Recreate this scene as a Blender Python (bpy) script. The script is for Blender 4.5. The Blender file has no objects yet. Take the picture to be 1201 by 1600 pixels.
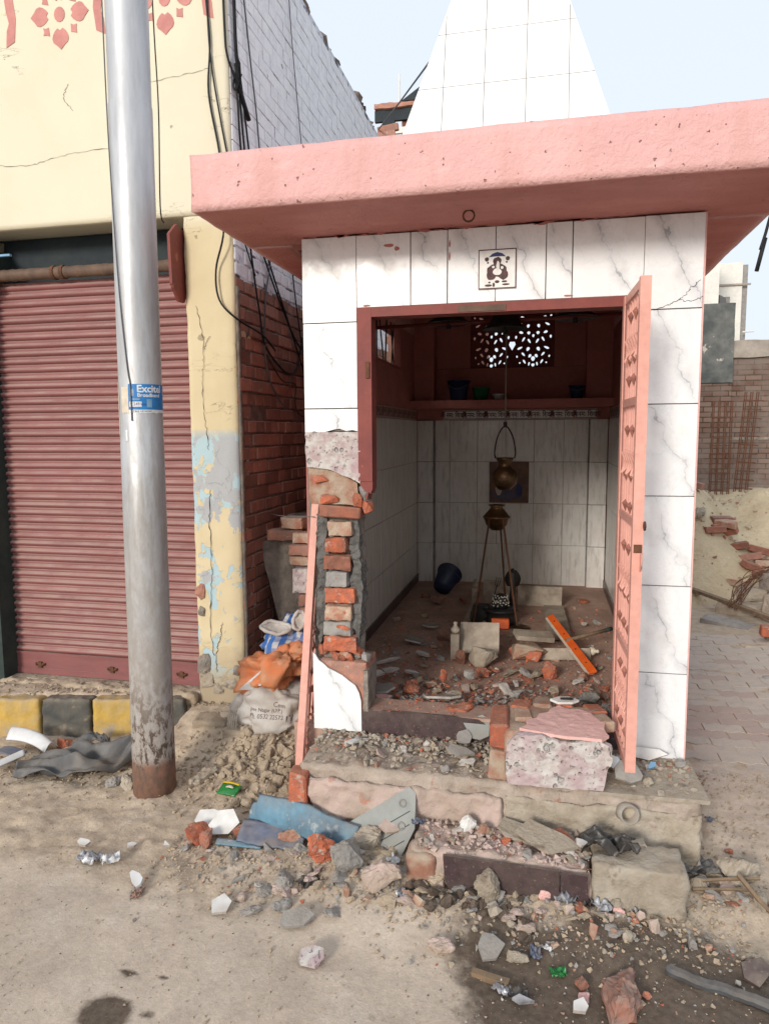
import bpy, bmesh, math, random
from mathutils import Vector, Matrix, Euler, noise
from mathutils.bvhtree import BVHTree
S = bpy.context.scene
COL = S.collection
R = math.radians

# ------------------------------------------------------------------ camera, sky, sun, exposure
cam = bpy.data.cameras.new('camera')
cam.sensor_fit = 'VERTICAL'; cam.sensor_height = 36.0; cam.sensor_width = 27.0
cam.lens = 36.0 * 1115.7 / 1600.0
cam.clip_start = 0.05; cam.clip_end = 3000
camo = bpy.data.objects.new('camera', cam); COL.objects.link(camo)
yaw, pit, rol = R(12.631), R(-6.32), R(-0.358)
F = Vector((-math.sin(yaw)*math.cos(pit), math.cos(yaw)*math.cos(pit), math.sin(pit)))
r0 = Vector((math.cos(yaw), math.sin(yaw), 0)); u0 = r0.cross(F)
rv = math.cos(rol)*r0 + math.sin(rol)*u0; uv = -math.sin(rol)*r0 + math.cos(rol)*u0
m = Matrix.Identity(4)
for i in range(3):
    m[i][0] = rv[i]; m[i][1] = uv[i]; m[i][2] = -F[i]
m[0][3], m[1][3], m[2][3] = 1.169, -3.102, 1.390
camo.matrix_world = m
S.camera = camo

SUN_TRAVEL = Vector((1.0, 3.30, -1.12)).normalized()
SUN_EL = math.asin(-SUN_TRAVEL.z)
SUN_AZ = math.atan2(-SUN_TRAVEL.x, -SUN_TRAVEL.y)
W = bpy.data.worlds.new('World'); S.world = W; W.use_nodes = True
nt = W.node_tree; nt.nodes.clear()
sky = nt.nodes.new('ShaderNodeTexSky'); sky.sky_type = 'NISHITA'; sky.sun_disc = False
sky.sun_elevation = SUN_EL; sky.sun_rotation = SUN_AZ
sky.air_density = 1.0; sky.dust_density = 6.0; sky.ozone_density = 1.0; sky.altitude = 0
bg = nt.nodes.new('ShaderNodeBackground'); bg.inputs['Strength'].default_value = 0.15
wo = nt.nodes.new('ShaderNodeOutputWorld')
hz = nt.nodes.new('ShaderNodeMix'); hz.data_type = 'RGBA'; hz.inputs['Factor'].default_value = .92   # milky haze evens out the whole sky
hz.inputs[7].default_value = (3.95, 4.3, 4.75, 1); nt.links.new(sky.outputs[0], hz.inputs[6])
nt.links.new(hz.outputs[2], bg.inputs[0]); nt.links.new(bg.outputs[0], wo.inputs[0])
sl = bpy.data.lights.new('sun', 'SUN'); sl.energy = 1.75; sl.angle = R(13); sl.color = (1, .93, .84)
so = bpy.data.objects.new('sun', sl); COL.objects.link(so)
so.rotation_euler = SUN_TRAVEL.to_track_quat('-Z', 'Y').to_euler()
S.view_settings.view_transform = 'Standard'; S.view_settings.look = 'None'
S.view_settings.exposure = 0.58; S.view_settings.gamma = 1.0; S.view_settings.use_curve_mapping = False
try:
    S.cycles.max_bounces = 8; S.cycles.diffuse_bounces = 5
except Exception: pass

# ------------------------------------------------------------------ materials
def nn(t, typ, **kw):
    n = t.nodes.new(typ)
    for k, v in kw.items(): setattr(n, k, v)
    return n
def setv(t, sock, v):
    if hasattr(v, 'is_output') or hasattr(v, 'links'): t.links.new(v, sock)
    else: sock.default_value = v
def math_(t, op, a, b=None, c=None, clamp=False):
    n = nn(t, 'ShaderNodeMath', operation=op); n.use_clamp = clamp
    setv(t, n.inputs[0], a)
    if b is not None: setv(t, n.inputs[1], b)
    if c is not None: setv(t, n.inputs[2], c)
    return n.outputs[0]
def mix_(t, f, a, b, blend='MIX'):
    n = nn(t, 'ShaderNodeMix', data_type='RGBA', blend_type=blend)
    setv(t, n.inputs['Factor'], f)
    setv(t, n.inputs[6], (*a, 1) if isinstance(a, tuple) else a)
    setv(t, n.inputs[7], (*b, 1) if isinstance(b, tuple) else b)
    return n.outputs[2]
def mr_(t, v, a, b, c=0.0, d=1.0, smooth=False):
    n = nn(t, 'ShaderNodeMapRange'); n.clamp = True
    if smooth: n.interpolation_type = 'SMOOTHSTEP'
    setv(t, n.inputs[0], v)
    for i, q in enumerate((a, b, c, d)): n.inputs[i+1].default_value = q
    return n.outputs[0]
def noise_(t, vec, sc, det=5, rough=.55, dist=0.0):
    n = nn(t, 'ShaderNodeTexNoise'); n.inputs['Scale'].default_value = sc
    n.inputs['Detail'].default_value = det; n.inputs['Roughness'].default_value = rough
    n.inputs['Distortion'].default_value = dist
    if vec is not None: t.links.new(vec, n.inputs['Vector'])
    return n.outputs['Fac']
def scalev(t, vec, s, off=(0, 0, 0)):
    n = nn(t, 'ShaderNodeMapping'); n.inputs['Scale'].default_value = s; n.inputs['Location'].default_value = off
    t.links.new(vec, n.inputs['Vector']); return n.outputs[0]
class Mt:
    """a principled material with its tree and object coordinates at hand"""
    def __init__(s, name, rough=.8, metal=0.0, spec=.3):
        s.m = bpy.data.materials.new(name); s.m.use_nodes = True
        s.t = s.m.node_tree; s.b = s.t.nodes['Principled BSDF']
        s.b.inputs['Roughness'].default_value = rough; s.b.inputs['Metallic'].default_value = metal
        s.b.inputs['Specular IOR Level'].default_value = spec
        tc = nn(s.t, 'ShaderNodeTexCoord'); s.o = tc.outputs['Object']
        sp = nn(s.t, 'ShaderNodeSeparateXYZ'); s.t.links.new(s.o, sp.inputs[0]); s.x, s.y, s.z = sp.outputs
    def col(s, c): setv(s.t, s.b.inputs['Base Color'], (*c, 1) if isinstance(c, tuple) else c); return s
    def rough(s, r): setv(s.t, s.b.inputs['Roughness'], r)
    def bump(s, h, st=.4, d=.01):
        n = nn(s.t, 'ShaderNodeBump'); n.inputs['Strength'].default_value = st; n.inputs['Distance'].default_value = d
        s.t.links.new(h, n.inputs['Height']); s.t.links.new(n.outputs[0], s.b.inputs['Normal'])
    def rnd(s): return nn(s.t, 'ShaderNodeObjectInfo').outputs['Random']
    def up(s):
        g = nn(s.t, 'ShaderNodeNewGeometry'); sp = nn(s.t, 'ShaderNodeSeparateXYZ')
        s.t.links.new(g.outputs['Normal'], sp.inputs[0]); return sp.outputs[2]
    def vary(s, c, f, lo, hi):
        n = nn(s.t, 'ShaderNodeHueSaturation'); s.t.links.new(c, n.inputs['Color'])
        s.t.links.new(mr_(s.t, f, 0, 1, lo, hi), n.inputs['Value']); return n.outputs[0]
    def vadd(s, k=37.0):
        """object coordinates shifted by the object's random number"""
        c = nn(s.t, 'ShaderNodeCombineXYZ'); q = math_(s.t, 'MULTIPLY', s.rnd(), k)
        for i in range(3): s.t.links.new(q, c.inputs[i])
        v = nn(s.t, 'ShaderNodeVectorMath', operation='ADD'); s.t.links.new(s.o, v.inputs[0]); s.t.links.new(c.outputs[0], v.inputs[1])
        return v.outputs[0]
DUST = (.37, .30, .225)
def simple(name, c, c2=None, sc=8, th=(.4, .62), r=.85, metal=0, spec=.25, bump=.4, bs=60, bd=.006, rnd=0, dust=0, dcol=DUST, spots=None, spsc=40, spth=(.62, .68)):
    k = Mt(name, r, metal, spec); t = k.t
    v = k.vadd() if rnd else k.o
    n1 = noise_(t, v, sc, 6, .6)
    col = mix_(t, mr_(t, n1, *th), c, c2 or tuple(q*.75 for q in c))
    n2 = noise_(t, v, bs, 6, .65)
    col = k.vary(col, n2, .78, 1.22)
    if spots: col = mix_(t, mr_(t, noise_(t, v, spsc, 4, .6), *spth), col, spots)
    if rnd: col = k.vary(col, k.rnd(), 1-rnd, 1+rnd)
    if dust:
        f = math_(t, 'MULTIPLY', mr_(t, k.up(), .1, .95), mr_(t, noise_(t, v, 14, 5, .6), .3, .6), clamp=True)
        f = math_(t, 'ADD', math_(t, 'MULTIPLY', f, dust), math_(t, 'MULTIPLY', mr_(t, noise_(t, v, 5, 6, .7), .4, .75), dust*.5), clamp=True)
        col = mix_(t, f, col, dcol)
    k.col(col)
    k.bump(n2, bump, bd)
    return k.m
M = {}
M['brick'] = simple('red_brick', (.30, .11, .07), (.20, .085, .06), 22, rnd=.28, dust=.35, bs=110, bd=.004)
M['brick_old'] = simple('dusty_old_brick', (.34, .155, .11), (.24, .13, .10), 20, rnd=.4, dust=.6, dcol=(.33, .25, .205), bs=110, bd=.004, spots=(.33, .29, .26), spsc=28, spth=(.63, .7))
M['brick_raw'] = simple('fresh_broken_brick', (.50, .135, .065), (.33, .11, .07), 26, rnd=.3, dust=.25, bs=90, bd=.008, bump=.8, spots=(.40, .33, .28), spsc=30, spth=(.58, .68))
M['brick_pale'] = simple('pale_cement_smeared_brick', (.42, .33, .25), (.33, .15, .10), 12, rnd=.2, dust=.4, bs=90, bump=.6)
M['white_brick'] = simple('whitewashed_brick', (.80, .815, .85), (.72, .735, .78), 12, rnd=.05, bs=70, bd=.006, bump=.7, spots=(.16, .15, .17), spsc=18, spth=(.69, .72))
M['mortar'] = simple('grey_mortar', (.30, .26, .22), (.19, .165, .145), 16, bs=80, bd=.01, bump=.8)
M['mortar_brown'] = simple('brown_mortar', (.20, .15, .125), (.13, .10, .085), 16, bs=80, bd=.008, bump=.8)
M['mortar_dark'] = simple('dark_grey_mortar', (.16, .155, .145), (.10, .095, .09), 16, bs=80, bd=.008, bump=.9)
M['mortar_white'] = simple('whitewashed_mortar', (.60, .62, .68), (.09, .09, .11), 9, th=(.52, .60), bs=80, bd=.01)
M['cement'] = simple('cement_grey', (.31, .30, .285), (.23, .22, .21), 12, rnd=.12, dust=.3, bs=90, bd=.006, bump=.7)
M['concrete'] = simple('old_concrete', (.40, .355, .29), (.29, .245, .19), 7, rnd=.15, dust=.5, bs=50, bd=.012, bump=.8, spots=(.16, .12, .09), spsc=11, spth=(.6, .7))
M['platform'] = simple('pinkish_grey_old_screed', (.46, .385, .33), (.34, .275, .225), 6, th=(.38, .6), bs=45, bd=.012, bump=.9, dust=.4, spots=(.38, .20, .15), spsc=13, spth=(.62, .68))
M['salmon_shade'] = simple('painted_shade_salmon_metal', (.36, .15, .115), (.25, .10, .075), 20)  # darker gate salmon for spear heads: paints in the shadowed gaps between bars
M['plaster_pink'] = simple('pink_paint_on_plaster', (.74, .45, .41), (.66, .39, .36), 6, bs=60, bump=.4, dust=.15)
M['plaster_worn'] = simple('worn_pinkish_plaster', (.56, .43, .385), (.37, .29, .235), 5, th=(.38, .62), bs=40, bd=.012, bump=.8, spots=(.44, .16, .10), spsc=7, spth=(.66, .72), dust=.25)
M['maroon'] = simple('maroon_paint', (.22, .055, .045), (.17, .045, .04), 5, r=.55, bs=30, bump=.15, spots=(.32, .12, .09), spsc=14, spth=(.66, .72))
M['redwall'] = simple('salmon_red_wall_paint', (.46, .175, .15), (.40, .15, .13), 4, r=.75, bs=30, bump=.2)
M['salmon'] = simple('salmon_gate_paint', (.68, .35, .285), (.62, .31, .25), 4, r=.5, bs=40, bump=.15, spots=(.16, .06, .04), spsc=26, spth=(.70, .73), rnd=.04)
M['rust'] = simple('rusted_iron', (.15, .065, .035), (.09, .045, .03), 30, r=.85, bs=120, bump=.5)
M['brass'] = simple('tarnished_brass', (.20, .115, .055), (.08, .055, .035), 9, r=.42, metal=.85, spec=.5, bs=30, bump=.12, spots=(.35, .08, .03), spsc=10, spth=(.62, .7))
M['iron_dark'] = simple('dark_iron', (.02, .02, .022), (.035, .03, .028), 12, r=.5, metal=.3, spec=.5, bs=50, bump=.2)
M['black'] = simple('black_plastic', (.016, .017, .019), (.03, .03, .032), 9, r=.42, spec=.5, bs=40, bump=.1, dust=.25)
M['granite'] = simple('dark_brown_granite', (.065, .04, .042), (.045, .028, .03), 30, r=.4, spec=.5, bs=160, bump=.1, dust=.30, spots=(.16, .11, .11), spsc=90, spth=(.62, .68))
M['floor_dust'] = simple('dusty_dark_floor', (.46, .31, .245), (.34, .225, .18), 4, bs=50, bump=.5, spots=(.36, .12, .07), spsc=6, spth=(.60, .76))
M['white_tile'] = simple('white_glazed_tile', (.76, .76, .74), (.66, .66, .64), 9, r=.28, spec=.5, bs=50, bump=.05, dust=.35)
M['tile_back'] = simple('tile_biscuit', (.50, .46, .42), (.36, .32, .29), 20, bs=80)
M['navy'] = simple('navy_plastic', (.008, .02, .065), (.012, .03, .08), 5, r=.4, spec=.5, bs=30, bump=.05, dust=.15)
M['green'] = simple('green_plastic', (.015, .12, .05), (.02, .10, .05), 5, r=.4, spec=.5, bs=30, bump=.05)
M['wood'] = simple('old_wood', (.22, .15, .09), (.14, .095, .06), 18, bs=60, bump=.5, dust=.2)
M['marble_dirty'] = simple('dirty_marble', (.42, .36, .29), (.26, .21, .17), 11, r=.55, bs=60, bump=.3, dust=.25)
M['cream'] = simple('cream_stone', (.62, .55, .44), (.52, .45, .36), 12, r=.5, bs=50, bump=.15)
M['orange'] = simple('orange_plastic', (.80, .14, .02), (.72, .11, .02), 8, r=.45, spec=.5, bs=40, bump=.06)
M['blue_old'] = simple('scuffed_blue_paint', (.12, .25, .34), (.07, .15, .22), 9, r=.7, bs=45, bump=.6, spots=(.28, .36, .40), spsc=18, spth=(.58, .66), dust=.35)
M['blue_dark'] = simple('dull_slate_blue_plastic', (.10, .13, .20), (.07, .08, .12), 12, r=.5, bs=50, bump=.2, dust=.35)
M['panel_grey'] = simple('grey_green_plastic_panel', (.27, .29, .28), (.22, .235, .23), 9, r=.6, bs=70, bump=.15, dust=.3)
M['line_dark'] = simple('dark_groove', (.05, .05, .05), r=.9)
M['tarp'] = simple('charcoal_tarpaulin', (.07, .075, .082), (.04, .042, .047), 10, r=.5, spec=.45, bs=50, bump=.3, dust=.3)
M['white_plastic'] = simple('scuffed_white_plastic', (.62, .63, .64), (.5, .5, .5), 6, r=.4, spec=.5, bs=30, bump=.08, dust=.25)
M['foil'] = simple('silvery_foil', (.55, .55, .57), (.25, .26, .28), 25, r=.35, metal=.4, bs=60, bump=.4, dust=.1)
M['green_foil'] = simple('green_packet_foil', (.02, .20, .045), (.015, .15, .03), 8, r=.3, spec=.6, bs=40, bump=.2)
M['yellow_print'] = simple('yellow_print', (.65, .45, .03), r=.4)
M['sand'] = simple('pale_sand', (.56, .46, .31), (.48, .385, .25), 3, bs=25, bd=.03, bump=.8)
M['clod'] = simple('earth_clods', (.42, .34, .25), (.33, .26, .185), 14, rnd=.15, bs=70, bd=.01, bump=.7, dust=.3)
M['fascia_white'] = simple('white_wall', (.74, .72, .66), (.66, .64, .60), 3, bs=20, bump=.1)
M['bg_plaster'] = simple('blackened_plaster', (.075, .085, .085), (.18, .18, .17), 3, th=(.42, .7), bs=20, bump=.3, spots=(.45, .42, .37), spsc=3.2, spth=(.68, .71))
M['bg_coping'] = simple('weathered_coping', (.36, .32, .28), (.26, .23, .20), 4, bs=20, bump=.4)
M['yellow_kerb'] = simple('yellow_kerb_paint', (.52, .335, .075), (.43, .31, .12), 8, bs=50, bump=.5, dust=.75, spots=(.37, .31, .23), spsc=8, spth=(.56, .64))
M['black_kerb'] = simple('black_kerb_paint', (.07, .072, .068), (.11, .105, .09), 8, bs=50, bump=.5, dust=.45, spots=(.28, .23, .17), spsc=7, spth=(.55, .66))
M['cable'] = simple('black_cable', (.018, .018, .02), r=.6, bump=.05)
M['cable_brown'] = simple('dusty_brown_cable', (.06, .048, .036), r=.8, bump=.1)
M['twist'] = simple('grey_twisted_wire', (.12, .12, .13), r=.6, bump=.2)
M['beads'] = simple('white_beads', (.62, .58, .50), r=.4, bump=.05)
M['green_dark'] = simple('dark_green_paint', (.025, .04, .038), (.04, .055, .05), 5, r=.7, bs=30, bump=.3)
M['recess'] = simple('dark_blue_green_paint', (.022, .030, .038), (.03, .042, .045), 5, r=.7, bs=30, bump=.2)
M['blue_ring'] = simple('pale_blue_paint', (.20, .36, .52), (.15, .28, .42), 8, r=.5, bs=40, bump=.1)
M['roller'] = simple('greasy_brown_roller', (.15, .095, .065), (.10, .065, .05), 12, r=.65, bs=50, bump=.3)
M['pipe'] = simple('grey_pipe', (.33, .30, .26), (.26, .23, .2), 12, r=.6, bs=60, bump=.2, dust=.3)
M['motif'] = simple('faded_red_motif_paint', (.56, .255, .225), (.50, .22, .20), 7, bs=30, bump=.1)
M['ink'] = simple('dark_red_print', (.10, .025, .025), r=.5)
M['ink_brown'] = simple('brown_print', (.10, .045, .045), (.05, .025, .03), 60, r=.5)
M['ink_blue'] = simple('blue_print', (.04, .05, .16), r=.5)
M['ink_text'] = simple('faded_sack_ink', (.16, .12, .12), r=.8)
M['sticker'] = simple('blue_sticker', (.02, .19, .48), (.02, .16, .42), 20, r=.45, spec=.4, bump=.05)
M['sticker_white'] = simple('white_sticker_print', (.72, .74, .75), r=.5)
M['picture_brown'] = simple('brown_picture_print', (.16, .07, .035), (.09, .04, .025), 12, r=.35, bump=.03)
M['picture_blue'] = simple('dusky_blue_print', (.075, .065, .11), (.05, .045, .08), 18, r=.35, bump=.03)
M['bag_grey'] = simple('grey_polythene', (.30, .30, .30), (.22, .22, .22), 20, r=.45, bump=.3, dust=.2)

def marble_front():
    k = Mt('veined_white_tile', .22, 0, .5); t = k.t
    nz = noise_(t, k.vadd(.9), 10, 4, .52)
    q = math_(t, 'ADD', k.x, math_(t, 'MULTIPLY', k.z, .45))
    q = math_(t, 'ADD', q, math_(t, 'MULTIPLY', math_(t, 'SUBTRACT', nz, .5), .16))
    d = math_(t, 'ABSOLUTE', math_(t, 'SUBTRACT', q, .02))
    core = mr_(t, d, .0, .0075, 1, 0, True); halo = mr_(t, d, .0, .045, .42, 0, True)
    inten = mr_(t, noise_(t, k.vadd(), 9, 4), .34, .62, .12, .85)
    f = math_(t, 'MULTIPLY', math_(t, 'MAXIMUM', core, halo), inten)
    f2 = mr_(t, math_(t, 'ABSOLUTE', math_(t, 'SUBTRACT', noise_(t, k.o, 5, 4, .6, .5), .5)), 0, .02, .10, 0)
    c = mix_(t, math_(t, 'MAXIMUM', f, f2), (.79, .80, .81), (.24, .25, .28))
    nd = noise_(t, k.vadd(), 6, 6, .7)
    c = mix_(t, mr_(t, nd, .52, .8, 0, .35), c, (.58, .50, .42))
    k.col(c); k.rough(mr_(t, nd, .4, .7, .2, .45)); return k.m
M['marble'] = marble_front()
def tile_in(name, base, dark):
    k = Mt(name, .3, 0, .45); t = k.t
    rot = nn(t, 'ShaderNodeMapping'); rot.inputs['Rotation'].default_value = (0, R(28), R(20)); rot.inputs['Scale'].default_value = (38, 20, 6)
    t.links.new(k.vadd(), rot.inputs['Vector'])
    n = noise_(t, rot.outputs[0], 1.0, 5, .6)
    c = mix_(t, mr_(t, n, .5, .72), base, dark)
    nd = noise_(t, k.vadd(), 4, 6, .7)
    c = mix_(t, mr_(t, nd, .45, .75, 0, .35), c, (.40, .32, .26))
    k.col(c); return k.m
M['tile_in'] = tile_in('grey_streaked_wall_tile', (.70, .685, .655), (.47, .46, .44))
def spire_tile():
    k = Mt('white_spire_tile', .2, 0, .5); t = k.t
    n = noise_(t, k.vadd(), 5, 5, .6)
    k.col(mix_(t, mr_(t, n, .4, .75), (.84, .84, .83), (.74, .75, .75))); return k.m
M['spire'] = spire_tile()
def band_tile():
    k = Mt('printed_border_tile', .35, 0, .45); t = k.t
    w = nn(t, 'ShaderNodeTexVoronoi'); w.inputs['Scale'].default_value = 34; t.links.new(k.o, w.inputs['Vector'])
    f = mr_(t, w.outputs['Distance'], .32, .42)
    f = math_(t, 'MULTIPLY', f, mr_(t, math_(t, 'ABSOLUTE', k.z), .030, .034, 1, 0))
    k.col(mix_(t, f, (.42, .33, .30), (.17, .07, .06))); return k.m
M['band'] = band_tile()
def fascia():
    k = Mt('thick_pink_distemper', .62, 0, .3); t = k.t
    n1 = noise_(t, k.o, 2.2, 6, .6); n2 = noise_(t, k.o, 26, 5, .62, .3); n3 = noise_(t, scalev(t, k.o, (1, 1, 1.8)), 14, 3, .5)
    c = mix_(t, mr_(t, n1, .35, .7), (.71, .42, .40), (.63, .355, .34))
    c = mix_(t, mr_(t, n3, .60, .78, 0, .45), c, (.78, .52, .50))
    pit = mr_(t, noise_(t, k.o, 42, 2, .5), .71, .74)
    c = mix_(t, math_(t, 'MULTIPLY', pit, .75), c, (.20, .07, .055))
    c = mix_(t, mr_(t, noise_(t, scalev(t, k.o, (3, 3, .6)), 2.4, 6, .65), .48, .74, 0, .6), c, (.55, .285, .245))
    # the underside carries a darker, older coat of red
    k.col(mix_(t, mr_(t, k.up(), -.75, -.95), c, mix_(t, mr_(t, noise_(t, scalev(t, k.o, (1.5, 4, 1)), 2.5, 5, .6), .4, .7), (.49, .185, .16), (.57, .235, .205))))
    h = math_(t, 'ADD', math_(t, 'MULTIPLY', n2, .8), math_(t, 'SUBTRACT', n1, math_(t, 'MULTIPLY', pit, 1.2)))
    k.bump(math_(t, 'ADD', h, math_(t, 'MULTIPLY', noise_(t, k.o, 60, 4, .7), .5)), .8, .012); return k.m
M['fascia'] = fascia()
def shop_paint():
    k = Mt('yellow_lime_paint', .85, 0, .2); t = k.t
    n1 = noise_(t, k.o, 1.4, 6, .6); n2 = noise_(t, k.o, 45, 5, .65)
    c = mix_(t, mr_(t, n1, .35, .7), mix_(t, mr_(t, k.z, 2.5, 2.62), (.64, .545, .36), (.69, .65, .51)), mix_(t, mr_(t, k.z, 2.5, 2.62), (.58, .48, .30), (.65, .60, .46)))
    # cracks
    cr = mr_(t, math_(t, 'ABSOLUTE', math_(t, 'SUBTRACT', noise_(t, scalev(t, k.o, (.5, 1, 1.7)), 1.9, 7, .62), .5)), 0, .0022, 1, 0)
    cr = math_(t, 'MULTIPLY', cr, mr_(t, noise_(t, k.o, 1.3, 3, .5, 0), .52, .6))
    c = mix_(t, cr, c, (.16, .12, .08))
    # peeled patches on the pier: below about 1.45 m
    pn = noise_(t, scalev(t, k.o, (1, 1, .8), (3.1, .2, 7.3)), 6.0, 6, .6, .4)
    zone = math_(t, 'MULTIPLY', mr_(t, k.z, 1.42, 1.36), mr_(t, k.z, -.1, .05))
    hi = mr_(t, k.z, 1.0, 1.1)        # more peeled near the top of the zone
    thr = math_(t, 'ADD', pn, math_(t, 'MULTIPLY', hi, .12))
    blue = math_(t, 'MULTIPLY', mr_(t, thr, .55, .565), zone)
    grey = math_(t, 'MULTIPLY', mr_(t, math_(t, 'ADD', noise_(t, scalev(t, k.o, (1, 1, .7), (9, 4, 2)), 7, 6, .6, .3), math_(t, 'MULTIPLY', hi, .10)), .575, .59), zone)
    c = mix_(t, blue, c, (.40, .53, .57)); c = mix_(t, grey, c, (.40, .41, .42))
    low = mr_(t, math_(t, 'ADD', k.z, math_(t, 'MULTIPLY', pn, .5)), .42, .20)
    c = mix_(t, math_(t, 'MULTIPLY', low, .85), c, (.33, .265, .19))
    sp = mr_(t, noise_(t, k.o, 9, 3, .5), .73, .75)
    c = mix_(t, math_(t, 'MULTIPLY', sp, .7), c, (.25, .2, .14))
    k.col(c)
    h = math_(t, 'ADD', math_(t, 'MULTIPLY', n2, .4), math_(t, 'SUBTRACT', n1, math_(t, 'ADD', blue, math_(t, 'MULTIPLY', cr, 2.0))))
    k.bump(h, .5, .008); return k.m
M['shop'] = shop_paint()
def shutter_m():
    k = Mt('dusty_maroon_shutter_paint', .55, 0, .4); t = k.t
    n = noise_(t, scalev(t, k.vadd(), (2, 2, 12)), 2.0, 6, .6)
    c = mix_(t, mr_(t, n, .4, .7), (.245, .088, .085), (.195, .07, .068))
    c = k.vary(c, k.rnd(), .88, 1.12)
    st_k = mr_(t, noise_(t, scalev(t, k.o, (9, 1, .5)), 2.0, 6, .65), .45, .75, 0, .5)
    c = mix_(t, st_k, c, (.20, .10, .095)); c = mix_(t, mr_(t, noise_(t, k.vadd(), 26, 4, .6), .68, .72, 0, .6), c, (.12, .06, .05))
    f = math_(t, 'MULTIPLY', mr_(t, k.up(), .0, .8), mr_(t, noise_(t, k.vadd(), 6, 6), .3, .6, .35, 1.0))
    c = mix_(t, f, c, (.38, .26, .225))
    k.col(c); return k.m
M['shutter'] = shutter_m()
def pole_m():
    k = Mt('weathered_aluminium_paint', .5, .3, .5); t = k.t
    n1 = noise_(t, scalev(t, k.o, (6, 6, .8)), 3, 6, .65); n2 = noise_(t, scalev(t, k.o, (5, 5, 2.6)), 6, 7, .7, .3)
    c = mix_(t, mr_(t, n1, .4, .75), (.51, .525, .545), (.36, .37, .39))
    dirt = math_(t, 'MULTIPLY', mr_(t, math_(t, 'ADD', k.z, math_(t, 'MULTIPLY', n1, 1.2)), 1.85, .55), mr_(t, n2, .36, .58, .45, 1))
    c = mix_(t, dirt, c, (.23, .18, .14))
    c = mix_(t, math_(t, 'MULTIPLY', mr_(t, k.z, 2.6, 1.2), mr_(t, noise_(t, scalev(t, k.o, (9, 9, 1.6)), 3, 6, .7, .4), .45, .62, .15, .75)), c, (.30, .275, .245))
    drk = math_(t, 'MULTIPLY', mr_(t, math_(t, 'ADD', k.z, math_(t, 'MULTIPLY', n2, .5)), .55, .25), mr_(t, n2, .5, .56))
    c = mix_(t, drk, c, (.075, .05, .04))
    red = mr_(t, math_(t, 'ADD', k.z, math_(t, 'MULTIPLY', n2, .14)), -.07, -.11)
    c = mix_(t, red, c, mix_(t, mr_(t, n2, .4, .62), (.21, .105, .07), (.12, .075, .055))); 
    k.col(c); k.rough(math_(t, 'ADD', mr_(t, n2, .3, .7, .38, .56), math_(t, 'MULTIPLY', mr_(t, k.z, 1.2, .2), .3)))
    setv(t, k.b.inputs['Metallic'], mr_(t, k.z, .1, 1.2, .0, .35))
    k.bump(n2, .15, .004); return k.m
M['pole'] = pole_m()
def ground_m():
    k = Mt('dusty_earth_road', .95, 0, .15); t = k.t
    at = nn(t, 'ShaderNodeAttribute', attribute_name='wet'); wet = at.outputs['Fac']
    ab = nn(t, 'ShaderNodeAttribute', attribute_name='loose'); loose = ab.outputs['Fac']
    n1 = noise_(t, k.o, 1.6, 7, .62); n2 = noise_(t, k.o, 12, 7, .68); n3 = noise_(t, k.o, 120, 4, .7); n4 = noise_(t, k.o, 45, 5, .7)
    road = mix_(t, mr_(t, n1, .38, .66), (.53, .445, .36), (.44, .365, .29))
    earth = mix_(t, mr_(t, n2, .38, .64), (.53, .43, .325), (.41, .325, .24))
    c = mix_(t, loose, road, earth)
    n5 = noise_(t, k.o, 5, 6, .7, .4)
    c = mix_(t, mr_(t, n5, .48, .68, 0, .45), c, (.36, .295, .24)); c = mix_(t, mr_(t, noise_(t, scalev(t, k.o, (1, 1, 1), (5, 3, 1)), 3.3, 6, .7), .52, .7, 0, .5), c, (.60, .53, .45))
    c = k.vary(c, n4, .72, 1.28); c = k.vary(c, n3, .80, 1.2)
    sp = math_(t, 'MULTIPLY', mr_(t, noise_(t, k.o, 70, 2, .5), .72, .75), .6)
    c = mix_(t, sp, c, (.16, .12, .09))
    w = mr_(t, math_(t, 'ADD', wet, math_(t, 'MULTIPLY', math_(t, 'SUBTRACT', n2, .5), 1.3)), .36, .80)
    c = mix_(t, w, c, mix_(t, mr_(t, n4, .35, .65), (.15, .115, .088), (.095, .072, .054)))
    k.col(c); k.rough(mr_(t, w, 0, 1, .95, .5))
    h = math_(t, 'ADD', math_(t, 'MULTIPLY', n4, mr_(t, loose, 0, 1, .25, 1.0)), math_(t, 'MULTIPLY', n3, .3))
    k.bump(h, .6, .010); return k.m
M['ground'] = ground_m()
def bg_brick():
    k = Mt('distant_brickwork', .95, 0, .1); t = k.t
    mp = nn(t, 'ShaderNodeCombineXYZ'); t.links.new(math_(t, 'ADD', k.x, k.y), mp.inputs[0]); t.links.new(k.z, mp.inputs[1])
    b = nn(t, 'ShaderNodeTexBrick'); t.links.new(mp.outputs[0], b.inputs['Vector'])
    b.inputs['Scale'].default_value = 1; b.inputs['Brick Width'].default_value = .235; b.inputs['Row Height'].default_value = .08
    b.inputs['Mortar Size'].default_value = .008; b.inputs['Color1'].default_value = (.12, .065, .05, 1); b.inputs['Color2'].default_value = (.20, .135, .11, 1)
    b.inputs['Mortar'].default_value = (.06, .045, .035, 1); b.inputs['Bias'].default_value = .1
    n = noise_(t, k.o, 2.2, 6, .65)
    c = mix_(t, mr_(t, n, .40, .62, 0, .85), b.outputs['Color'], (.20, .165, .145))
    k.col(c); k.bump(b.outputs['Fac'], .6, -.01); return k.m
M['bg_brick'] = bg_brick()
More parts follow.
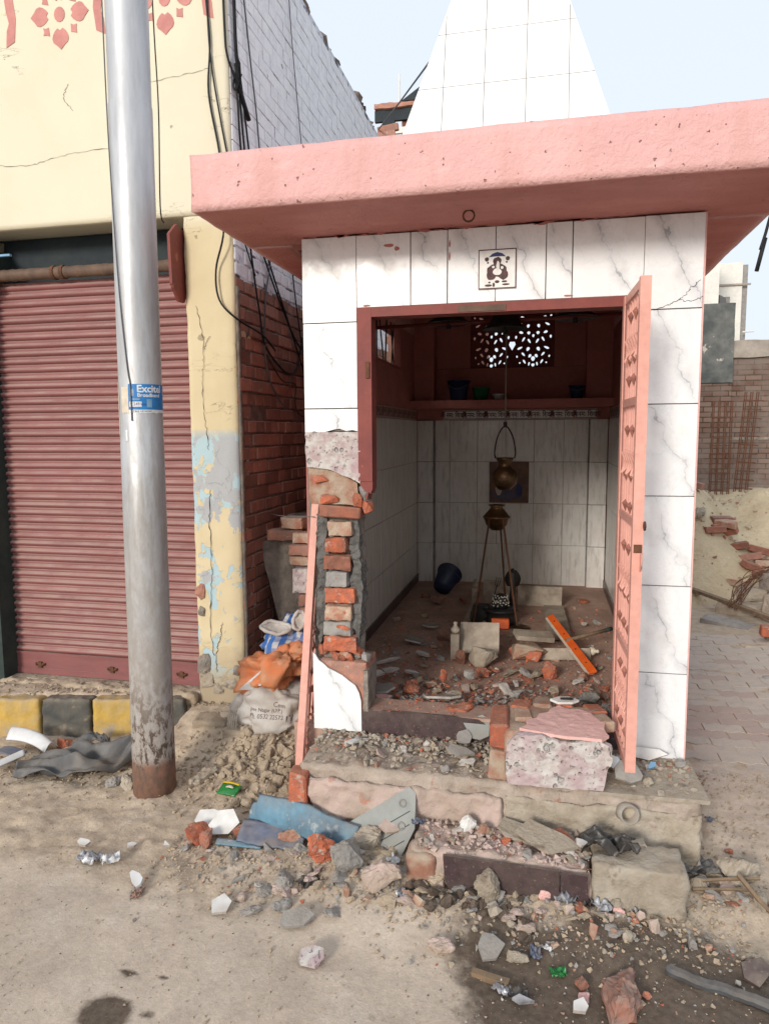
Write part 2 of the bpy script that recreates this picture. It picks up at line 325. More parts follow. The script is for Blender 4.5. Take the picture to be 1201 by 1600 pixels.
def pocked():
    k = Mt('chiselled_plaster', .9, 0, .2); t = k.t
    v = nn(t, 'ShaderNodeTexVoronoi'); v.inputs['Scale'].default_value = 34; v.inputs['Randomness'].default_value = 1
    t.links.new(scalev(t, k.o, (1, 1, .8)), v.inputs['Vector'])
    n = noise_(t, k.o, 22, 6, .6); n1 = noise_(t, k.o, 7, 5, .6)
    pk = math_(t, 'MULTIPLY', mr_(t, math_(t, 'ADD', v.outputs['Distance'], math_(t, 'MULTIPLY', math_(t, 'SUBTRACT', n, .5), .9)), .20, .36, 1, 0), mr_(t, noise_(t, k.o, 13, 4), .50, .58))
    pk = math_(t, 'MAXIMUM', pk, mr_(t, noise_(t, k.o, 60, 3, .6), .62, .70, 0, .6))
    c = mix_(t, mr_(t, n, .42, .6), (.52, .49, .46), (.40, .31, .30)); c = mix_(t, mr_(t, n1, .5, .7), c, (.42, .30, .32))
    c = mix_(t, math_(t, 'MULTIPLY', pk, .62), c, (.27, .25, .235))
    k.col(c); k.bump(math_(t, 'SUBTRACT', math_(t, 'MULTIPLY', n, .5), pk), .9, .012); return k.m
M['pocked'] = pocked()
def sack_m(name, a, b, stripes=None):
    k = Mt(name, .6, 0, .35); t = k.t
    n = noise_(t, k.o, 14, 6, .6)
    c = mix_(t, mr_(t, n, .4, .7), a, b)
    if stripes:
        ax, per, w, sc = stripes
        u = math_(t, 'MODULO', math_(t, 'ADD', k.x if ax == 'x' else math_(t, 'ADD', k.x, k.z), 10), per)
        c = mix_(t, mr_(t, u, w, w+.003, 1, 0), c, sc)
        u2 = math_(t, 'MODULO', math_(t, 'ADD', k.z, 10), per)
        c = mix_(t, math_(t, 'MULTIPLY', mr_(t, u2, w, w+.003, 1, 0), .6), c, sc)
    wv = nn(t, 'ShaderNodeTexWave'); wv.inputs['Scale'].default_value = 90; t.links.new(k.o, wv.inputs['Vector'])
    k.col(mix_(t, mr_(t, noise_(t, k.o, 5, 5), .5, .75, 0, .5), c, (.36, .29, .21)))
    k.bump(math_(t, 'ADD', math_(t, 'MULTIPLY', wv.outputs['Fac'], .15), noise_(t, k.o, 24, 4, .6)), .5, .012); return k.m
M['sack_white'] = sack_m('dirty_white_woven_sack', (.52, .49, .46), (.42, .38, .34))
M['sack_orange'] = sack_m('orange_woven_sack', (.60, .19, .075), (.52, .27, .15))
M['sack_blue'] = sack_m('blue_checked_bag', (.60, .60, .60), (.50, .49, .48), ('x', .055, .026, (.05, .16, .46)))

# ------------------------------------------------------------------ geometry helpers
def finish(name, me, mat, parent=None, smooth=False, loc=None, rot=None, link=True):
    o = bpy.data.objects.new(name, me)
    if mat is not None:
        for q in (mat if isinstance(mat, (list, tuple)) else [mat]):
            me.materials.append(M[q] if isinstance(q, str) else q)
    if smooth: me.shade_smooth()
    if parent is not None: o.parent = parent
    if loc is not None: o.location = loc
    if rot is not None: o.rotation_euler = rot
    if link: COL.objects.link(o)
    return o
def tag(o, label=None, cat=None, group=None, kind=None):
    if label: o['label'] = label
    if cat: o['category'] = cat
    if group: o['group'] = group
    if kind: o['kind'] = kind
    return o
def empty(name, loc, label=None, cat=None, group=None, rot=(0, 0, 0)):
    o = bpy.data.objects.new(name, None); o.location = loc; o.rotation_euler = rot; COL.objects.link(o)
    o.empty_display_size = .05
    return tag(o, label, cat, group)
def frombm(bm, name='m'):
    me = bpy.data.meshes.new(name); bm.normal_update(); bm.to_mesh(me); bm.free(); return me
class MB:
    def __init__(s): s.v = []; s.f = []
    def box(s, x0, x1, y0, y1, z0, z1):
        b = len(s.v)
        s.v += [(x0,y0,z0),(x1,y0,z0),(x1,y1,z0),(x0,y1,z0),(x0,y0,z1),(x1,y0,z1),(x1,y1,z1),(x0,y1,z1)]
        s.f += [tuple(b+i for i in q) for q in ((0,3,2,1),(4,5,6,7),(0,1,5,4),(1,2,6,5),(2,3,7,6),(3,0,4,7))]
        return s
    def add(s, vs, fs, mw=None):
        b = len(s.v); s.v += [tuple(mw @ Vector(v)) if mw else tuple(v) for v in vs]; s.f += [tuple(b+i for i in q) for q in fs]; return s
    def tube(s, pts, r, n=8, close=False, rr=None):
        P = [Vector(p) for p in pts]; b = len(s.v); L = len(P); up = Vector((.13, .27, .95)).normalized()
        for i, p in enumerate(P):
            a = P[(i-1) % L] if (close or i > 0) else p; c = P[(i+1) % L] if (close or i < L-1) else p
            d = (c-a).normalized()
            e = d.cross(up)
            if e.length < .05: e = d.cross(Vector((1, 0, 0)))
            e.normalize(); g = e.cross(d).normalized(); q = rr[i] if rr else r
            for k in range(n):
                t = 2*math.pi*k/n; s.v.append(tuple(p + q*(math.cos(t)*e + math.sin(t)*g)))
        for i in range(L if close else L-1):
            j = (i+1) % L
            for k in range(n):
                s.f.append((b+i*n+k, b+i*n+(k+1) % n, b+j*n+(k+1) % n, b+j*n+k))
        if not close:
            s.f.append(tuple(b+k for k in range(n))[::-1]); s.f.append(tuple(b+(L-1)*n+k for k in range(n)))
        return s
    def lathe(s, prof, n=20, c=(0, 0, 0)):
        b = len(s.v); L = len(prof)
        for r, z in prof:
            for k in range(n):
                t = 2*math.pi*k/n; s.v.append((c[0]+r*math.cos(t), c[1]+r*math.sin(t), c[2]+z))
        for i in range(L-1):
            for k in range(n):
                s.f.append((b+i*n+k, b+i*n+(k+1) % n, b+(i+1)*n+(k+1) % n, b+(i+1)*n+k))
        s.f.append(tuple(b+k for k in range(n))[::-1]); s.f.append(tuple(b+(L-1)*n+k for k in range(n)))
        return s
    def prism(s, poly, d0, d1, axis='y'):
        """2-D polygon extruded from d0 to d1 along axis; poly in the two other axes"""
        b = len(s.v); n = len(poly)
        for d in (d0, d1):
            for a, c in poly:
                s.v.append({'y': (a, d, c), 'x': (d, a, c), 'z': (a, c, d)}[axis])
        s.f.append(tuple(b+i for i in range(n))); s.f.append(tuple(b+n+i for i in range(n))[::-1])
        for i in range(n): s.f.append((b+i, b+n+i, b+n+(i+1) % n, b+(i+1) % n))
        return s
    def mesh(s, name='m', fix=True):
        me = bpy.data.meshes.new(name); me.from_pydata(s.v, [], s.f)
        if fix:
            bm = bmesh.new(); bm.from_mesh(me); bmesh.ops.recalc_face_normals(bm, faces=bm.faces); bm.to_mesh(me); bm.free()
        me.update(); return me
    def obj(s, name, mat, parent=None, smooth=False, loc=None, rot=None): return finish(name, s.mesh(name), mat, parent, smooth, loc, rot)
def smoothpath(pts, k=6):
    P = [Vector(p) for p in pts]; out = []
    for i in range(len(P)-1):
        a = P[max(i-1, 0)]; b = P[i]; c = P[i+1]; d = P[min(i+2, len(P)-1)]
        for j in range(k):
            t = j/k; out.append(.5*((2*b)+(-a+c)*t+(2*a-5*b+4*c-d)*t*t+(-a+3*b-3*c+d)*t**3))
    out.append(P[-1]); return out
def fb(x, y, z=0.0, o=4):
    v = 0; a = 1; tt = 0
    for _ in range(o):
        v += a*noise.noise(Vector((x, y, z))); tt += a; a *= .5; x *= 2.03; y *= 2.03; z *= 2.03
    return v/tt
def rough_box(x0, x1, y0, y1, z0, z1, step=.03, amp=.006, seed=0, fr=9, round_=.0):
    """a box with subdivided, broken-looking faces"""
    bm = bmesh.new(); bmesh.ops.create_cube(bm, size=1)
    nx, ny, nz = [max(1, int(q/step)) for q in (x1-x0, y1-y0, z1-z0)]
    vs = {}; bm.free(); b = MB()
    def grid(n1, n2, f):
        base = len(b.v)
        for i in range(n1+1):
            for j in range(n2+1): b.v.append(f(i/n1, j/n2))
        for i in range(n1):
            for j in range(n2):
                q = base+i*(n2+1)+j; b.f.append((q, q+1, q+n2+2, q+n2+1))
    L = lambda a, c, t: a+(c-a)*t
    grid(nx, nz, lambda u, v: (L(x0, x1, u), y0, L(z0, z1, v))); grid(nx, nz, lambda u, v: (L(x0, x1, u), y1, L(z0, z1, v)))
    grid(nx, ny, lambda u, v: (L(x0, x1, u), L(y0, y1, v), z0)); grid(nx, ny, lambda u, v: (L(x0, x1, u), L(y0, y1, v), z1))
    grid(ny, nz, lambda u, v: (x0, L(y0, y1, u), L(z0, z1, v))); grid(ny, nz, lambda u, v: (x1, L(y0, y1, u), L(z0, z1, v)))
    me = bpy.data.meshes.new('m'); me.from_pydata(b.v, [], b.f)
    bm = bmesh.new(); bm.from_mesh(me); bpy.data.meshes.remove(me)
    bmesh.ops.remove_doubles(bm, verts=bm.verts, dist=1e-5); bmesh.ops.recalc_face_normals(bm, faces=bm.faces); bm.normal_update()
    cx, cy, cz = (x0+x1)/2, (y0+y1)/2, (z0+z1)/2; h = ((x1-x0)/2, (y1-y0)/2, (z1-z0)/2)
    for v in bm.verts:
        c = v.co; n = v.normal.copy()
        e = sum(1 for i, q in enumerate((c.x-cx, c.y-cy, c.z-cz)) if abs(q) > h[i]-1e-4)
        if e >= 2 and round_: c -= n*round_*(.6+.8*abs(fb(c.x*fr*2, c.y*fr*2, c.z*fr*2+seed, 2)))
        c += n*amp*fb(c.x*fr+seed, c.y*fr, c.z*fr, 4)*1.8
    return frombm(bm)
def rock_data(seed, n=11, cube=.6):
    rg = random.Random(seed); bm = bmesh.new()
    for _ in range(n):
        v = Vector([rg.gauss(0, 1) for _ in range(3)]).normalized()
        q = v/max(abs(c) for c in v); bm.verts.new((v*(1-cube)+q*cube)*rg.uniform(.38, .52))
    r = bmesh.ops.convex_hull(bm, input=bm.verts)
    bmesh.ops.delete(bm, geom=[g for g in r['geom_interior'] if isinstance(g, bmesh.types.BMVert)], context='VERTS')
    bm.normal_update(); bm.verts.ensure_lookup_table(); bm.verts.index_update()
    d = ([tuple(v.co) for v in bm.verts], [tuple(v.index for v in f.verts) for f in bm.faces]); bm.free(); return d
ROCKS = [rock_data(i, 9+i % 4, .3+.1*(i % 5)) for i in range(12)]
def rock_mesh(seed, size, detail=2, amp=.05, cube=.75, n=16):
    """one broken lump: angular hull, split and roughened"""
    v, f = rock_data(seed, n, cube); me = bpy.data.meshes.new('m'); me.from_pydata([tuple(a*b for a, b in zip(q, size)) for q in v], [], f)
    bm = bmesh.new(); bm.from_mesh(me); bpy.data.meshes.remove(me)
    bmesh.ops.recalc_face_normals(bm, faces=bm.faces)
    if detail:
        bmesh.ops.subdivide_edges(bm, edges=bm.edges, cuts=detail, use_grid_fill=True)
        bmesh.ops.triangulate(bm, faces=[g for g in bm.faces if len(g.verts) > 4]); bm.normal_update()
        s = max(size); k = 3.2/s
        if detail > 2: bmesh.ops.smooth_vert(bm, verts=bm.verts, factor=.35, use_axis_x=True, use_axis_y=True, use_axis_z=True); bm.normal_update()
        for q in bm.verts: q.co += q.normal*s*(amp*1.5*fb(q.co.x*k+seed*3.1, q.co.y*k, q.co.z*k, 3)+amp*.95*fb(q.co.x*k*4.5+seed, q.co.y*k*4.5, q.co.z*k*4.5, 4))
    return frombm(bm)
def brick_mesh(seed, lx, ly, lz, jit=.003, bev=.005):
    rg = random.Random(seed); bm = bmesh.new(); bmesh.ops.create_cube(bm, size=1)
    for v in bm.verts: v.co = Vector((v.co.x*lx+rg.uniform(-jit, jit), v.co.y*ly+rg.uniform(-jit, jit), v.co.z*lz+rg.uniform(-jit, jit)))
    if bev: bmesh.ops.bevel(bm, geom=list(bm.edges), offset=bev, segments=1, affect='EDGES')
    return frombm(bm)
def clip(poly, a, b, c):
    """keep the part of a polygon where a*x+b*y<=c"""
    out = []
    for i in range(len(poly)):
        p, q = poly[i], poly[(i+1) % len(poly)]; dp, dq = a*p[0]+b*p[1]-c, a*q[0]+b*q[1]-c
        if dp <= 0: out.append(p)
        if dp*dq < 0:
            t = dp/(dp-dq); out.append((p[0]+(q[0]-p[0])*t, p[1]+(q[1]-p[1])*t))
    return out
def shard(name, poly, th, mat, loc, rot, label=None, cat=None, group=None, parent=None, mats2=None):
    """a flat broken piece: outline in metres about its middle, real thickness"""
    me = MB().prism(poly, -th/2, th/2, 'z').mesh()
    o = finish(name, me, [mat] + ([mats2] if mats2 else []), parent, False, loc, rot)
    if mats2:
        for p in me.polygons:
            if p.normal.z < .9: p.material_index = 1
    return tag(o, label, cat, group)
def rpoly(seed, a, b, n=6, j=.25):
    rg = random.Random(seed); return [(a/2*math.cos(2*math.pi*(i+rg.uniform(-j, j))/n)*rg.uniform(.8, 1.1), b/2*math.sin(2*math.pi*(i+rg.uniform(-j, j))/n)*rg.uniform(.8, 1.1)) for i in range(n)]
def text(s, size, mat, parent, name='lettering', loc=(0, 0, 0), rot=(R(90), 0, 0), ext=.0006, align='CENTER', sx=1.0, bold=0.0):
    cu = bpy.data.curves.new('t', 'FONT'); cu.body = s; cu.size = size; cu.extrude = ext; cu.align_x = align; cu.align_y = 'CENTER'
    cu.resolution_u = 2; cu.offset = bold
    ob = bpy.data.objects.new('t', cu); COL.objects.link(ob)
    dg = bpy.context.evaluated_depsgraph_get(); me = bpy.data.meshes.new_from_object(ob.evaluated_get(dg))
    bpy.data.objects.remove(ob); bpy.data.curves.remove(cu)
    me.materials.clear(); me.transform(Matrix.Diagonal((sx, 1, 1, 1)))
    return finish(name, me, mat, parent, False, loc, rot)
def wrap(o, target, off=.0015, d=Vector((0, 1, 0)), base=None):
    """lay a thin flat mesh (already in world place) on the surface of target"""
    bpy.context.view_layer.update()
    bm = bmesh.new(); bm.from_mesh(target.data); bm.transform(target.matrix_world); t = BVHTree.FromBMesh(bm); bm.free()
    bm = bmesh.new(); bm.from_mesh(o.data)
    bmesh.ops.triangulate(bm, faces=bm.faces)
    mw = o.matrix_world.copy(); inv = mw.inverted(); last = None
    for v in bm.verts:
        w = mw @ v.co; h = t.ray_cast(w - d*1.0, d, 3)
        if h[0] is not None: last = (h[0]-(w-d*1.0)).dot(d)-1.0; v.co = inv @ (w + d*(last-off))
        elif last is not None: v.co = inv @ (w + d*(last-off))
    bm.to_mesh(o.data); bm.free()
def plate(name, outer, holes, th, mat, parent, loc, rot, res=6):
    """pierced plate: a filled 2-D curve with holes turned into a mesh"""
    cu = bpy.data.curves.new('p', 'CURVE'); cu.dimensions = '2D'; cu.fill_mode = 'BOTH'; cu.extrude = th/2
    for pl in [outer]+holes:
        sp = cu.splines.new('POLY'); sp.points.add(len(pl)-1); sp.use_cyclic_u = True
        for i, (a, b) in enumerate(pl): sp.points[i].co = (a, b, 0, 1)
    ob = bpy.data.objects.new('p', cu); COL.objects.link(ob)
    dg = bpy.context.evaluated_depsgraph_get(); me = bpy.data.meshes.new_from_object(ob.evaluated_get(dg))
    bpy.data.objects.remove(ob); bpy.data.curves.remove(cu); me.materials.clear()
    return finish(name, me, mat, parent, False, loc, rot)
def cloth(name, L, Wd, fn, mat, nx=40, ny=24, th=.004, parent=None, loc=(0, 0, 0), rot=(0, 0, 0), mats=None, midx=None):
    """a crumpled sheet; fn(u,v) gives its point"""
    b = MB()
    for s_ in (0, 1):
        for i in range(nx+1):
            for j in range(ny+1):
                p = Vector(fn(i/nx, j/ny)); p.z -= th*s_; b.v.append(tuple(p))
    n1 = (nx+1)*(ny+1)
    for i in range(nx):
        for j in range(ny):
            q = i*(ny+1)+j; b.f.append((q, q+1, q+ny+2, q+ny+1)); b.f.append((n1+q, n1+q+ny+1, n1+q+ny+2, n1+q+1))
    rim = [i*(ny+1) for i in range(nx+1)]+[nx*(ny+1)+j for j in range(1, ny+1)]+[i*(ny+1)+ny for i in range(nx-1, -1, -1)]+[j for j in range(ny-1, 0, -1)]
    for a, c in zip(rim, rim[1:]+rim[:1]): b.f.append((a, c, n1+c, n1+a))
    return b.obj(name, mat, parent, True, loc, rot)
def bag(name, c, size, mat, seed, sq=2.6, crum=.02, parent=None, rot=(0, 0, 0), n=64, sag=.25):
    """a filled sack: superellipsoid that sags and creases"""
    b = MB(); m_ = n//2
    for i in range(m_+1):
        ph = -math.pi/2+math.pi*i/m_
        for j in range(n):
            th = 2*math.pi*j/n
            f = lambda w, e: math.copysign(abs(w)**e, w)
            e = 2/sq
            x = f(math.cos(ph), e)*f(math.cos(th), e); y = f(math.cos(ph), e)*f(math.sin(th), e); z = f(math.sin(ph), e)
            w = 1+sag*.5*(-z)*(1-abs(z)*.4)
            q = Vector((x*size[0]/2*w, y*size[1]/2*w, z*size[2]/2))
            d = fb(q.x*9+seed, q.y*9, q.z*14, 4)
            d2 = abs(fb(q.x*5+seed*2, q.y*5+q.z*7, q.z*3, 3))
            d3 = abs(fb(q.x*16+seed, q.y*16, q.z*16+q.x*9, 2)); q *= 1+crum*2.2*d - crum*3*max(0, .18-d2) - crum*1.2*max(0, .14-d3)
            q += Vector((x, y, z))*crum*d*1.6
            b.v.append(tuple(q))
    for i in range(m_):
        for j in range(n): b.f.append((i*n+j, i*n+(j+1) % n, (i+1)*n+(j+1) % n, (i+1)*n+j))
    o = b.obj(name, mat, parent, True, c, rot); return o

# ------------------------------------------------------------------ ground
def sst(a, b, x):
    t = max(0, min(1, (x-a)/(b-a))); return t*t*(3-2*t)
def kerb_y(x): return .377+.208*(x+1.528)
def gh0(x, y):
    """height of the earth (smooth part)"""
    z = -.35
    # behind the kerb, and in the gap between shop and shrine, the earth is higher
    if x < -.82:
        z += .215*sst(kerb_y(x)+.02, kerb_y(x)+.12, y)
    else:
        k = .16*sst(.02, .55, y)*sst(.35, .0, x)
        z += max(k, .215*sst(.45, .75, y)*sst(-.4, -.8, x) if x < -.4 else k)
    z += .085*math.exp(-((x+.16)**2/.06+(y-.12)**2/.045))      # heap of clods beside the platform
    z += .045*math.exp(-((x+.35)**2/.05+(y-.35)**2/.05))
    z += .055*sst(-1.0, -.62, y)*sst(.2, .6, x)*sst(1.9, 1.5, x)*sst(.3, -.3, y)  # spill in front of the step
    z += .03*math.exp(-((x-.25)**2/.08+(y+.5)**2/.03))
    z += .03*math.exp(-((x+.66)**2/.03+(y+.1)**2/.03))
    z += .022*sst(1.55, 1.9, x)*sst(-.6, -.1, y)
    z += .020*sst(1.78, 1.9, x)*sst(-.35, .05, y)*sst(1.1, .35, y)
    z += .03*math.exp(-((x-1.9)**2/.02+(y+.42)**2/.015))
    return z
def loosef(x, y):
    road = sst(-.72, -.95, y+.25*sst(0, -1.6, x)*0-.10*math.sin(x*2.1)+.18*sst(.2, -.8, x)*-1)
    return max(0, min(1, 1-road*.9 - .75*sst(1.8, 2.05, x)*sst(-.5, .2, y)))
def wetf(x, y):
    w = 0
    # the soaked patch at the lower right
    d = min(x-.93-.05*math.sin(y*9), (-.64-.045*(x-1.0)-.05*math.sin(x*7.0)) - y, 9)
    w = sst(-.13, .13, d)
    w = max(w, .95*math.exp(-(((x-.88)**2)/.012+((y+.62)**2)/.006)))
    for cx, cy, a, b, s in ((-.10, -1.36, .085, .075, 1.3), (-.12, -1.19, .04, .018, 1.0), (0.0, -1.19, .028, .014, .8), (.12, -1.42, .03, .02, .8), (1.0-.3, -1.2, .03, .02, .5), (-.2, -1.28, .02, .012, .8), (.03, -1.33, .03, .02, .9)):
        w = max(w, s*math.exp(-(((x-cx)/a)**2+((y-cy)/b)**2)**1.5))
    return w
def gh(x, y):
    l = loosef(x, y); z = gh0(x, y)
    z += .010*fb(x*2.3, y*2.3, 1, 3)+(.004+.022*l)*fb(x*9, y*9, 4, 4)
    if l > .2: z += .010*l*max(0, fb(x*27, y*27, 9, 2))
    if wetf(x, y) > .5: z += .010*fb(x*21, y*21, 2, 3)
    return z
def axis_coords(a, b, st, lo, hi, g=1.22):
    out = [a+st*i for i in range(int(round((b-a)/st))+1)]
    d = st; v = out[-1]
    while v < hi: d *= g; v += d; out.append(v)
    d = st; v = out[0]; pre = []
    while v > lo: d *= g; v -= d; pre.append(v)
    return pre[::-1]+out
gx = axis_coords(-2.2, 2.6, .0165, -900, 900); gy = axis_coords(-1.75, .85, .0165, -300, 1500)
vs = []; wet = []; lo = []
for y in gy:
    for x in gx:
        near = -4 < x < 8 and -4 < y < 10
        vs.append((x, y, gh(x, y) if near else gh0(x, y))); wet.append(wetf(x, y) if near else 0); lo.append(loosef(x, y))
n = len(gx); fs = [(j*n+i, j*n+i+1, (j+1)*n+i+1, (j+1)*n+i) for j in range(len(gy)-1) for i in range(n-1)]
me = bpy.data.meshes.new('ground'); me.from_pydata(vs, [], fs)
for nm, dat in (('wet', wet), ('loose', lo)):
    a = me.attributes.new(nm, 'FLOAT', 'POINT'); a.data.foreach_set('value', dat)
ground = finish('ground', me, 'ground', None, True); tag(ground, kind='structure', label='dusty earth road and verge with damp patches')
gm = bpy.data.objects  # shorthand

# ------------------------------------------------------------------ paved path on the right: interlocking blocks
path = MB().box(1.84, 3.3, .1, 4.2, -.42, -.3172).obj('paved_path', 'clod'); tag(path, kind='structure', label='dusty path of interlocking zigzag paving blocks')
M['paver'] = simple('dusty_grey_paver', (.42, .38, .335), (.35, .31, .27), 4, rnd=.06, bs=60, bump=.5, dust=.85, dcol=(.46, .39, .32))
M['paver_red'] = simple('dusty_reddish_paver', (.41, .31, .275), (.36, .28, .24), 4, rnd=.05, bs=60, bump=.5, dust=.8, dcol=(.40, .32, .265))
zz = [(-.110, -.05), (-.055, -.066), (0, -.05), (.055, -.034), (.110, -.05), (.110, .05), (.055, .066), (0, .05), (-.055, .034), (-.110, .05)]
zz = [(a*.975, b*.955+(0.0)) for a, b in zz]
pm = {}
for kx in ('paver', 'paver_red'):
    bm = bmesh.new(); vv = [bm.verts.new((a, b, 0)) for a, b in [(-.110, -.05), (-.082, -.064), (-.027, -.036), (.027, -.064), (.082, -.036), (.110, -.05), (.110, .05), (.082, .064), (.027, .036), (-.027, .064), (-.082, .036), (-.110, .05)]]
    for v in vv: v.co.x *= .972; v.co.y *= .945
    f = bm.faces.new(vv); r = bmesh.ops.extrude_face_region(bm, geom=[f]); 
    for g in r['geom']:
        if isinstance(g, bmesh.types.BMVert): g.co.z += .05
    bmesh.ops.recalc_face_normals(bm, faces=bm.faces)
    pm[kx] = frombm(bm, kx); pm[kx].materials.append(M[kx])
rg = random.Random(5); cnt = 0
for j in range(30):
    for i in range(6):
        x = 1.98+i*.22+(.0 if j % 2 else .11); y = .28+j*.1
        if x > 3.1 or y > 3.2 + .1*i: continue
        if y < .5 and rg.random() < .4: continue
        kx = 'paver_red' if (1.0 < y < 1.5 and x < 2.5 and rg.random() < .7) or rg.random() < .08 else 'paver'
        o = bpy.data.objects.new('paver', pm[kx]); COL.objects.link(o); o.parent = path
        o.location = (x+rg.uniform(-.002, .002), y, -.352-.012+rg.uniform(-.003, .004)-.020*sst(.8, .3, y)*rg.random()); o.rotation_euler = (rg.uniform(-.012, .012), rg.uniform(-.012, .012), R(rg.uniform(-.8, .8))); cnt += 1

# ------------------------------------------------------------------ kerb
kerb = empty('kerb', (0, 0, 0)); tag(kerb, kind='structure', label='kerb of yellow and black painted stones below the shutter')
kang = math.atan(.208)
xs = [-2.6, -2.25, -1.93, -1.655, -1.365, -1.105, -.83]
for i in range(len(xs)-1):
    a, b = xs[i]+.006, xs[i+1]-.006; L = (b-a)/math.cos(kang)
    me = rough_box(-L/2, L/2, -.0, .13, -.12, .135, .014, .008, i*3.3, 17, .009)
    xc = (a+b)/2
    o = finish('kerb_stone', me, 'yellow_kerb' if i % 2 == 0 else 'black_kerb', kerb, True, (xc, kerb_y(xc), -.27), (R(-4), 0, kang))
# i: 0 yellow (-2.6..), 2 yellow, 4 yellow

# ------------------------------------------------------------------ shop building on the left
shop = empty('shop', (-1.5, .65, -.15), 'yellow shop building with maroon roller shutter, brick side wall and painted frieze', 'building')
def sh(o): # parent keeps world place
    o.parent = shop; o.matrix_parent_inverse = Matrix.Translation((1.5, -.65, .15)); return o
def shx(name, mb, mat, smooth=False): return sh(mb.obj(name, mat, None, smooth))
up = rough_box(-3.6, -.507, .65, .88, 2.585, 4.42, .03, .001, 2, 6, .004)
sh(finish('front_wall', up, 'shop', None, True))
pier = rough_box(-.80, -.509, .652, .88, -.25, 2.583, .02, .005, 7, 8, .005)
sh(finish('pier', pier, 'shop', None, True))
sh(finish('pier', rough_box(-2.75, -2.145, .62, .9, -.25, 2.583, .06, .006, 9, 5, .01), 'shop', None, True))
shx('door_jamb', MB().box(-2.145, -2.10, .60, .9, -.16, 2.5), 'green_dark')
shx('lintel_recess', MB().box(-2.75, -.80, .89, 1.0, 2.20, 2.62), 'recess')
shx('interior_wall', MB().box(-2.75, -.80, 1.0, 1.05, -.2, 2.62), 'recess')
shx('plinth', MB().box(-2.8, -.80, .655, 1.0, -.4, -.125), 'concrete')
# crumbly cement under the shutter
sh(finish('sill', rough_box(-2.12, -.80, .585, .70, -.20, -.126, .014, .020, 4, 19, .012), 'clod', None, True))
# roller shutter: every slat its own piece
shut = sh(MB().box(-2.10, -.795, .752, .76, -.12, 2.28).obj('roller_shutter', 'maroon'))
bm = MB(); prof = []
for q in range(9):
    t = (0, .10, .25, .42, .56, .64, .70, .90, 1.0)[q]; prof.append(((.002, -.009, -.015, -.015, -.009, .004, .006, -.002, .004)[q], -.0245+.048*t))
nx_ = 26
for i in range(nx_+1):
    x = -.653+1.306*i/nx_
    for (yy, zz_) in prof: bm.v.append((x, yy+.0012*fb(x*3, zz_, 3, 2), zz_+.0016*fb(x*2.2, 1, 7, 2)))
for i in range(nx_):
    for q in range(8): a = i*9+q; bm.f.append((a, a+9, a+10, a+1))
slatm = bm.mesh('slat', fix=False); slatm.materials.append(M['shutter']); slatm.shade_smooth()
rg = random.Random(3)
for i in range(47):
    o = bpy.data.objects.new('slat', slatm); COL.objects.link(o); o.parent = shut
    o.location = (-1.4475, .737+rg.uniform(-.0015, .0015), .045+i*.0485); o.rotation_euler = (rg.uniform(-.02, .02), rg.uniform(-.0012, .0012), 0)
br = MB().box(-2.10, -.795, .722, .745, -.118, .018); br.box(-2.10, -.795, .716, .7219, -.120, -.085); br.box(-2.10, -.795, .717, .7219, .004, .020)
br.obj('bottom_rail', 'shutter', shut)
for x in (-1.93, -1.42, -.95):
    h = MB().box(x-.035, x+.035, .714, .7215, -.062, -.048); h.tube(smoothpath([(x-.03, .716, -.055), (x-.015, .70, -.06), (x+.02, .70, -.058), (x+.035, .716, -.05)], 3), .004, 6)
    h.box(x-.012, x+.012, .710, .722, -.078, -.04)
    h.obj('latch', 'rust', shut)
rl = MB(); pr = []
rg = random.Random(9)
for i in range(60):
    pr.append((-2.05+i*.0208, .69, 2.335)); 
rl.tube(pr, .034, 12, rr=[.034+rg.uniform(-.0025, .0025) for _ in pr])
rl.obj('roller_tube', 'roller', shut, True)
for x in (-1.66, -1.60): MB().tube([(x, .69, 2.335), (x+.02, .69, 2.335)], .041, 14).obj('clamp_ring', 'rust', shut)
# ring bracket at the left end
rb_ = MB(); rb_.lathe([(.085, -.02), (.095, -.02), (.095, .02), (.085, .02)], 24)
o = sh(rb_.obj('bracket_ring', 'blue_ring', None, True, (-2.08, .66, 2.33), (0, R(90), 0)))
sh(MB().lathe([(.0, -.012), (.084, -.012), (.084, .012), (0, .012)], 20).obj('bracket_disc', 'roller', None, False, (-2.065, .67, 2.33), (0, R(90), 0)))
shx('bracket_bar', MB().box(-2.15, -1.90, .63, .65, 2.432, 2.444), 'blue_ring')
# fin plate at the right end of the roller
fin = MB().prism([(.52, 2.46), (.60, 2.53), (.72, 2.50), (.74, 2.24), (.66, 2.12), (.60, 2.12), (.53, 2.20)], -.828, -.812, 'x')
sh(fin.obj('end_plate', 'maroon', None))
MBf = MB()
for z in (2.42, 2.30): MBf.tube([(-.829, .63, z), (-.838, .63, z)], .009, 8)
sh(MBf.obj('bolt', 'rust', None))
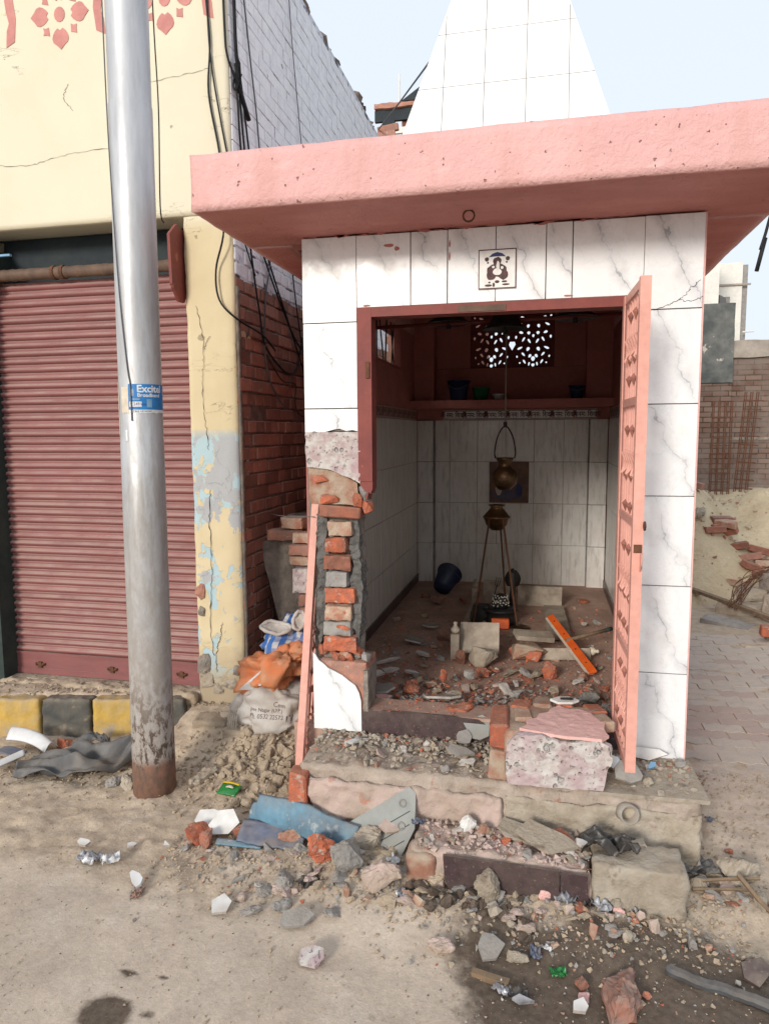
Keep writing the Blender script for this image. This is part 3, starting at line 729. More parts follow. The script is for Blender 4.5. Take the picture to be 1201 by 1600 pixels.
# painted frieze: flat flower prints high on the wall
def motif(cx, cz):
    out = []
    def petal(a, r=.078, w=.050):
        pts = []
        for i in range(14):
            t = 2*math.pi*i/14; px = w*math.sin(t)*(1+.25*math.cos(t)); pz = r*(math.cos(t))*.62
            if i == 0: pz += .02
            if i == 7: pz += .016
            pts.append((px, pz+.115))
        return [(cx+p*math.cos(a)-q*math.sin(a), cz+p*math.sin(a)+q*math.cos(a)) for p, q in pts]
    for a in (0, 90, 180, 270): out.append(petal(R(a)))
    out.append([(cx+.034*math.cos(t*R(30)), cz+.040*math.sin(t*R(30))) for t in range(12)])
    for a in (45, 135, 225, 315):
        mx, mz = cx+.125*math.cos(R(a)), cz+.115*math.sin(R(a)); rgm = random.Random(a)
        out.append([(mx+dx*.020+rgm.uniform(-.004, .004), mz+dz*.024+rgm.uniform(-.004, .004)) for dx, dz in ((-1, -.7), (.1, -.9), (1, -1), (.8, .1), (1, 1), (0, .8), (-1, .9), (-.8, 0))])
    return out
for cx in (-3.0, -2.25, -1.50, -.86):
    for pg in motif(cx, 3.71): sh(MB().prism(pg, .6470, .6485, 'y').obj('painted_motif', 'motif'))
for cx in (-2.62, -1.88, -1.19, -.52-.03):
    for s in (-1, 1):
        if cx > -.6 and s > 0: continue
        pg = [(cx+s*.085, 3.60), (cx+s*.03, 3.575), (cx+s*.038, 3.66), (cx+s*.055, 3.70), (cx+s*.04, 3.76), (cx+s*.03, 3.85), (cx+s*.085, 3.84), (cx+s*.10, 3.72)]
        if s < 0: pg = pg[::-1]
        sh(MB().prism(pg, .6470, .6485, 'y').obj('painted_motif', 'motif'))
# side wall: bricks in courses
shx('side_wall_core', MB().box(-.80, -.5085, .885, 4.42, -.4, 2.24), 'mortar_brown'); shx('side_wall_core', MB().box(-.80, -.5035, .885, 4.42, 2.242, 4.34), 'mortar_white')
for o in list(bpy.data.objects):
    pass
shx('side_wall_core', MB().box(-.5085, -.5075, .70, .8848, -.4, 2.24), 'mortar_brown'); shx('side_wall_core', MB().box(-.5045, -.5033, .67, .8848, 2.242, 4.34), 'mortar_white')
hb = [brick_mesh(50+i, .05, .108, .068) for i in range(4)]; sb = [brick_mesh(60+i, .05, .222, .068) for i in range(4)]
hw = [q.copy() for q in hb]; sw = [q.copy() for q in sb]
for q in hb+sb: q.materials.append(M['brick_old'])
for q in hw+sw: q.materials.append(M['white_brick'])
rest_o, rest_w = MB(), MB(); rg = random.Random(11); nb = 0
CO = .0785
course = 0; z = -.33
while z < 4.30:
    y = .665 if course % 2 == 0 else .665
    first = True
    while y < 4.38:
        ln = .118 if course % 2 == 0 else .233
        if course % 2 and first: ln = .118+.058
        zc = z+.034; zb = 2.24+.03*fb(y*2, 1, 0, 2)
        white = zc > zb
        prob_missing = (not white) and (abs(y-.80) < .1 and abs(zc-1.52) < .04)
        if not prob_missing:
            dx = rg.uniform(-.005, .006)
            if white: dx = rg.uniform(-.002, .003)
            big = y < 1.95 and zc < 2.62
            if (big and nb < 296 and zc > -.2):
                st = ln > .2; lib = (sw if st else hw) if white else (sb if st else hb)
                o = bpy.data.objects.new('brick', lib[rg.randrange(4)]); COL.objects.link(o); sh(o)
                o.location = (-.526+dx, y+ln/2-.005, zc); o.scale = (1, (ln-.011)/(.222 if st else .108), 1.0+(.03 if white else 0))
                o.rotation_euler = (rg.uniform(-.012, .012), 0, rg.uniform(-.012, .012)); nb += 1
            else:
                t = rest_w if white else rest_o
                t.box(-.55, -.501+dx, y+.0015, y+ln-(.006 if white else .0095), z+.001, z+(.0735 if white else .069))
        y += ln; first = False
    z += CO; course += 1
tag(sh(rest_o.obj('brickwork', 'brick_old')), kind='stuff'); tag(sh(rest_w.obj('brickwork', 'white_brick')), kind='stuff')
# broken parapet along the top
rg = random.Random(21); par = MB()
y = .7
while y < 4.5:
    ln = rg.uniform(.09, .24); h = rg.uniform(.03, .10); v, f = ROCKS[rg.randrange(12)]
    par.add(v, f, Matrix.Translation((-.60+rg.uniform(-.02, .02), y, 4.35+h*.25)) @ Euler((rg.uniform(-.4, .4), rg.uniform(-.3, .3), rg.uniform(-.4, .4))).to_matrix().to_4x4() @ Matrix.Diagonal((.2, ln*1.3, h*1.8, 1)))
    y += ln*.6
tag(sh(par.obj('parapet_rubble', 'mortar_brown')), kind='stuff')
rg = random.Random(22)
for i in range(14):
    o = bpy.data.objects.new('end_brick', sb[i % 4]); COL.objects.link(o); sh(o)
    o.location = (-.50+.03*(i % 3), 4.47+.02*(i % 2), 3.6+i*.07); o.rotation_euler = (rg.uniform(-.2, .2), rg.uniform(-.1, .1), R(90)+rg.uniform(-.3, .3))
# plaster return on the corner of the pier
sh(finish('corner_plaster', rough_box(-.512, -.494, .662, .70, -.2, 2.2, .03, .006, 31, 9, .004), 'mortar', None, True))
for i, (x, z, a, b_, mt) in enumerate(((-.775, .47, .07, .12, 'brick_old'), (-.77, .36, .05, .07, 'mortar'), (-.765, .05, .10, .14, 'mortar'), (-.75, -.06, .09, .10, 'concrete'), (-.60, -.07, .16, .09, 'concrete'), (-.55, .02, .09, .07, 'mortar'), (-.68, -.10, .12, .08, 'concrete'))):
    sh(finish('broken_plaster', rock_mesh(820+i, (a, .035, b_), 3, .05, .85), mt, None, False, (x, .650, z)))
# cracks in the pier as thin grooves of dark filler
def crack(pts, par_=None, mat='line_dark', r=.0022):
    P = [(x+random.Random(i*7+int(x*99)).uniform(-.006, .006), y, z+random.Random(i*3+int(z*99)).uniform(-.004, .004)) for i, (x, y, z) in enumerate(smoothpath(pts, 9))]; r *= .62
    return MB().tube(P, r, 4, rr=[r*(.5+abs(fb(i*.7, 1, 1, 2))*3) for i in range(len(P))]).obj('crack', mat, None)
sh(crack([(-.735, .647, 2.1), (-.71, .647, 1.98), (-.70, .647, 1.80), (-.715, .647, 1.7), (-.712, .647, 1.55), (-.70, .647, 1.42), (-.69, .647, 1.3)]))
sh(crack([(-.70, .647, 1.86), (-.68, .647, 1.90), (-.66, .647, 1.93)])); sh(crack([(-.69, .647, 1.07), (-.70, .647, .9), (-.695, .647, .7), (-.70, .647, .5), (-.715, .647, .3), (-.70, .647, .1)], r=.003))
sh(crack([(-.64, .647, .30), (-.66, .647, .2), (-.68, .647, .12), (-.685, .647, .0)], r=.003))
sh(crack([(-2.0, .647, 2.95), (-1.75, .647, 2.93), (-1.6, .647, 2.955), (-1.4, .647, 2.975), (-1.2, .647, 2.98)], r=.0016)); sh(crack([(-1.0, .647, 3.3), (-.8, .647, 3.31), (-.62, .647, 3.33)], r=.0014))
sh(crack([(-1.45, .647, 3.2), (-1.50, .647, 3.27), (-1.47, .647, 3.34)], r=.0018))

# ------------------------------------------------------------------ shrine
shr = empty('shrine', (.93, 1.7, 0), 'small white tiled shrine with pink roof slab, broken left pillar and tiled spire', 'building')
SI = Matrix.Translation((-.93, -1.7, 0))
def sp_(o): o.parent = shr; o.matrix_parent_inverse = SI; return o
def spx(name, mb, mat, smooth=False): return sp_(mb.obj(name, mat, None, smooth))
ROOF = []
# roof: one cast slab with a deep edge all round
rs = rough_box(-.19, 2.03, -.45, .122, 2.246, 2.462, .03, .004, 5, 3.2, .006)
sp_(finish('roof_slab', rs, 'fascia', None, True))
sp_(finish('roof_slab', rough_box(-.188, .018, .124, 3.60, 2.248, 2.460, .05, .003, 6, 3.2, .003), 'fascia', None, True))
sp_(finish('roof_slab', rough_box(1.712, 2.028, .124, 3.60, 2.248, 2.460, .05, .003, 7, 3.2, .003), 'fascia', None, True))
spx('ceiling', MB().box(-.05, 1.765, .0, 3.58, 2.50, 2.55), 'redwall'); spx('roof_beam', MB().box(.0185, 1.7115, .124, .20, 2.246, 2.499), 'redwall')
spx('upper_wall', MB().box(-.05, .0175, .124, 3.56, 2.461, 2.499).box(1.7125, 1.765, .124, 3.56, 2.461, 2.499), 'redwall')
# ring hook under the slab
hk = MB(); hk.tube([(.865+.022*math.cos(t*R(30)), -.22, 2.225+.022*math.sin(t*R(30))) for t in range(12)], .004, 6, close=True)
sp_(hk.obj('ring_hook', 'rust'))
# walls
wl = MB().box(-.03, .020, .41, 3.44, -.3, 1.90); wl.box(-.03, .020, .41, 1.60, 1.903, 2.236); wl.box(-.03, .020, 2.66, 3.44, 1.903, 2.236)
spx('side_wall', MB().prism([(.135, .126), (.096, .126), (-.02, .406), (.019, .408)], .0, 2.236, 'z'), 'mortar')
spx('side_wall', wl, 'redwall')
spx('side_wall', MB().box(1.712, 1.765, .125, 3.44, -.3, 2.236), 'redwall')
bw = MB().box(-.03, 1.765, 3.442, 3.56, -.3, 1.96); bw.box(.0185, .50, 3.442, 3.56, 1.963, 2.499); bw.box(1.235, 1.711, 3.442, 3.56, 1.963, 2.499); bw.box(.5005, 1.2345, 3.442, 3.56, 2.462, 2.499)
spx('back_wall', bw, 'redwall')
spx('floor', MB().box(.02, 1.712, .02, 3.44, -.3, .012), 'floor_dust')
# tile library
def tilemesh(w, h, th=.008, mat='marble', bev=.0012):
    bm = bmesh.new(); bmesh.ops.create_cube(bm, size=1)
    for v in bm.verts: v.co = Vector((v.co.x*w, v.co.y*th, v.co.z*h))
    bmesh.ops.bevel(bm, geom=list(bm.edges), offset=bev, segments=1, affect='EDGES')
    me = frombm(bm); me.materials.append(M[mat]); return me
G = .0036
rgT = random.Random(77)
def put(me, loc, rot=(0, 0, 0), name='tile', parent=None):
    o = bpy.data.objects.new(name, me); COL.objects.link(o); sp_(o)
    o.location = Vector(loc)+Vector([rgT.uniform(-.0006, .0006) for _ in range(3)]); o.rotation_euler = Vector(rot)+Vector((rgT.uniform(-.003, .003), rgT.uniform(-.003, .003), rgT.uniform(-.003, .003))); return o
# right pillar
spx('pillar', MB().box(1.558, 1.765, .010, .124, 0, 2.236), 'mortar'); spx('pillar_edge', MB().box(1.766, 1.772, .002, .124, 0, 2.24), 'plaster_pink')
tm = tilemesh(.222, .375-G)
for k in range(5): put(tm, (1.655, .004, .1875+.375*k))
tm_top = tilemesh(.222, .362); put(tm_top, (1.655, .004, 1.877+.181))
# lintel tiles
spx('lintel', MB().box(.11, 1.557, .010, .124, 1.935, 2.236), 'mortar')
jx = [.355, .595, .753, .955, 1.160, 1.265, 1.543]
for a, b in zip(jx, jx[1:]): put(tilemesh(b-a-G, .303), ((a+b)/2, .004, 2.0875))
# left pillar: tiles above, torn open below
spx('pillar', MB().box(.112, .35, .012, .124, 1.40, 2.236), 'mortar')
put(tilemesh(.246, .362), (.231, .004, 2.058)); put(tilemesh(.246, .375-G), (.231, .004, 1.6875))
tpoly = [(.108, 1.497), (.354, 1.497), (.354, 1.398), (.33, 1.404), (.30, 1.400), (.27, 1.410), (.245, 1.407), (.21, 1.398), (.18, 1.393), (.15, 1.399), (.13, 1.394), (.108, 1.396)]
me = MB().prism([(a-.231, b-1.4475) for a, b in tpoly], -.004, .004, 'y').mesh(); me.materials.append(M['marble'])
o = bpy.data.objects.new('broken_tile', me); COL.objects.link(o); sp_(o); o.location = (.231, .004, 1.4475)
bp = [(.128, .372), (.14, .360), (.155, .335), (.18, .318), (.20, .300), (.235, .285), (.27, .268), (.30, .245), (.33, .225), (.348, .19), (.358, .15), (.359, .003), (.128, .003)]
me = MB().prism([(a-.24, b-.18) for a, b in bp], -.004, .004, 'y').mesh(); me.materials.append(M['marble'])
o = bpy.data.objects.new('broken_tile', me); COL.objects.link(o); sp_(o); o.location = (.24, .000, .18)
# torn plaster lump under the tiles
pl = [(.111, 1.395), (.355, 1.395), (.365, 1.34), (.366, 1.22), (.362, 1.165), (.335, 1.178), (.30, 1.195), (.26, 1.212), (.22, 1.226), (.18, 1.232), (.116, 1.238), (.109, 1.30)]
def rough_prism(poly, y0, y1, step=.012, amp=.006, seed=0):
    bm = bmesh.new(); f = bm.faces.new([bm.verts.new((a, y0, b)) for a, b in poly])
    r = bmesh.ops.extrude_face_region(bm, geom=[f])
    for g in r['geom']:
        if isinstance(g, bmesh.types.BMVert): g.co.y = y1
    bmesh.ops.recalc_face_normals(bm, faces=bm.faces)
    bmesh.ops.triangulate(bm, faces=bm.faces)
    for _ in range(5):
        le = [e for e in bm.edges if e.calc_length() > step*1.6]
        if not le: break
        bmesh.ops.subdivide_edges(bm, edges=le, cuts=1); bmesh.ops.triangulate(bm, faces=[q for q in bm.faces if len(q.verts) > 3])
    bm.normal_update()
    for v in bm.verts: v.co += v.normal*amp*fb(v.co.x*30+seed, v.co.y*30, v.co.z*30, 3)*1.5
    return frombm(bm)
sp_(finish('plaster_patch', rough_prism(pl, -.003, .10, .014, .005, 2), 'pocked', None))
sp_(finish('brick_ledge', rough_prism([(.117, 1.236), (.20, 1.228), (.26, 1.205), (.30, 1.19), (.345, 1.165), (.35, 1.10), (.345, 1.065), (.128, 1.067), (.118, 1.11)], .014, .115, .014, .006, 5), 'brick_pale', None))
for (x, z, sx, sz, mt, sd) in ((.215, 1.092, .10, .05, 'brick_raw', 3), (.17, 1.185, .085, .035, 'brick_raw', 4), (.345, 1.09, .05, .075, 'brick_raw', 8), (.378, 1.12, .045, .085, 'cement', 9)):
    sp_(finish('brick_fragment', rock_mesh(sd, (sx, .05, sz), 2, .05, .85), mt, None, False, (x, .012, z)))
sp_(finish('brick', brick_mesh(5, .20, .11, .055, .006, .006), 'brick', None, False, (.265, .045, 1.033), (0, R(1.5), 0)))
sp_(finish('brick_fragment', rock_mesh(12, (.05, .09, .075), 2, .05, .85), 'brick_raw', None, False, (.385, .05, 1.055)))
# mortar strips either side of the exposed courses
sp_(finish('mortar_core', rough_box(.163, .352, .055, .13, .30, 1.02, .02, .012, 12, 14, .01), 'mortar', None))
sp_(finish('mortar_strip', rough_prism([(.146, 1.02), (.192, 1.02), (.200, .96), (.182, .90), (.204, .84), (.188, .77), (.206, .68), (.184, .6), (.196, .52), (.172, .45), (.150, .40), (.140, .55), (.146, .75), (.142, .9)], .030, .12, .010, .015, 15), 'mortar_dark', None))
sp_(finish('mortar_strip', rough_prism([(.300, 1.02), (.345, 1.02), (.352, .85), (.362, .7), (.355, .55), (.345, .42), (.312, .40), (.326, .46), (.304, .55), (.322, .62), (.302, .7), (.320, .78), (.300, .86), (.316, .94)], .026, .12, .010, .016, 17), 'mortar_dark', None))
rg = random.Random(4)
zc = [.955, .880, .800, .722, .645, .567, .490, .418]
for i, z in enumerate(zc):
    w = [.115, .10, .128, .10, .145, .125, .135, .155][i]; xo = [.265, .245, .245, .25, .262, .25, .245, .255][i]
    mt = ['brick_pale', 'brick_raw', 'brick', 'cement', 'brick_raw', 'brick_pale', 'cement', 'brick_raw'][i]
    sp_(finish('brick', rough_box(-w/2, w/2, -.055, .05, -.034, .034, .010, .007, i*2.2, 22, .004), mt, None, False, (xo, .055-(.01 if i % 2 else 0), z), (rg.uniform(-.05, .05), rg.uniform(-.05, .05), rg.uniform(-.1, .1))))
    if i in (3, 5, 1, 6): sp_(finish('brick_fragment', rock_mesh(i+30, (.07, .03, .035), 2, .05, .7), 'brick_raw', None, False, (xo+.01*(i-3), .004, z+.004)))
for i in range(16):
    sp_(finish('brick_fragment', rock_mesh(40+i, (rg.uniform(.03, .06), rg.uniform(.03, .06), rg.uniform(.03, .06)), 1, .05, .7), rg.choice(['brick_raw', 'cement', 'brick_raw', 'brick_pale']), None, False, (rg.uniform(.16, .38), rg.uniform(.0, .11), rg.uniform(.335, .385)), (rg.random()*3, rg.random()*3, 0)))
sp_(finish('pillar_base', rough_box(.145, .385, .012, .20, .0, .335, .02, .007, 22, 9, .010), 'brick_old', None))
sp_(finish('pillar_base', rough_box(.365, .392, -.002, .19, .10, .30, .02, .007, 23, 9, .008), 'mortar', None))
# red oxide paint drips over the lintel tiles near the ceiling
rg = random.Random(31)
for i in range(22):
    x = rg.uniform(.14, 1.70); w = rg.uniform(.02, .06); h = rg.uniform(.004, .014)
    pg = [(x-w, 2.246)]+[(x-w+2*w*j/6, 2.246-h*math.sin(math.pi*j/6)*rg.uniform(.6, 1.2)) for j in range(1, 6)]+[(x+w, 2.246)]
    sp_(MB().prism(pg, -.0015, .0, 'y').obj('paint_smear', 'redwall'))
for x, z, a, b in ((.50, 2.19, .024, .008), (.535, 2.175, .012, .010), (.762, 2.13, .004, .02), (1.25, 1.945, .02, .004), (.762, 2.18, .004, .016), (.40, 1.942, .02, .005)):
    sp_(MB().prism([(x+a*math.cos(t*R(36))*rg.uniform(.8, 1.1), z+b*math.sin(t*R(36))*rg.uniform(.7, 1.1)) for t in range(10)], -.0012, 0, 'y').obj('paint_smear', 'redwall'))
sp_(crack([(1.56, -.0005, 1.87), (1.62, -.0005, 1.885), (1.68, -.0005, 1.91), (1.72, -.0005, 1.95), (1.76, -.0005, 1.985)], r=.002))
sp_(crack([(1.68, -.0005, 1.91), (1.72, -.0005, 1.905), (1.765, -.0005, 1.915)], r=.0016))
# door frame
fr = MB().box(.356, .420, -.004, .085, 1.175, 1.934); spx('door_frame', fr, 'maroon')
sp_(MB().prism([(.358, 1.174), (.420, 1.174), (.419, 1.14), (.410, 1.118), (.402, 1.126), (.393, 1.088), (.384, 1.112), (.372, 1.150), (.362, 1.158)], .0, .08, 'y').obj('door_frame', 'maroon'))
spx('door_frame', MB().box(.4205, 1.553, -.004, .085, 1.893, 1.934), 'maroon'); spx('door_frame', MB().box(1.495, 1.553, -.002, .085, .11, 1.892), 'maroon')
spx('hinge', MB().box(.395, .412, -.012, -.0045, 1.63, 1.70), 'rust'); spx('lintel_patch', MB().box(.80, 1.0, -.008, -.0045, 1.897, 1.922), 'roller')
# printed tile with a seated figure over the door
pt = sp_(MB().box(-.078, .078, -.006, 0, -.080, .080).obj('printed_tile', 'white_tile', None, False, (.962, -.001, 2.066)))
def ell(cx, cz, a, b, mat, d=-.0066, n=14, j=0, sd=1):
    rgx = random.Random(sd); MB().prism([(cx+a*math.cos(2*math.pi*i/n)*(1+rgx.uniform(-j, j)), cz+b*math.sin(2*math.pi*i/n)*(1+rgx.uniform(-j, j))) for i in range(n)], d, -.0061, 'y').obj('print', mat, pt)
e = .0025
for (x0, x1, z0, z1) in ((-.078, .078, .076, .080), (-.078, .078, -.080, -.076), (-.078, -.074, -.0759, .0759), (.074, .078, -.0759, .0759)): MB().box(x0, x1, -.0068, -.0061, z0, z1).obj('print', 'ink', pt)
MB().prism([(-.036, .048), (-.02, .062), (0, .068), (.02, .062), (.036, .048), (.015, .050), (-.015, .050)], -.0068, -.0061, 'y').obj('print', 'ink_blue', pt)
ell(0, .030, .018, .018, 'ink_brown', j=.1); ell(0, -.005, .042, .026, 'ink_brown', -.0067, 18, .15, 3); ell(-.025, -.025, .020, .020, 'ink_brown', -.0068, 12, .1, 4); ell(.025, -.025, .020, .020, 'ink_brown', -.0068, 12, .1, 5)
ell(0, -.012, .018, .014, 'white_tile', -.0071, 12, .1, 6); ell(.003, .012, .007, .020, 'tile_in', -.0073, 10, .1); ell(-.016, .008, .006, .005, 'tile_in', -.0072); ell(.02, .004, .006, .006, 'tile_in', -.0072)
for x in (-.043, .043): ell(x, .040, .009, .009, 'ink_brown', j=.1); ell(x*.9, .026, .004, .004, 'ink_brown')
ell(-.036, -.066, .015, .005, 'ink_brown'); ell(.036, -.064, .016, .004, 'ink_brown'); ell(0, -.052, .010, .006, 'ink'); ell(-.014, -.064, .005, .009, 'ink'); ell(-.032, -.054, .005, .004, 'ink'); ell(.03, -.052, .012, .004, 'ink_brown')
# threshold and platform
th = rough_prism([(.36, .0), (.36, .108), (.60, .112), (.80, .110), (.90, .106), (.955, .07), (.965, .0)], .004, .018, .03, .0015, 3)
sp_(finish('threshold_slab', th, 'granite', None)); spx('threshold', MB().box(.39, 1.50, .019, .20, .0121, .095), 'granite')
sp_(finish('threshold_top', rough_box(.385, 1.0, .006, .16, .096, .110, .02, .003, 5, 12), 'floor_dust', None))
sp_(finish('platform', rough_box(.165, 1.775, -.345, .015, -.40, -.006, .014, .019, 8, 13, .016), 'platform', None, True))
sp_(finish('platform_face', rough_box(.215, 1.03, -.372, -.340, -.29, -.055, .011, .017, 19, 14, .012), 'plaster_worn', None, True))
sp_(finish('platform_face', rough_box(1.035, 1.775, -.358, -.340, -.33, -.05, .012, .018, 27, 12, .010), 'concrete', None, True))
sp_(finish('brick', brick_mesh(71, .085, .10, .17, .008, .008), 'brick_raw', None, False, (.175, -.34, -.125)))
sm_ = rough_prism([(1.36, -.36), (1.80, -.345), (1.785, -.005), (1.36, -.005)], -.0, .016, .03, .001, 1)
sm_.transform(Matrix(((1, 0, 0, 0), (0, 0, 1, 0), (0, 1, 0, -.012), (0, 0, 0, 1)))); sm_.flip_normals()
sp_(finish('stone_slab', sm_, 'concrete', None))
pi_ = MB(); pi_.lathe([(.037, -.05), (.037, .035), (.031, .035), (.030, -.03), (.001, -.03)], 20)
sp_(pi_.obj('drain_pipe', 'pipe', None, True, (1.50, -.372, -.062), (R(76), 0, R(14))))
# lower step
stp = empty('step', (1.17, -.5, -.35), 'low broken masonry step in front of the shrine platform', 'step')
def st_(o): o.parent = stp; o.matrix_parent_inverse = Matrix.Translation((-1.17, .5, .35)); return o
st_(finish('step_body', rough_box(.70, 1.36, -.60, -.375, -.42, -.175, .012, .018, 3, 13, .012), 'plaster_worn', None, True))
st_(finish('concrete_block', rough_box(1.362, 1.68, -.62, -.44, -.40, -.140, .012, .011, 13, 13, .007), 'concrete', None, True))
st_(finish('brick', rough_box(.685, .80, -.618, -.50, -.33, -.185, .018, .010, 14, 10, .012), 'brick_pale', None, True))
st_(finish('riser_tile', MB().prism([(.828, -.165), (1.245, -.172), (1.248, -.285), (.96, -.285), (.935, -.30), (.86, -.318), (.835, -.26)], -.632, -.618, 'y').mesh(), 'granite', None))
st_(finish('riser_tile', MB().prism([(1.252, -.178), (1.345, -.182), (1.35, -.29), (1.252, -.285)], -.624, -.612, 'y').mesh(), 'granite', None))
# interior wall tiles
ti = tilemesh(.25-G, .375-G, .008, 'tile_in')
for k in range(4):
    for c in range(13):
        y = .24+c*.25
        if y > 3.42: continue
        if y < .4: put(ti, (1.7075, y, .1875+.375*k), (0, 0, R(90))); continue
        put(ti, (.0245, y, .1875+.375*k), (0, 0, R(-90))); put(ti, (1.7075, y, .1875+.375*k), (0, 0, R(90)))
tn = tilemesh(.118, .375-G, .008, 'tile_in')
for k in range(4): put(tn, (.0245, .183-.0001, .1875+.375*k), (0, 0, R(-90))) if k > 9 else None
jb = [.185, .321, .572, .824, 1.076, 1.331, 1.54]
for k in range(4):
    for a, b in zip(jb, jb[1:]): put(tilemesh(b-a-G, .375-G, .008, 'tile_in'), ((a+b)/2, 3.436, .1875+.375*k))
    for cx, w in ((.101, .145), (1.624, .150)):
        put(tilemesh(w, .375-G, .008, 'tile_in', .004), (cx, 3.388, .1875+.375*k))
spx('pilaster', MB().box(.031, .172, 3.394, 3.43, .012, 1.5), 'mortar'); spx('pilaster', MB().box(1.551, 1.700, 3.394, 3.43, .012, 1.5), 'mortar')
spx('skirting', MB().box(.0286, .040, .13, 3.38, .012, .085), 'granite'); spx('skirting', MB().box(1.690, 1.7035, .13, 3.38, .012, .085), 'granite')
bt = tilemesh(.2, .088, .008, 'band')
for c in range(16):
    if c: put(bt, (.0245, .34+c*.2-.1, 1.546), (0, 0, R(-90)), 'border_tile')
    put(bt, (1.7075, .24+c*.2, 1.546), (0, 0, R(90)), 'border_tile')
bb = tilemesh(.186, .084, .008, 'tile_in')
spx('border_backing', MB().box(.175, 1.548, 3.4375, 3.4415, 1.501, 1.60), 'redwall'); spx('wall_backing', MB().box(.17, 1.552, 3.438, 3.4415, .012, 1.5), 'cement')
for c in range(7):
    x = .262+.094+c*.193; o = put(bb, (x, 3.432, 1.547), (0, 0, 0), 'border_tile')
    for (x0, x1, z0, z1) in ((-.088, .088, .034, .038), (-.088, .088, -.038, -.034), (-.088, -.084, -.0339, .0339), (.084, .088, -.0339, .0339)): 
        pass
    fr_ = MB()
    for (x0, x1, z0, z1) in ((-.088, .088, .033, .038), (-.088, .088, -.038, -.033), (-.088, -.083, -.0329, .0329), (.083, .088, -.0329, .0329)): fr_.box(x0, x1, -.0056, -.0042, z0, z1)
    fr_.obj('print', 'ink', o)
    text('\u0950 \u0928\u092e\u0903 \u093f\u0936\u0935\u093e\u092f', .060, 'ink', o, 'lettering', (0, -.0048, -.004), (R(90), 0, 0), .0005, sx=.78, bold=.0009)
# shelf and upper recess
spx('shelf', MB().box(.021, 1.711, 3.08, 3.441, 1.600, 1.665), 'redwall')
spx('upper_pier', MB().box(.021, .20, 3.25, 3.441, 1.6655, 2.498), 'redwall'); spx('upper_pier', MB().box(1.50, 1.711, 3.25, 3.441, 1.6655, 2.498), 'redwall')
# jali: pierced window in the back wall
def leafpt(cx, cz, a, L, w, n=10):
    pts = []
    for i in range(n):
        t = i/n*2*math.pi; r = 1+.25*math.cos(t)
        x = L/2*math.cos(t); y = w/2*math.sin(t)*r
        pts.append((cx+x*math.cos(a)-y*math.sin(a), cz+x*math.sin(a)+y*math.cos(a)))
    return pts
holes = []
W_, H_ = .735, .50
for ux in (-.183, .183):
    for s in (-1, 1):
        for (dx, dz, a, L, w) in ((.035, -.215, 100, .045, .018), (.075, -.195, 60, .055, .020), (.115, -.205, 100, .022, .018), (.028, -.145, 120, .045, .03), (.085, -.13, 50, .055, .022), (.14, -.15, 80, .03, .018),
                                  (.045, -.085, 115, .05, .034), (.115, -.075, -25, .065, .026), (.035, -.015, 60, .06, .022), (.085, .0, 120, .06, .022), (.04, .055, 80, .04, .034), (.105, .06, 25, .05, .03),
                                  (.045, .115, 100, .045, .03), (.12, .13, -30, .06, .024), (.035, .175, 70, .035, .02), (.09, .19, 25, .06, .022), (.15, .02, 90, .04, .022), (.15, .2, 60, .03, .02)):
            holes.append(leafpt(ux+s*dx, dz, R(a) if s > 0 else math.pi-R(a), L*.78, w*.82))
    holes.append(leafpt(ux, -.17, R(90), .045, .034)); holes.append(leafpt(ux, -.225, R(90), .03, .03)); holes.append(leafpt(ux, .03, R(90), .03, .02))
for z in (-.05,): holes.append([(0+.030*c, z+.034*d) for c, d in ((0, -1.3), (1, .2), (.7, 1), (-.7, 1), (-1, .2))])
jal = plate('jali_window', [(-W_/2, -H_/2), (W_/2, -H_/2), (W_/2, H_/2), (-W_/2, H_/2)], holes, .03, 'maroon', None, (.868, 3.49, 2.208), (R(90), 0, 0)); sp_(jal)
# side window with an iron grille
sw_ = spx('side_window', MB().box(-.032, .022, 1.60, 1.62, 1.9035, 2.235).box(-.032, .022, 2.64, 2.66, 1.9035, 2.235).box(-.032, .024, 1.621, 2.639, 1.9035, 1.915), 'redwall')
for i, (a, b) in enumerate(((1.65, 1.80), (1.85, 1.78), (1.92, 1.92), (2.0, 2.14), (2.25, 2.2), (2.4, 2.5), (2.5, 2.42))):
    MB().tube([(-.005, a, 2.235), (-.005, b, 1.915)], .006, 6).obj('bar', 'iron_dark', sw_)

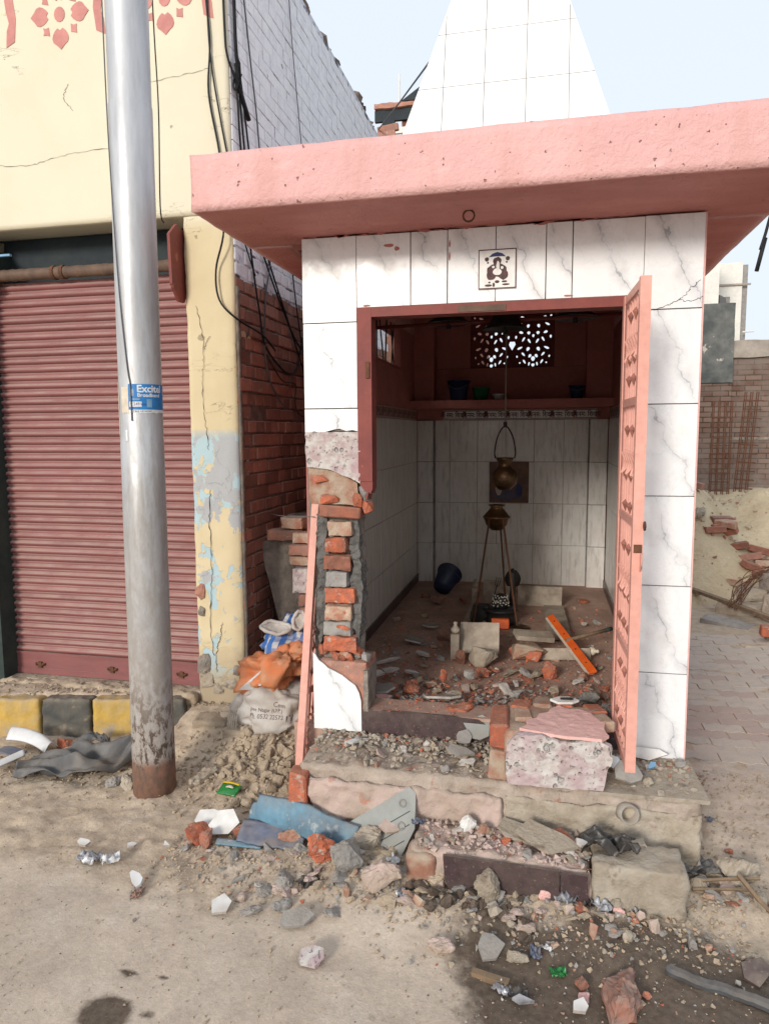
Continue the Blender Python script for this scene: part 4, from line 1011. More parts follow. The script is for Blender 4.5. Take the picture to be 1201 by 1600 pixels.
# gates
def gate(name, parent, H=1.80, Wd=.42):
    """leaf in local coordinates: x across from the hinge, z up"""
    g = parent
    def add(n, mb, mt='salmon', sm=False): return mb.obj(n, mt, g, sm)
    for x0 in (0, Wd-.034):
        add('stile', MB().box(x0, x0+.034, -.017, -.012, 0, H).box(x0 if x0 else 0, x0+.005, -.0119, .017, 0, H) if x0 == 0 else MB().box(x0, x0+.034, -.017, -.012, 0, H).box(x0+.029, x0+.034, -.0119, .020, 0, H))
    for z0 in (.0, .42, .92, 1.36, H-.034): add('rail', MB().box(.0345, Wd-.0345, -.014, -.003, z0, z0+.03))
    nb_ = 5
    for i in range(nb_):
        x = .034+(Wd-.068)*(i+1)/(nb_+1); add('bar', MB().tube([(x, -.0, .03), (x, -.0, H-.034)], .0065, 6))
    # scrolls and spear heads
    for zc_ in (.22, .68, 1.14, 1.58):
        for i in range(nb_+1):
            x = .034+(Wd-.068)*(i+.5)/(nb_+1)
            add('scroll', MB().tube([(x+.022*math.cos(t*R(45)), .004-.014*abs(math.sin(t*R(90))), zc_+.055*math.sin(t*R(45))) for t in range(8)], .005, 5, close=True))
    for zc_ in (.12, .34, .52, .64, .82, .98, 1.10, 1.27, 1.46, 1.54, 1.70):
        for i in range(nb_):
            x = .034+(Wd-.068)*(i+1)/(nb_+1)
            if (i+int(zc_*50)) % 2: continue
            add('spear_head', MB().add([(x-.018, -.006, zc_), (x+.018, -.006, zc_), (x, -.020, zc_+.006), (x, .008, zc_+.004), (x, -.006, zc_-.030), (x, -.006, zc_+.022)], [(0, 2, 5), (2, 1, 5), (1, 3, 5), (3, 0, 5), (2, 0, 4), (1, 2, 4), (3, 1, 4), (0, 3, 4)]), 'salmon_shade')
    for z0 in (.30, .745, 1.25): add('cross_bar', MB().box(.0345, Wd-.0345, .0035, .0075, z0, z0+.012))
    return g
gr = MB().box(-.012, .0, -.017, .012, .02, 1.78).obj('gate_leaf', 'salmon'); sp_(gr); gr.location = (1.484, -.006, .125); gr.rotation_euler = (0, 0, R(-88))
gate('gate', gr)
hs = MB().box(.421, .424, -.012, .016, .83, .86); hs.tube([(.44+.014*math.cos(t*R(30)), .02, .93+.014*math.sin(t*R(30))) for t in range(12)], .004, 6, close=True)
hs.obj('hasp', 'rust', gr); MB().prism([(.4205, .76), (.45, .79), (.455, .83), (.4205, .83)], .010, .014, 'y').obj('hasp_plate', 'salmon', gr)
gl = empty('gate_leaf', (.095, -.155, -.20), 'narrow salmon iron gate leaf off its hinges, leaning left of the broken pillar', 'gate', None, (R(0), R(0), 0))
gl.rotation_euler = Euler((0, 0, R(90)))
gate('gate', gl, 1.6, .40)
gl.matrix_world = Matrix.Translation((.078, -.115, -.24)) @ Matrix.Rotation(R(-10.5), 4, 'X') @ Matrix.Rotation(R(1.3), 4, 'Y') @ Matrix.Rotation(R(90), 4, 'Z')

# spire
core_z0, apex = 2.462, 5.25
hw_ = lambda z: .3*(apex-z)
cx_s, y0_s = .89, 1.21
b = MB(); z1 = 5.2
yb = 2*hw_(core_z0)
def spr(z): h = hw_(z)-.008; yc = y0_s+hw_(core_z0); return [(cx_s-h, yc-h, z), (cx_s+h, yc-h, z), (cx_s+h, yc+h, z), (cx_s-h, yc+h, z)]
b.v += spr(core_z0-.02)+spr(z1); b.f += [(0, 1, 5, 4), (1, 2, 6, 5), (2, 3, 7, 6), (3, 0, 4, 7), (4, 5, 6, 7), (3, 2, 1, 0)]
spx('spire_core', b, 'cement')
sl_ = math.hypot(1, .3); rowh = .375/sl_*1.0
for face in range(4):
    for r in range(-3, 8):
        za = 3.50+r*rowh+.002; zb_ = za+rowh-.004
        if zb_ < core_z0: continue
        za = max(za, core_z0)
        for c in range(-5, 6):
            xa = (.52-cx_s)+c*.25+.002; xb = xa+.25-.004
            poly = [(xa, za), (xb, za), (xb, zb_), (xa, zb_)]
            poly = clip(poly, 1, .3, .3*apex-.001); poly = clip(poly, -1, .3, .3*apex-.001)
            if len(poly) < 3: continue
            ar = abs(sum(poly[i][0]*poly[(i+1) % len(poly)][1]-poly[(i+1) % len(poly)][0]*poly[i][1] for i in range(len(poly))))/2
            if ar < .0012: continue
            yc = y0_s+hw_(core_z0)
            mb = MB(); k = len(poly)
            for d in (0.0, .0075):
                for x, z in poly: mb.v.append((x, -(hw_(z)-d), z))
            mb.f.append(tuple(range(k))); mb.f.append(tuple(range(k, 2*k))[::-1])
            for i in range(k): mb.f.append((i, k+i, k+(i+1) % k, (i+1) % k))
            me = mb.mesh('tile'); me.transform(Matrix.Translation((cx_s, yc, 0)) @ Matrix.Rotation(R(90*face), 4, 'Z'))
            o = sp_(finish('spire_tile', me, 'spire'))

# ------------------------------------------------------------------ things inside the shrine
FZ = .014
rod = tag(MB().tube([(.031, 1.2, 2.02), (1.70, 1.2, 2.05)], .011, 10).obj('rod', 'maroon', None, True), 'painted iron rod running across the shrine under the ceiling, carrying the bells', 'rod')
def bell(x, z, r, label):
    t = empty('bell', (x, 1.2, z), label, 'bell', 'dark bells hanging inside the shrine')
    MB().lathe([(.001, r*1.15), (r*.3, r*1.12), (r*.45, r*.95), (r*.55, r*.5), (r*.72, r*.18), (r*1.0, 0), (r*.94, -.002), (r*.6, r*.22), (r*.4, r*.8), (.001, r*.9)], 22).obj('bell_body', 'iron_dark', t, True)
    MB().tube([(0, 0, r*.9), (0, 0, -.01)], .005, 6).tube([(0, 0, 0), (0, 0, -.03)], .014, 8).obj('clapper', 'iron_dark', t)
bell(.60, 2.03, .135, 'dark bell hanging left of the big middle bell'); bell(.93, 1.985, .135, 'big dark bell hanging in the middle of the doorway'); bell(1.325, 2.035, .135, 'dark bell hanging right of the big middle bell')
pot = empty('hanging_pot', (.885, 2.2, .965), 'tarnished brass pot with bail handle hanging on a thin chain', 'pot')
MB().lathe([(.001, 0), (.045, .006), (.082, .045), (.096, .09), (.085, .135), (.055, .165), (.045, .175), (.045, .20), (.060, .225), (.066, .24), (.055, .24), (.04, .20), (.001, .19)], 28).obj('pot_body', 'brass', pot, True)
MB().tube(smoothpath([(-.068, 0, .235), (-.075, 0, .28), (-.058, 0, .38), (-.025, 0, .45), (0, 0, .465), (.025, 0, .45), (.058, 0, .38), (.075, 0, .28), (.068, 0, .235)], 4), .0055, 6).obj('handle', 'iron_dark', pot, True)
MB().tube([(0, 0, .46), (0, 0, .50)], .014, 8).obj('hook', 'iron_dark', pot); MB().tube([(0, 0, .50), (.0, 0, 1.30)], .006, 6).obj('chain', 'pipe', pot)
text('\u0950', .09, 'picture_brown', pot, 'engraving', (0, -.094, .09), (R(90), 0, 0), .002)
tri = empty('tripod_stand', (.84, 2.15, FZ), 'tall thin iron tripod stand in the middle of the shrine', 'stand')
for a in ((.69, 1.96, .02), (1.0, 1.93, .02), (.89, 2.5, .02)):
    top = Vector((.83, 2.2, .76)); d = Vector((a[0]-top.x, a[1]-top.y, 0)).normalized()*.09
    o = MB().tube([a, (top.x+d.x, top.y+d.y, .77)], .0075, 8).obj('leg', 'rust', tri); o.matrix_parent_inverse = Matrix.Translation((-.84, -2.15, -FZ))
o = MB().tube([(.83+.095*math.cos(t*R(20)), 2.2+.095*math.sin(t*R(20)), .765) for t in range(18)], .006, 6, close=True).obj('ring', 'rust', tri, True); o.matrix_parent_inverse = Matrix.Translation((-.84, -2.15, -FZ))
o = MB().lathe([(.001, .004), (.05, 0), (.07, .008), (.062, .014), (.001, .01)], 18, (1.02, 1.90, FZ)).obj('foot_dish', 'brass', tri, True); o.matrix_parent_inverse = Matrix.Translation((-.84, -2.15, -FZ))
p2 = empty('water_pot', (.83, 2.2, .665), 'round copper water pot resting in the ring of the tripod', 'pot')
MB().lathe([(.001, 0), (.04, .006), (.078, .045), (.090, .085), (.098, .095), (.102, .105), (.092, .112), (.075, .135), (.048, .165), (.045, .178), (.065, .192), (.055, .192), (.04, .17), (.001, .16)], 28).obj('pot_body', 'brass', p2, True)
MB().tube([(0, 0, .0), (0, 0, -.10)], .002, 5).obj('drip_cord', 'rust', p2)
lin = empty('lingam', (.875, 2.03, FZ), 'small black stone emblem on a pedestal wrapped in a string of white beads', 'idol')
MB().lathe([(.11, 0), (.12, .03), (.10, .05), (.115, .09), (.13, .10), (.125, .11), (.001, .11)], 22).obj('pedestal', 'iron_dark', lin, True)
MB().lathe([(.055, .11), (.056, .16), (.045, .20), (.02, .215), (.001, .218)], 18).obj('stone', 'iron_dark', lin, True)
bd = MB(); rg = random.Random(8)
for k in range(70):
    t = k*.55; r = .062-.0002*k+rg.uniform(-.003, .003); z = .13+.0011*k+.006*math.sin(t*1.3); v, f = ROCKS[k % 12]
    bd.add(v, f, Matrix.Translation((r*math.cos(t), r*math.sin(t), z)) @ Matrix.Scale(.014, 4))
bd.obj('bead_string', 'beads', lin)
ob_ = tag(finish('orange_brick', brick_mesh(91, .12, .05, .07, .004, .005), 'brick_raw', None, False, (.885, 1.87, .05), (R(-8), 0, R(3))), 'bright orange painted brick standing in front of the beaded stone emblem', 'brick')
ob_.data.materials[0] = M['orange']
sn = empty('cobra_figure', (.955, 2.16, .10), 'dark metal cobra with spread hood rising behind the bead string', 'figurine')
MB().tube(smoothpath([(-.02, 0, -.06), (-.01, .01, .02), (0, 0, .12), (0, 0, .19)], 5), .02, 10).obj('body', 'iron_dark', sn, True)
hd = MB(); 
for i in range(9):
    t = i/8; w = .052*math.sin(math.pi*(.18+.72*t))**.8+.006; hd.v += [(-w, -.004, .16+.12*t), (0, .016, .16+.12*t), (w, -.004, .16+.12*t), (0, -.014, .16+.12*t)]
for i in range(8):
    for q in range(4): hd.f.append((i*4+q, i*4+(q+1) % 4, i*4+4+(q+1) % 4, i*4+4+q))
hd.f += [(3, 2, 1, 0), (32, 33, 34, 35)]
hd.obj('hood', 'iron_dark', sn, True); MB().tube([(0, -.01, .27), (0, -.03, .285), (0, -.05, .275)], .013, 8, rr=[.012, .015, .007]).obj('head', 'iron_dark', sn, True)
td = empty('trident', (.78, 2.02, FZ), 'small dark trident leaning on the left side of the emblem', 'trident', None, (0, R(14), 0))
MB().tube([(0, 0, 0), (0, 0, .30)], .005, 6).obj('shaft', 'iron_dark', td)
for s in (-1, 0, 1): MB().tube([(0, 0, .27), (s*.014, 0, .29), (s*.016, 0, .345)], .003, 5).obj('prong', 'iron_dark', td)
tag(finish('dark_block', rough_box(-.055, .055, -.03, .03, 0, .13, .03, .003, 3), 'iron_dark', None, False, (.735, 2.03, FZ)), 'squat black stone block just left of the trident foot', 'stone')
# picture tile on the back wall
pic = empty('picture_tile', (.858, 3.428, .94), 'square brown and blue devotional picture tile on the back wall behind the pot', 'picture')
MB().box(-.175, .175, -.012, 0, -.185, .185).obj('picture_board', 'picture_brown', pic)
def pe(cx, cz, a, b, mat, d): MB().prism([(cx+a*math.cos(i*R(24)), cz+b*math.sin(i*R(24))) for i in range(15)], d, -.0125, 'y').obj('print', mat, pic)
pe(-.02, -.03, .062, .085, 'picture_blue', -.0135); pe(-.02, -.12, .14, .045, 'picture_blue', -.0138); pe(-.09, -.05, .030, .07, 'band', -.0142); pe(.09, -.07, .03, .06, 'ink_blue', -.0142); pe(-.02, .08, .036, .045, 'picture_blue', -.0145); pe(-.02, .13, .03, .02, 'ink', -.0149)
# buckets on the shelf and floor
def bucket(name, loc, r, h, mat, label, rot=(0, 0, 0), handle=True):
    t = empty(name, loc, label, 'bucket', None, rot)
    MB().lathe([(r*.72, 0), (r, h), (r*1.07, h), (r*1.07, h-.012), (r*1.02, h-.012)][:4]+[(r*.95, h-.001), (r*.69, .006), (.001, .006)], 24).obj('shell', mat, t, True)
    if handle: MB().tube(smoothpath([(-r, 0, h*.92), (-r*.8, -r*.7, h*.75), (0, -r*1.2, h*.55), (r*.8, -r*.7, h*.75), (r, 0, h*.92)], 4), .003, 5).obj('handle', 'twist', t)
    return t
bucket('bucket', (.43, 3.17, 1.666), .095, .17, 'navy', 'dark bucket at the left on the wall shelf'); bucket('bowl', (.62, 3.17, 1.666), .075, .11, 'green', 'green plastic tub beside the dark bucket on the shelf', handle=False)
bucket('bowl', (.77, 3.17, 1.666), .05, .05, 'white_plastic', 'small pale bowl to the right of the green tub on the shelf', handle=False); bucket('bucket', (1.42, 3.15, 1.666), .065, .11, 'navy', 'small dark pail at the right end of the shelf')
bucket('bucket', (.335, 2.83, .088), .105, .20, 'navy', 'navy blue bucket lying tilted on the shrine floor by the back left corner', (R(-52), R(38), R(10)))
bpy.context.view_layer.update()
tb_ = [o for o in bpy.data.objects if o.get('label', '').startswith('navy blue bucket lying')][0]
tb_.location.z += FZ-.002-min((c.matrix_world @ v.co).z for c in tb_.children if c.name.startswith('shell') for v in c.data.vertices)
# kerb of the altar: low marble slabs, posts with turned finials
def post(x, y, h, label, fin_='cream'):
    t = empty('marble_post', (x, y, FZ), label, 'post')
    finish('shaft', rough_box(-.026, .026, -.026, .026, 0, h, .03, .002, x), 'marble_dirty', t)
    MB().lathe([(.012, h), (.026, h+.012), (.028, h+.028), (.014, h+.042), (.010, h+.055), (.014, h+.068), (.001, h+.074)], 14).obj('finial', fin_, t, True)
post(.655, 1.15, .155, 'short grey marble post with cream finial at the front of the altar kerb'); post(.64, 2.62, .12, 'dark marble post with finial at the back of the altar kerb', 'marble_dirty')
tag(finish('altar_kerb', rough_box(.645, .668, 1.20, 2.58, .0, .105, .05, .003, 3), 'marble_dirty', None), 'long low marble kerb running back along the left side of the altar', 'kerb')
tag(finish('altar_back_slab', rough_box(.98, 1.32, 2.60, 2.63, .0, .17, .04, .004, 5), 'marble_dirty', None), 'stained marble slab standing behind the tripod on the right', 'slab')
tag(finish('altar_back_slab', rough_box(.70, .95, 2.66, 2.68, .0, .19, .04, .004, 6), 'marble_dirty', None), 'stained marble slab standing behind the tripod on the left', 'slab')
tag(finish('marble_slab', rough_box(-.12, .12, -.010, .010, 0, .19, .03, .003, 8), 'marble_dirty', None, False, (.80, 1.18, .04), (R(-24), R(-3), R(-4))), 'pale square marble slab tipped back in front of the altar', 'slab')
tag(finish('masonry_lump', rock_mesh(101, (.17, .13, .13), 4, .035, .9), 'concrete', None, False, (.845, 1.0, .075), (.2, .1, .3)), 'grey brown masonry lump leaning on the tipped marble slab', 'rubble')
tag(finish('marble_slab', rough_box(-.075, .075, -.42, .42, 0, .03, .04, .003, 11), 'marble_dirty', None, False, (1.27, 2.05, .025), (0, 0, R(2))), 'long marble slab lying flat on the right side of the altar', 'slab')
tag(finish('marble_slab', rough_box(-.12, .12, -.05, .05, 0, .03, .03, .003, 12), 'marble_dirty', None, False, (1.12, 1.38, .10), (R(10), R(6), R(18))), 'short marble slab lying on the brown masonry lump', 'slab')
tag(finish('marble_slab', rough_box(-.16, .16, -.016, .016, 0, .07, .03, .003, 14), 'marble_dirty', None, False, (1.30, 1.22, .02), (R(-20), 0, R(10))), 'marble strip lying under the orange floor squeegee', 'slab')
tag(finish('masonry_lump', rock_mesh(103, (.26, .17, .13), 4, .035, .8), 'brick_pale', None, False, (1.10, 1.22, .06), (0, .1, .2)), 'wide brown masonry lump with a red brick face, right of the altar front', 'rubble')
tag(finish('brick_piece', rock_mesh(104, (.11, .05, .07), 3, .04, .9), 'brick_raw', None, False, (1.12, 1.12, .065), (0, 0, .1)), 'dull red brick face set in the wide brown masonry lump', 'brick')
sq = empty('squeegee', (1.34, 1.33, .10), 'orange and cream floor squeegee head with its wooden stick', 'squeegee')
o1 = MB().box(-.022, .022, -.40, .40, -.008, .012).obj('blade_holder', 'orange', sq, False, (0, 0, 0), (R(9), R(-25), R(13)))
o2 = MB().box(-.036, -.0225, -.40, .40, -.006, .008).obj('rubber_blade', 'cream', sq, False, (0, 0, 0), (R(9), R(-25), R(13)))
MB().tube([(-.02, .0, .01), (.26, .23, .035)], .011, 10).obj('stick', 'wood', sq, True); MB().tube([(.225, .20, .032), (.265, .235, .036)], .0135, 10).obj('stick_grip', 'green_dark', sq, True)
bp_ = MB()
for q in (-.3, -.12, .1, .3): bp_.tube([(.0, q, .012), (0, q, .0145)], .005, 6)
bp_.obj('rivet', 'iron_dark', sq, False, (0, 0, 0), (R(9), R(-25), R(13)))
tag(MB().lathe([(.001, 0), (.022, .008), (.028, .025), (.02, .04), (.009, .05), (.012, .065), (.001, .07)], 14).obj('finial', 'cream', None, True, (1.45, 1.30, .06), (R(80), 0, R(60))), 'loose turned cream finial lying beside the squeegee stick', 'finial')
IN = [('brick_piece', 'brick', 'brown brick lying under the tilted navy bucket', 'brick_old', (.36, 2.50), (.15, .10, .085), 105), ('brick_piece', 'brick', 'flat red brick piece right of the navy bucket', 'brick', (.54, 2.62), (.15, .06, .045), 106), ('brick_piece', 'brick', 'flat red brick piece left of the navy bucket', 'brick', (.22, 2.70), (.10, .06, .04), 107),
      ('brick_piece', 'brick', 'brown brick block behind the front marble post', 'brick_old', (.56, 1.48), (.13, .10, .12), 108), ('brick_piece', 'brick', 'red brick knob at the foot of the front marble post', 'brick', (.70, 1.06), (.085, .075, .10), 109), ('brick_piece', 'brick', 'orange brick piece under the grey masonry lump', 'brick_raw', (.845, .86), (.11, .08, .05), 110),
      ('brick_piece', 'brick', 'bright red upright brick piece in the middle of the shrine floor', 'brick_raw', (1.215, .90), (.105, .08, .11), 111), ('plaster_lump', 'rubble', 'grey cement lump on the floor near the front marble post', 'cement', (.785, .66), (.07, .06, .055), 112),
      ('plaster_lump', 'rubble', 'small brown lump at the lower end of the squeegee', 'brick_old', (1.40, .90), (.07, .06, .05), 113), ('brick_piece', 'brick', 'red brick scrap beside the foot of the open gate', 'brick_raw', (1.50, .75), (.06, .05, .03), 114), ('brick_piece', 'brick', 'flat red brick scrap near the back right pilaster', 'brick_raw', (1.50, 2.80), (.12, .09, .03), 115),
      ('plaster_lump', 'rubble', 'grey polythene wrapped lump by the back wall', 'bag_grey', (1.20, 2.80), (.18, .12, .13), 116), ('plaster_lump', 'rubble', 'grey rubble lump by the threshold near the gate', 'cement', (1.40, .45), (.11, .08, .05), 117), ('plaster_lump', 'rubble', 'flat grey lump in the middle near the threshold', 'cement', (1.06, .45), (.11, .07, .03), 118),
      ('brick_piece', 'brick', 'crumbled orange brick heap on the left of the threshold', 'brick_raw', (.52, .42), (.16, .09, .05), 119), ('brick_piece', 'brick', 'orange brick scrap on the far left of the threshold', 'brick_raw', (.42, .40), (.08, .05, .04), 120), ('brick_piece', 'brick', 'orange crumbled brick on the middle of the dark threshold', 'brick_raw', (.80, .10), (.14, .09, .05), 121),
      ('plaster_lump', 'rubble', 'brown plaster lump just behind the threshold', 'concrete', (.74, .34), (.10, .08, .045), 122), ('brick_piece', 'brick', 'pinkish brick chip standing behind the threshold', 'brick_raw', (.66, .62), (.06, .05, .07), 123), ('brick_piece', 'brick', 'flat red scrap right of the middle of the shrine floor', 'brick_raw', (1.10, .68), (.11, .06, .02), 124), ('brick_piece', 'brick', 'small red chip between the lumps on the altar front', 'brick_raw', (1.0, 1.32), (.06, .05, .045), 125)]
for nm, cat, lb, mt, (x, y), sz, sd in IN:
    zt = FZ + (.05 if y < .7 and y > .2 else 0) + (.085 if y < .2 else 0)
    tag(finish(nm, rock_mesh(sd, sz, 5, .06, .78), mt, None, False, (x, y, zt+sz[2]*.36), (0, 0, sd*.7)), lb, cat)
TI = [('grey backed tile shard by the left wall of the shrine', 'cement', (.36, 1.40), (.16, .20), .4), ('long white tile sliver by the left wall', 'white_tile', (.28, .93), (.18, .035), .5), ('white square tile shard left of the front post', 'white_tile', (.46, 1.10), (.10, .07), -.4), ('white tile piece near the broken pillar', 'white_tile', (.36, .62), (.10, .08), .2),
      ('narrow white chip left of the middle of the floor', 'white_tile', (.46, .75), (.09, .03), 0), ('grey mortar backed tile shard at the pillar foot', 'cement', (.38, .33), (.15, .14), .9), ('pink painted plaster flake at the pillar foot', 'plaster_pink', (.42, .22), (.10, .09), .5), ('white chip beside the pillar foot', 'white_tile', (.31, .55), (.07, .06), 1.2),
      ('grey slate flake behind the tile shards', 'cement', (.40, 1.75), (.13, .10), .1), ('brown flake on the threshold behind the crumbled brick', 'mortar', (.70, .28), (.22, .05), .1), ('small white chip on the floor near the right wall', 'white_tile', (1.46, 2.0), (.05, .035), .3)]
for i, (lb, mt, (x, y), (a, b_), rz) in enumerate(TI):
    shard('tile_shard', rpoly(200+i, a, b_, 5 + i % 3), .011, mt, (x, y, FZ+.03+(.05 if y < .7 else 0)), (R(8*math.sin(i*2)), R(9*math.cos(i*3)), rz), lb, 'tile shard', mats2='tile_back')

# fallen block of masonry on the platform
fb_ = empty('fallen_masonry', (1.2, -.2, 0), 'big fallen block of brick masonry with pocked plaster and a pink paint patch', 'masonry')
def fbp(o): o.parent = fb_; o.matrix_parent_inverse = Matrix.Translation((-1.2, .2, 0)); return o
fbp(finish('masonry_core', rough_box(1.03, 1.42, -.35, -.02, .0, .215, .018, .010, 4, 12, .012), 'brick_pale', None, True))
fbp(finish('plaster_face', rough_prism([(1.05, .012), (1.41, .02), (1.425, .11), (1.44, .145), (1.435, .20), (1.39, .215), (1.25, .20), (1.18, .222), (1.08, .215), (1.045, .17), (1.04, .08)], -.385, -.352, .016, .007, 9), 'pocked', None))
pk = rough_prism([(1.09, -.335), (1.15, -.352), (1.21, -.368), (1.27, -.380), (1.34, -.376), (1.40, -.384), (1.43, -.34), (1.415, -.27), (1.425, -.22), (1.39, -.17), (1.375, -.12), (1.33, -.09), (1.29, -.10), (1.25, -.065), (1.215, -.10), (1.20, -.15), (1.165, -.17), (1.155, -.22), (1.115, -.25), (1.12, -.29)], .214, .226, .016, .003, 3)
pk.transform(Matrix(((1, 0, 0, 0), (0, 0, 1, 0), (0, 1, 0, 0), (0, 0, 0, 1)))); pk.flip_normals()
fbp(finish('pink_patch', pk, 'plaster_pink', None))
fbp(finish('brick', brick_mesh(81, .075, .22, .10, .006, .008), 'brick_raw', None, False, (1.005, -.21, .175), (0, 0, R(3)))); fbp(finish('brick', brick_mesh(82, .075, .22, .12, .006, .008), 'brick_pale', None, False, (1.005, -.23, .06), (0, 0, R(2))))
for i, (x, y) in enumerate(((1.09, -.06), (1.18, -.02), (1.27, -.0), (1.10, -.17), (1.395, -.05), (1.42, -.16))):
    fbp(finish('brick', brick_mesh(83+i, .075, .10, .05, .005, .008), 'brick_raw' if i % 2 == 0 else 'brick_pale', None, False, (x, y, .20), (0, 0, R(6*i-10))))
fbp(shard('white_chip', rpoly(3, .13, .07, 6), .01, 'white_tile', (1.27, -.03, .238), (R(5), 0, .1))); fbp(shard('dark_chip', rpoly(4, .07, .02, 5), .006, 'iron_dark', (1.28, -.035, .247), (0, 0, .1)))

# ------------------------------------------------------------------ utility pole
pole = empty('utility_pole', (-.655, -.115, -.37), 'tall leaning silver metal pole with rusty dirty foot standing before the shutter', 'pole')
PT = Vector((.047/3.6, -.03/3.6, 1))
def pc(z): return Vector((-.655, -.115, -.37)) + PT*(z+.37)
prof = []; pts = []; rr = []
zz_ = [-.42, -.2, .2, .6, 1.0, 1.35, 1.352, 1.8, 2.3, 2.80, 2.81, 3.3, 4, 5, 6.2]
rad = [.101, .100, .098, .0975, .097, .096, .095, .094, .093, .0925, .0895, .089, .088, .087, .086]
pm_ = MB(); P_ = [pc(z) for z in zz_]
b0 = 0
for p, r in zip(P_, rad):
    for k in range(32): t = 2*math.pi*k/32; pm_.v.append((p.x+r*math.cos(t), p.y+r*math.sin(t), p.z))
for i in range(len(P_)-1):
    for k in range(32): pm_.f.append((i*32+k, i*32+(k+1) % 32, (i+1)*32+(k+1) % 32, (i+1)*32+k))
pm_.f.append(tuple(range(32))[::-1]); pm_.f.append(tuple(range((len(P_)-1)*32, len(P_)*32)))
def pp(o): o.parent = pole; o.matrix_parent_inverse = Matrix.Translation((.655, .115, .37)); return o
shaft = pp(pm_.obj('shaft', 'pole', None, True))
# sticker wrapped round the shaft
def onpole(ang, z, off): c = pc(z); r = .0953+off; return (c.x+r*math.cos(ang), c.y+r*math.sin(ang), z)
def patch(a0, a1, z0, z1, off, mat, name='sticker', n=14, jag=0):
    b = MB(); rg_ = random.Random(int(z0*999))
    for i in range(n+1):
        a = a0+(a1-a0)*i/n
        dz = rg_.uniform(-jag, jag)
        for z, o_ in ((z0+dz, off), (z1, off)): b.v.append(onpole(a, z, o_))
    for i in range(n): b.f.append((2*i, 2*i+2, 2*i+3, 2*i+1))
    return pp(b.obj(name, mat))
patch(R(268), R(385), 1.500, 1.612, .0006, 'sticker', n=26, jag=.0); patch(R(268), R(385), 1.485, 1.4995, .0007, 'sticker_white', 'sticker_strip', jag=.003)
patch(R(243), R(267.8), 1.485, 1.60, .0007, 'cream', 'torn_paper', jag=.006); patch(R(205), R(226), 1.38, 1.62, .0006, 'cream', 'torn_paper', jag=.01); patch(R(208), R(218), 1.10, 1.24, .0006, 'sticker_white', 'torn_paper', jag=.004)
patch(R(228), R(262), .935, .943, .0006, 'sticker_white', 'torn_paper', jag=.002); patch(R(255), R(262), 1.36, 1.41, .0008, 'sticker_white', 'torn_paper', jag=.004)
def ptext(s, size, a, z, mat, sx=1, bold=0):
    o = text(s, size, mat, None, 'lettering', (0, 0, 0), (0, 0, 0), 0.0, 'LEFT', sx, bold)
    for v in o.data.vertices:
        ang = a+v.co.x/.0953; v.co = Vector(onpole(ang, z+v.co.y, .0013))
    return pp(o)
ptext('Excitel', .044, R(291), 1.590, 'sticker_white', 1.0, .0012); ptext('Broadband', .022, R(292), 1.5625, 'sticker_white', 1.1, .0006); ptext('Unlimited', .010, R(274), 1.546, 'sticker_white')
patch(R(271), R(303), 1.512, 1.535, .0011, 'sticker_white', 'price_box'); ptext('\u20b9 249/mo', .019, R(273), 1.5235, 'ink_blue', .95)
patch(R(316), R(330), 1.510, 1.546, .0011, 'blue_ring', 'icon_box')
for i in range(5):
    b_ = MB(); a = R(281-i*1.7); b_.tube([onpole(a+R(2.2)*math.cos(t*R(22)), 1.574+.016*math.sin((t)*R(22))*(1-.12*i), .0015) for t in range(-4, 5)], .0009, 4); pp(b_.obj('logo_arc', 'sticker_white'))
ptext('CALL US NOW', .012, R(280), 1.492, 'ink_blue', 1.0)
# wires tied along the pole
def wire(name, pts, r, mat, label, cat='cable', group=None, k=6, n=6):
    return tag(MB().tube(smoothpath(pts, k), r, n).obj(name, mat, None, True), label, cat, group)
wire('twisted_wire', [onpole(R(214), 3.6, .004), onpole(R(226), 2.8, .004), onpole(R(243), 2.3, .004), onpole(R(256), 1.95, .004), onpole(R(270), 1.68, .004), onpole(R(276), 1.60, .004), onpole(R(277), 1.45, .005)], .0028, 'twist', 'thin dark twisted wire running down the front of the silver pole')
wire('thin_cable', [onpole(R(365), 3.6, .012), onpole(R(370), 3.1, .02), onpole(R(385), 2.8, .022), onpole(R(388), 2.4, .016), onpole(R(390), 2.33, .03)], .003, 'cable_brown', 'thin brown cable hanging down the right side of the silver pole')

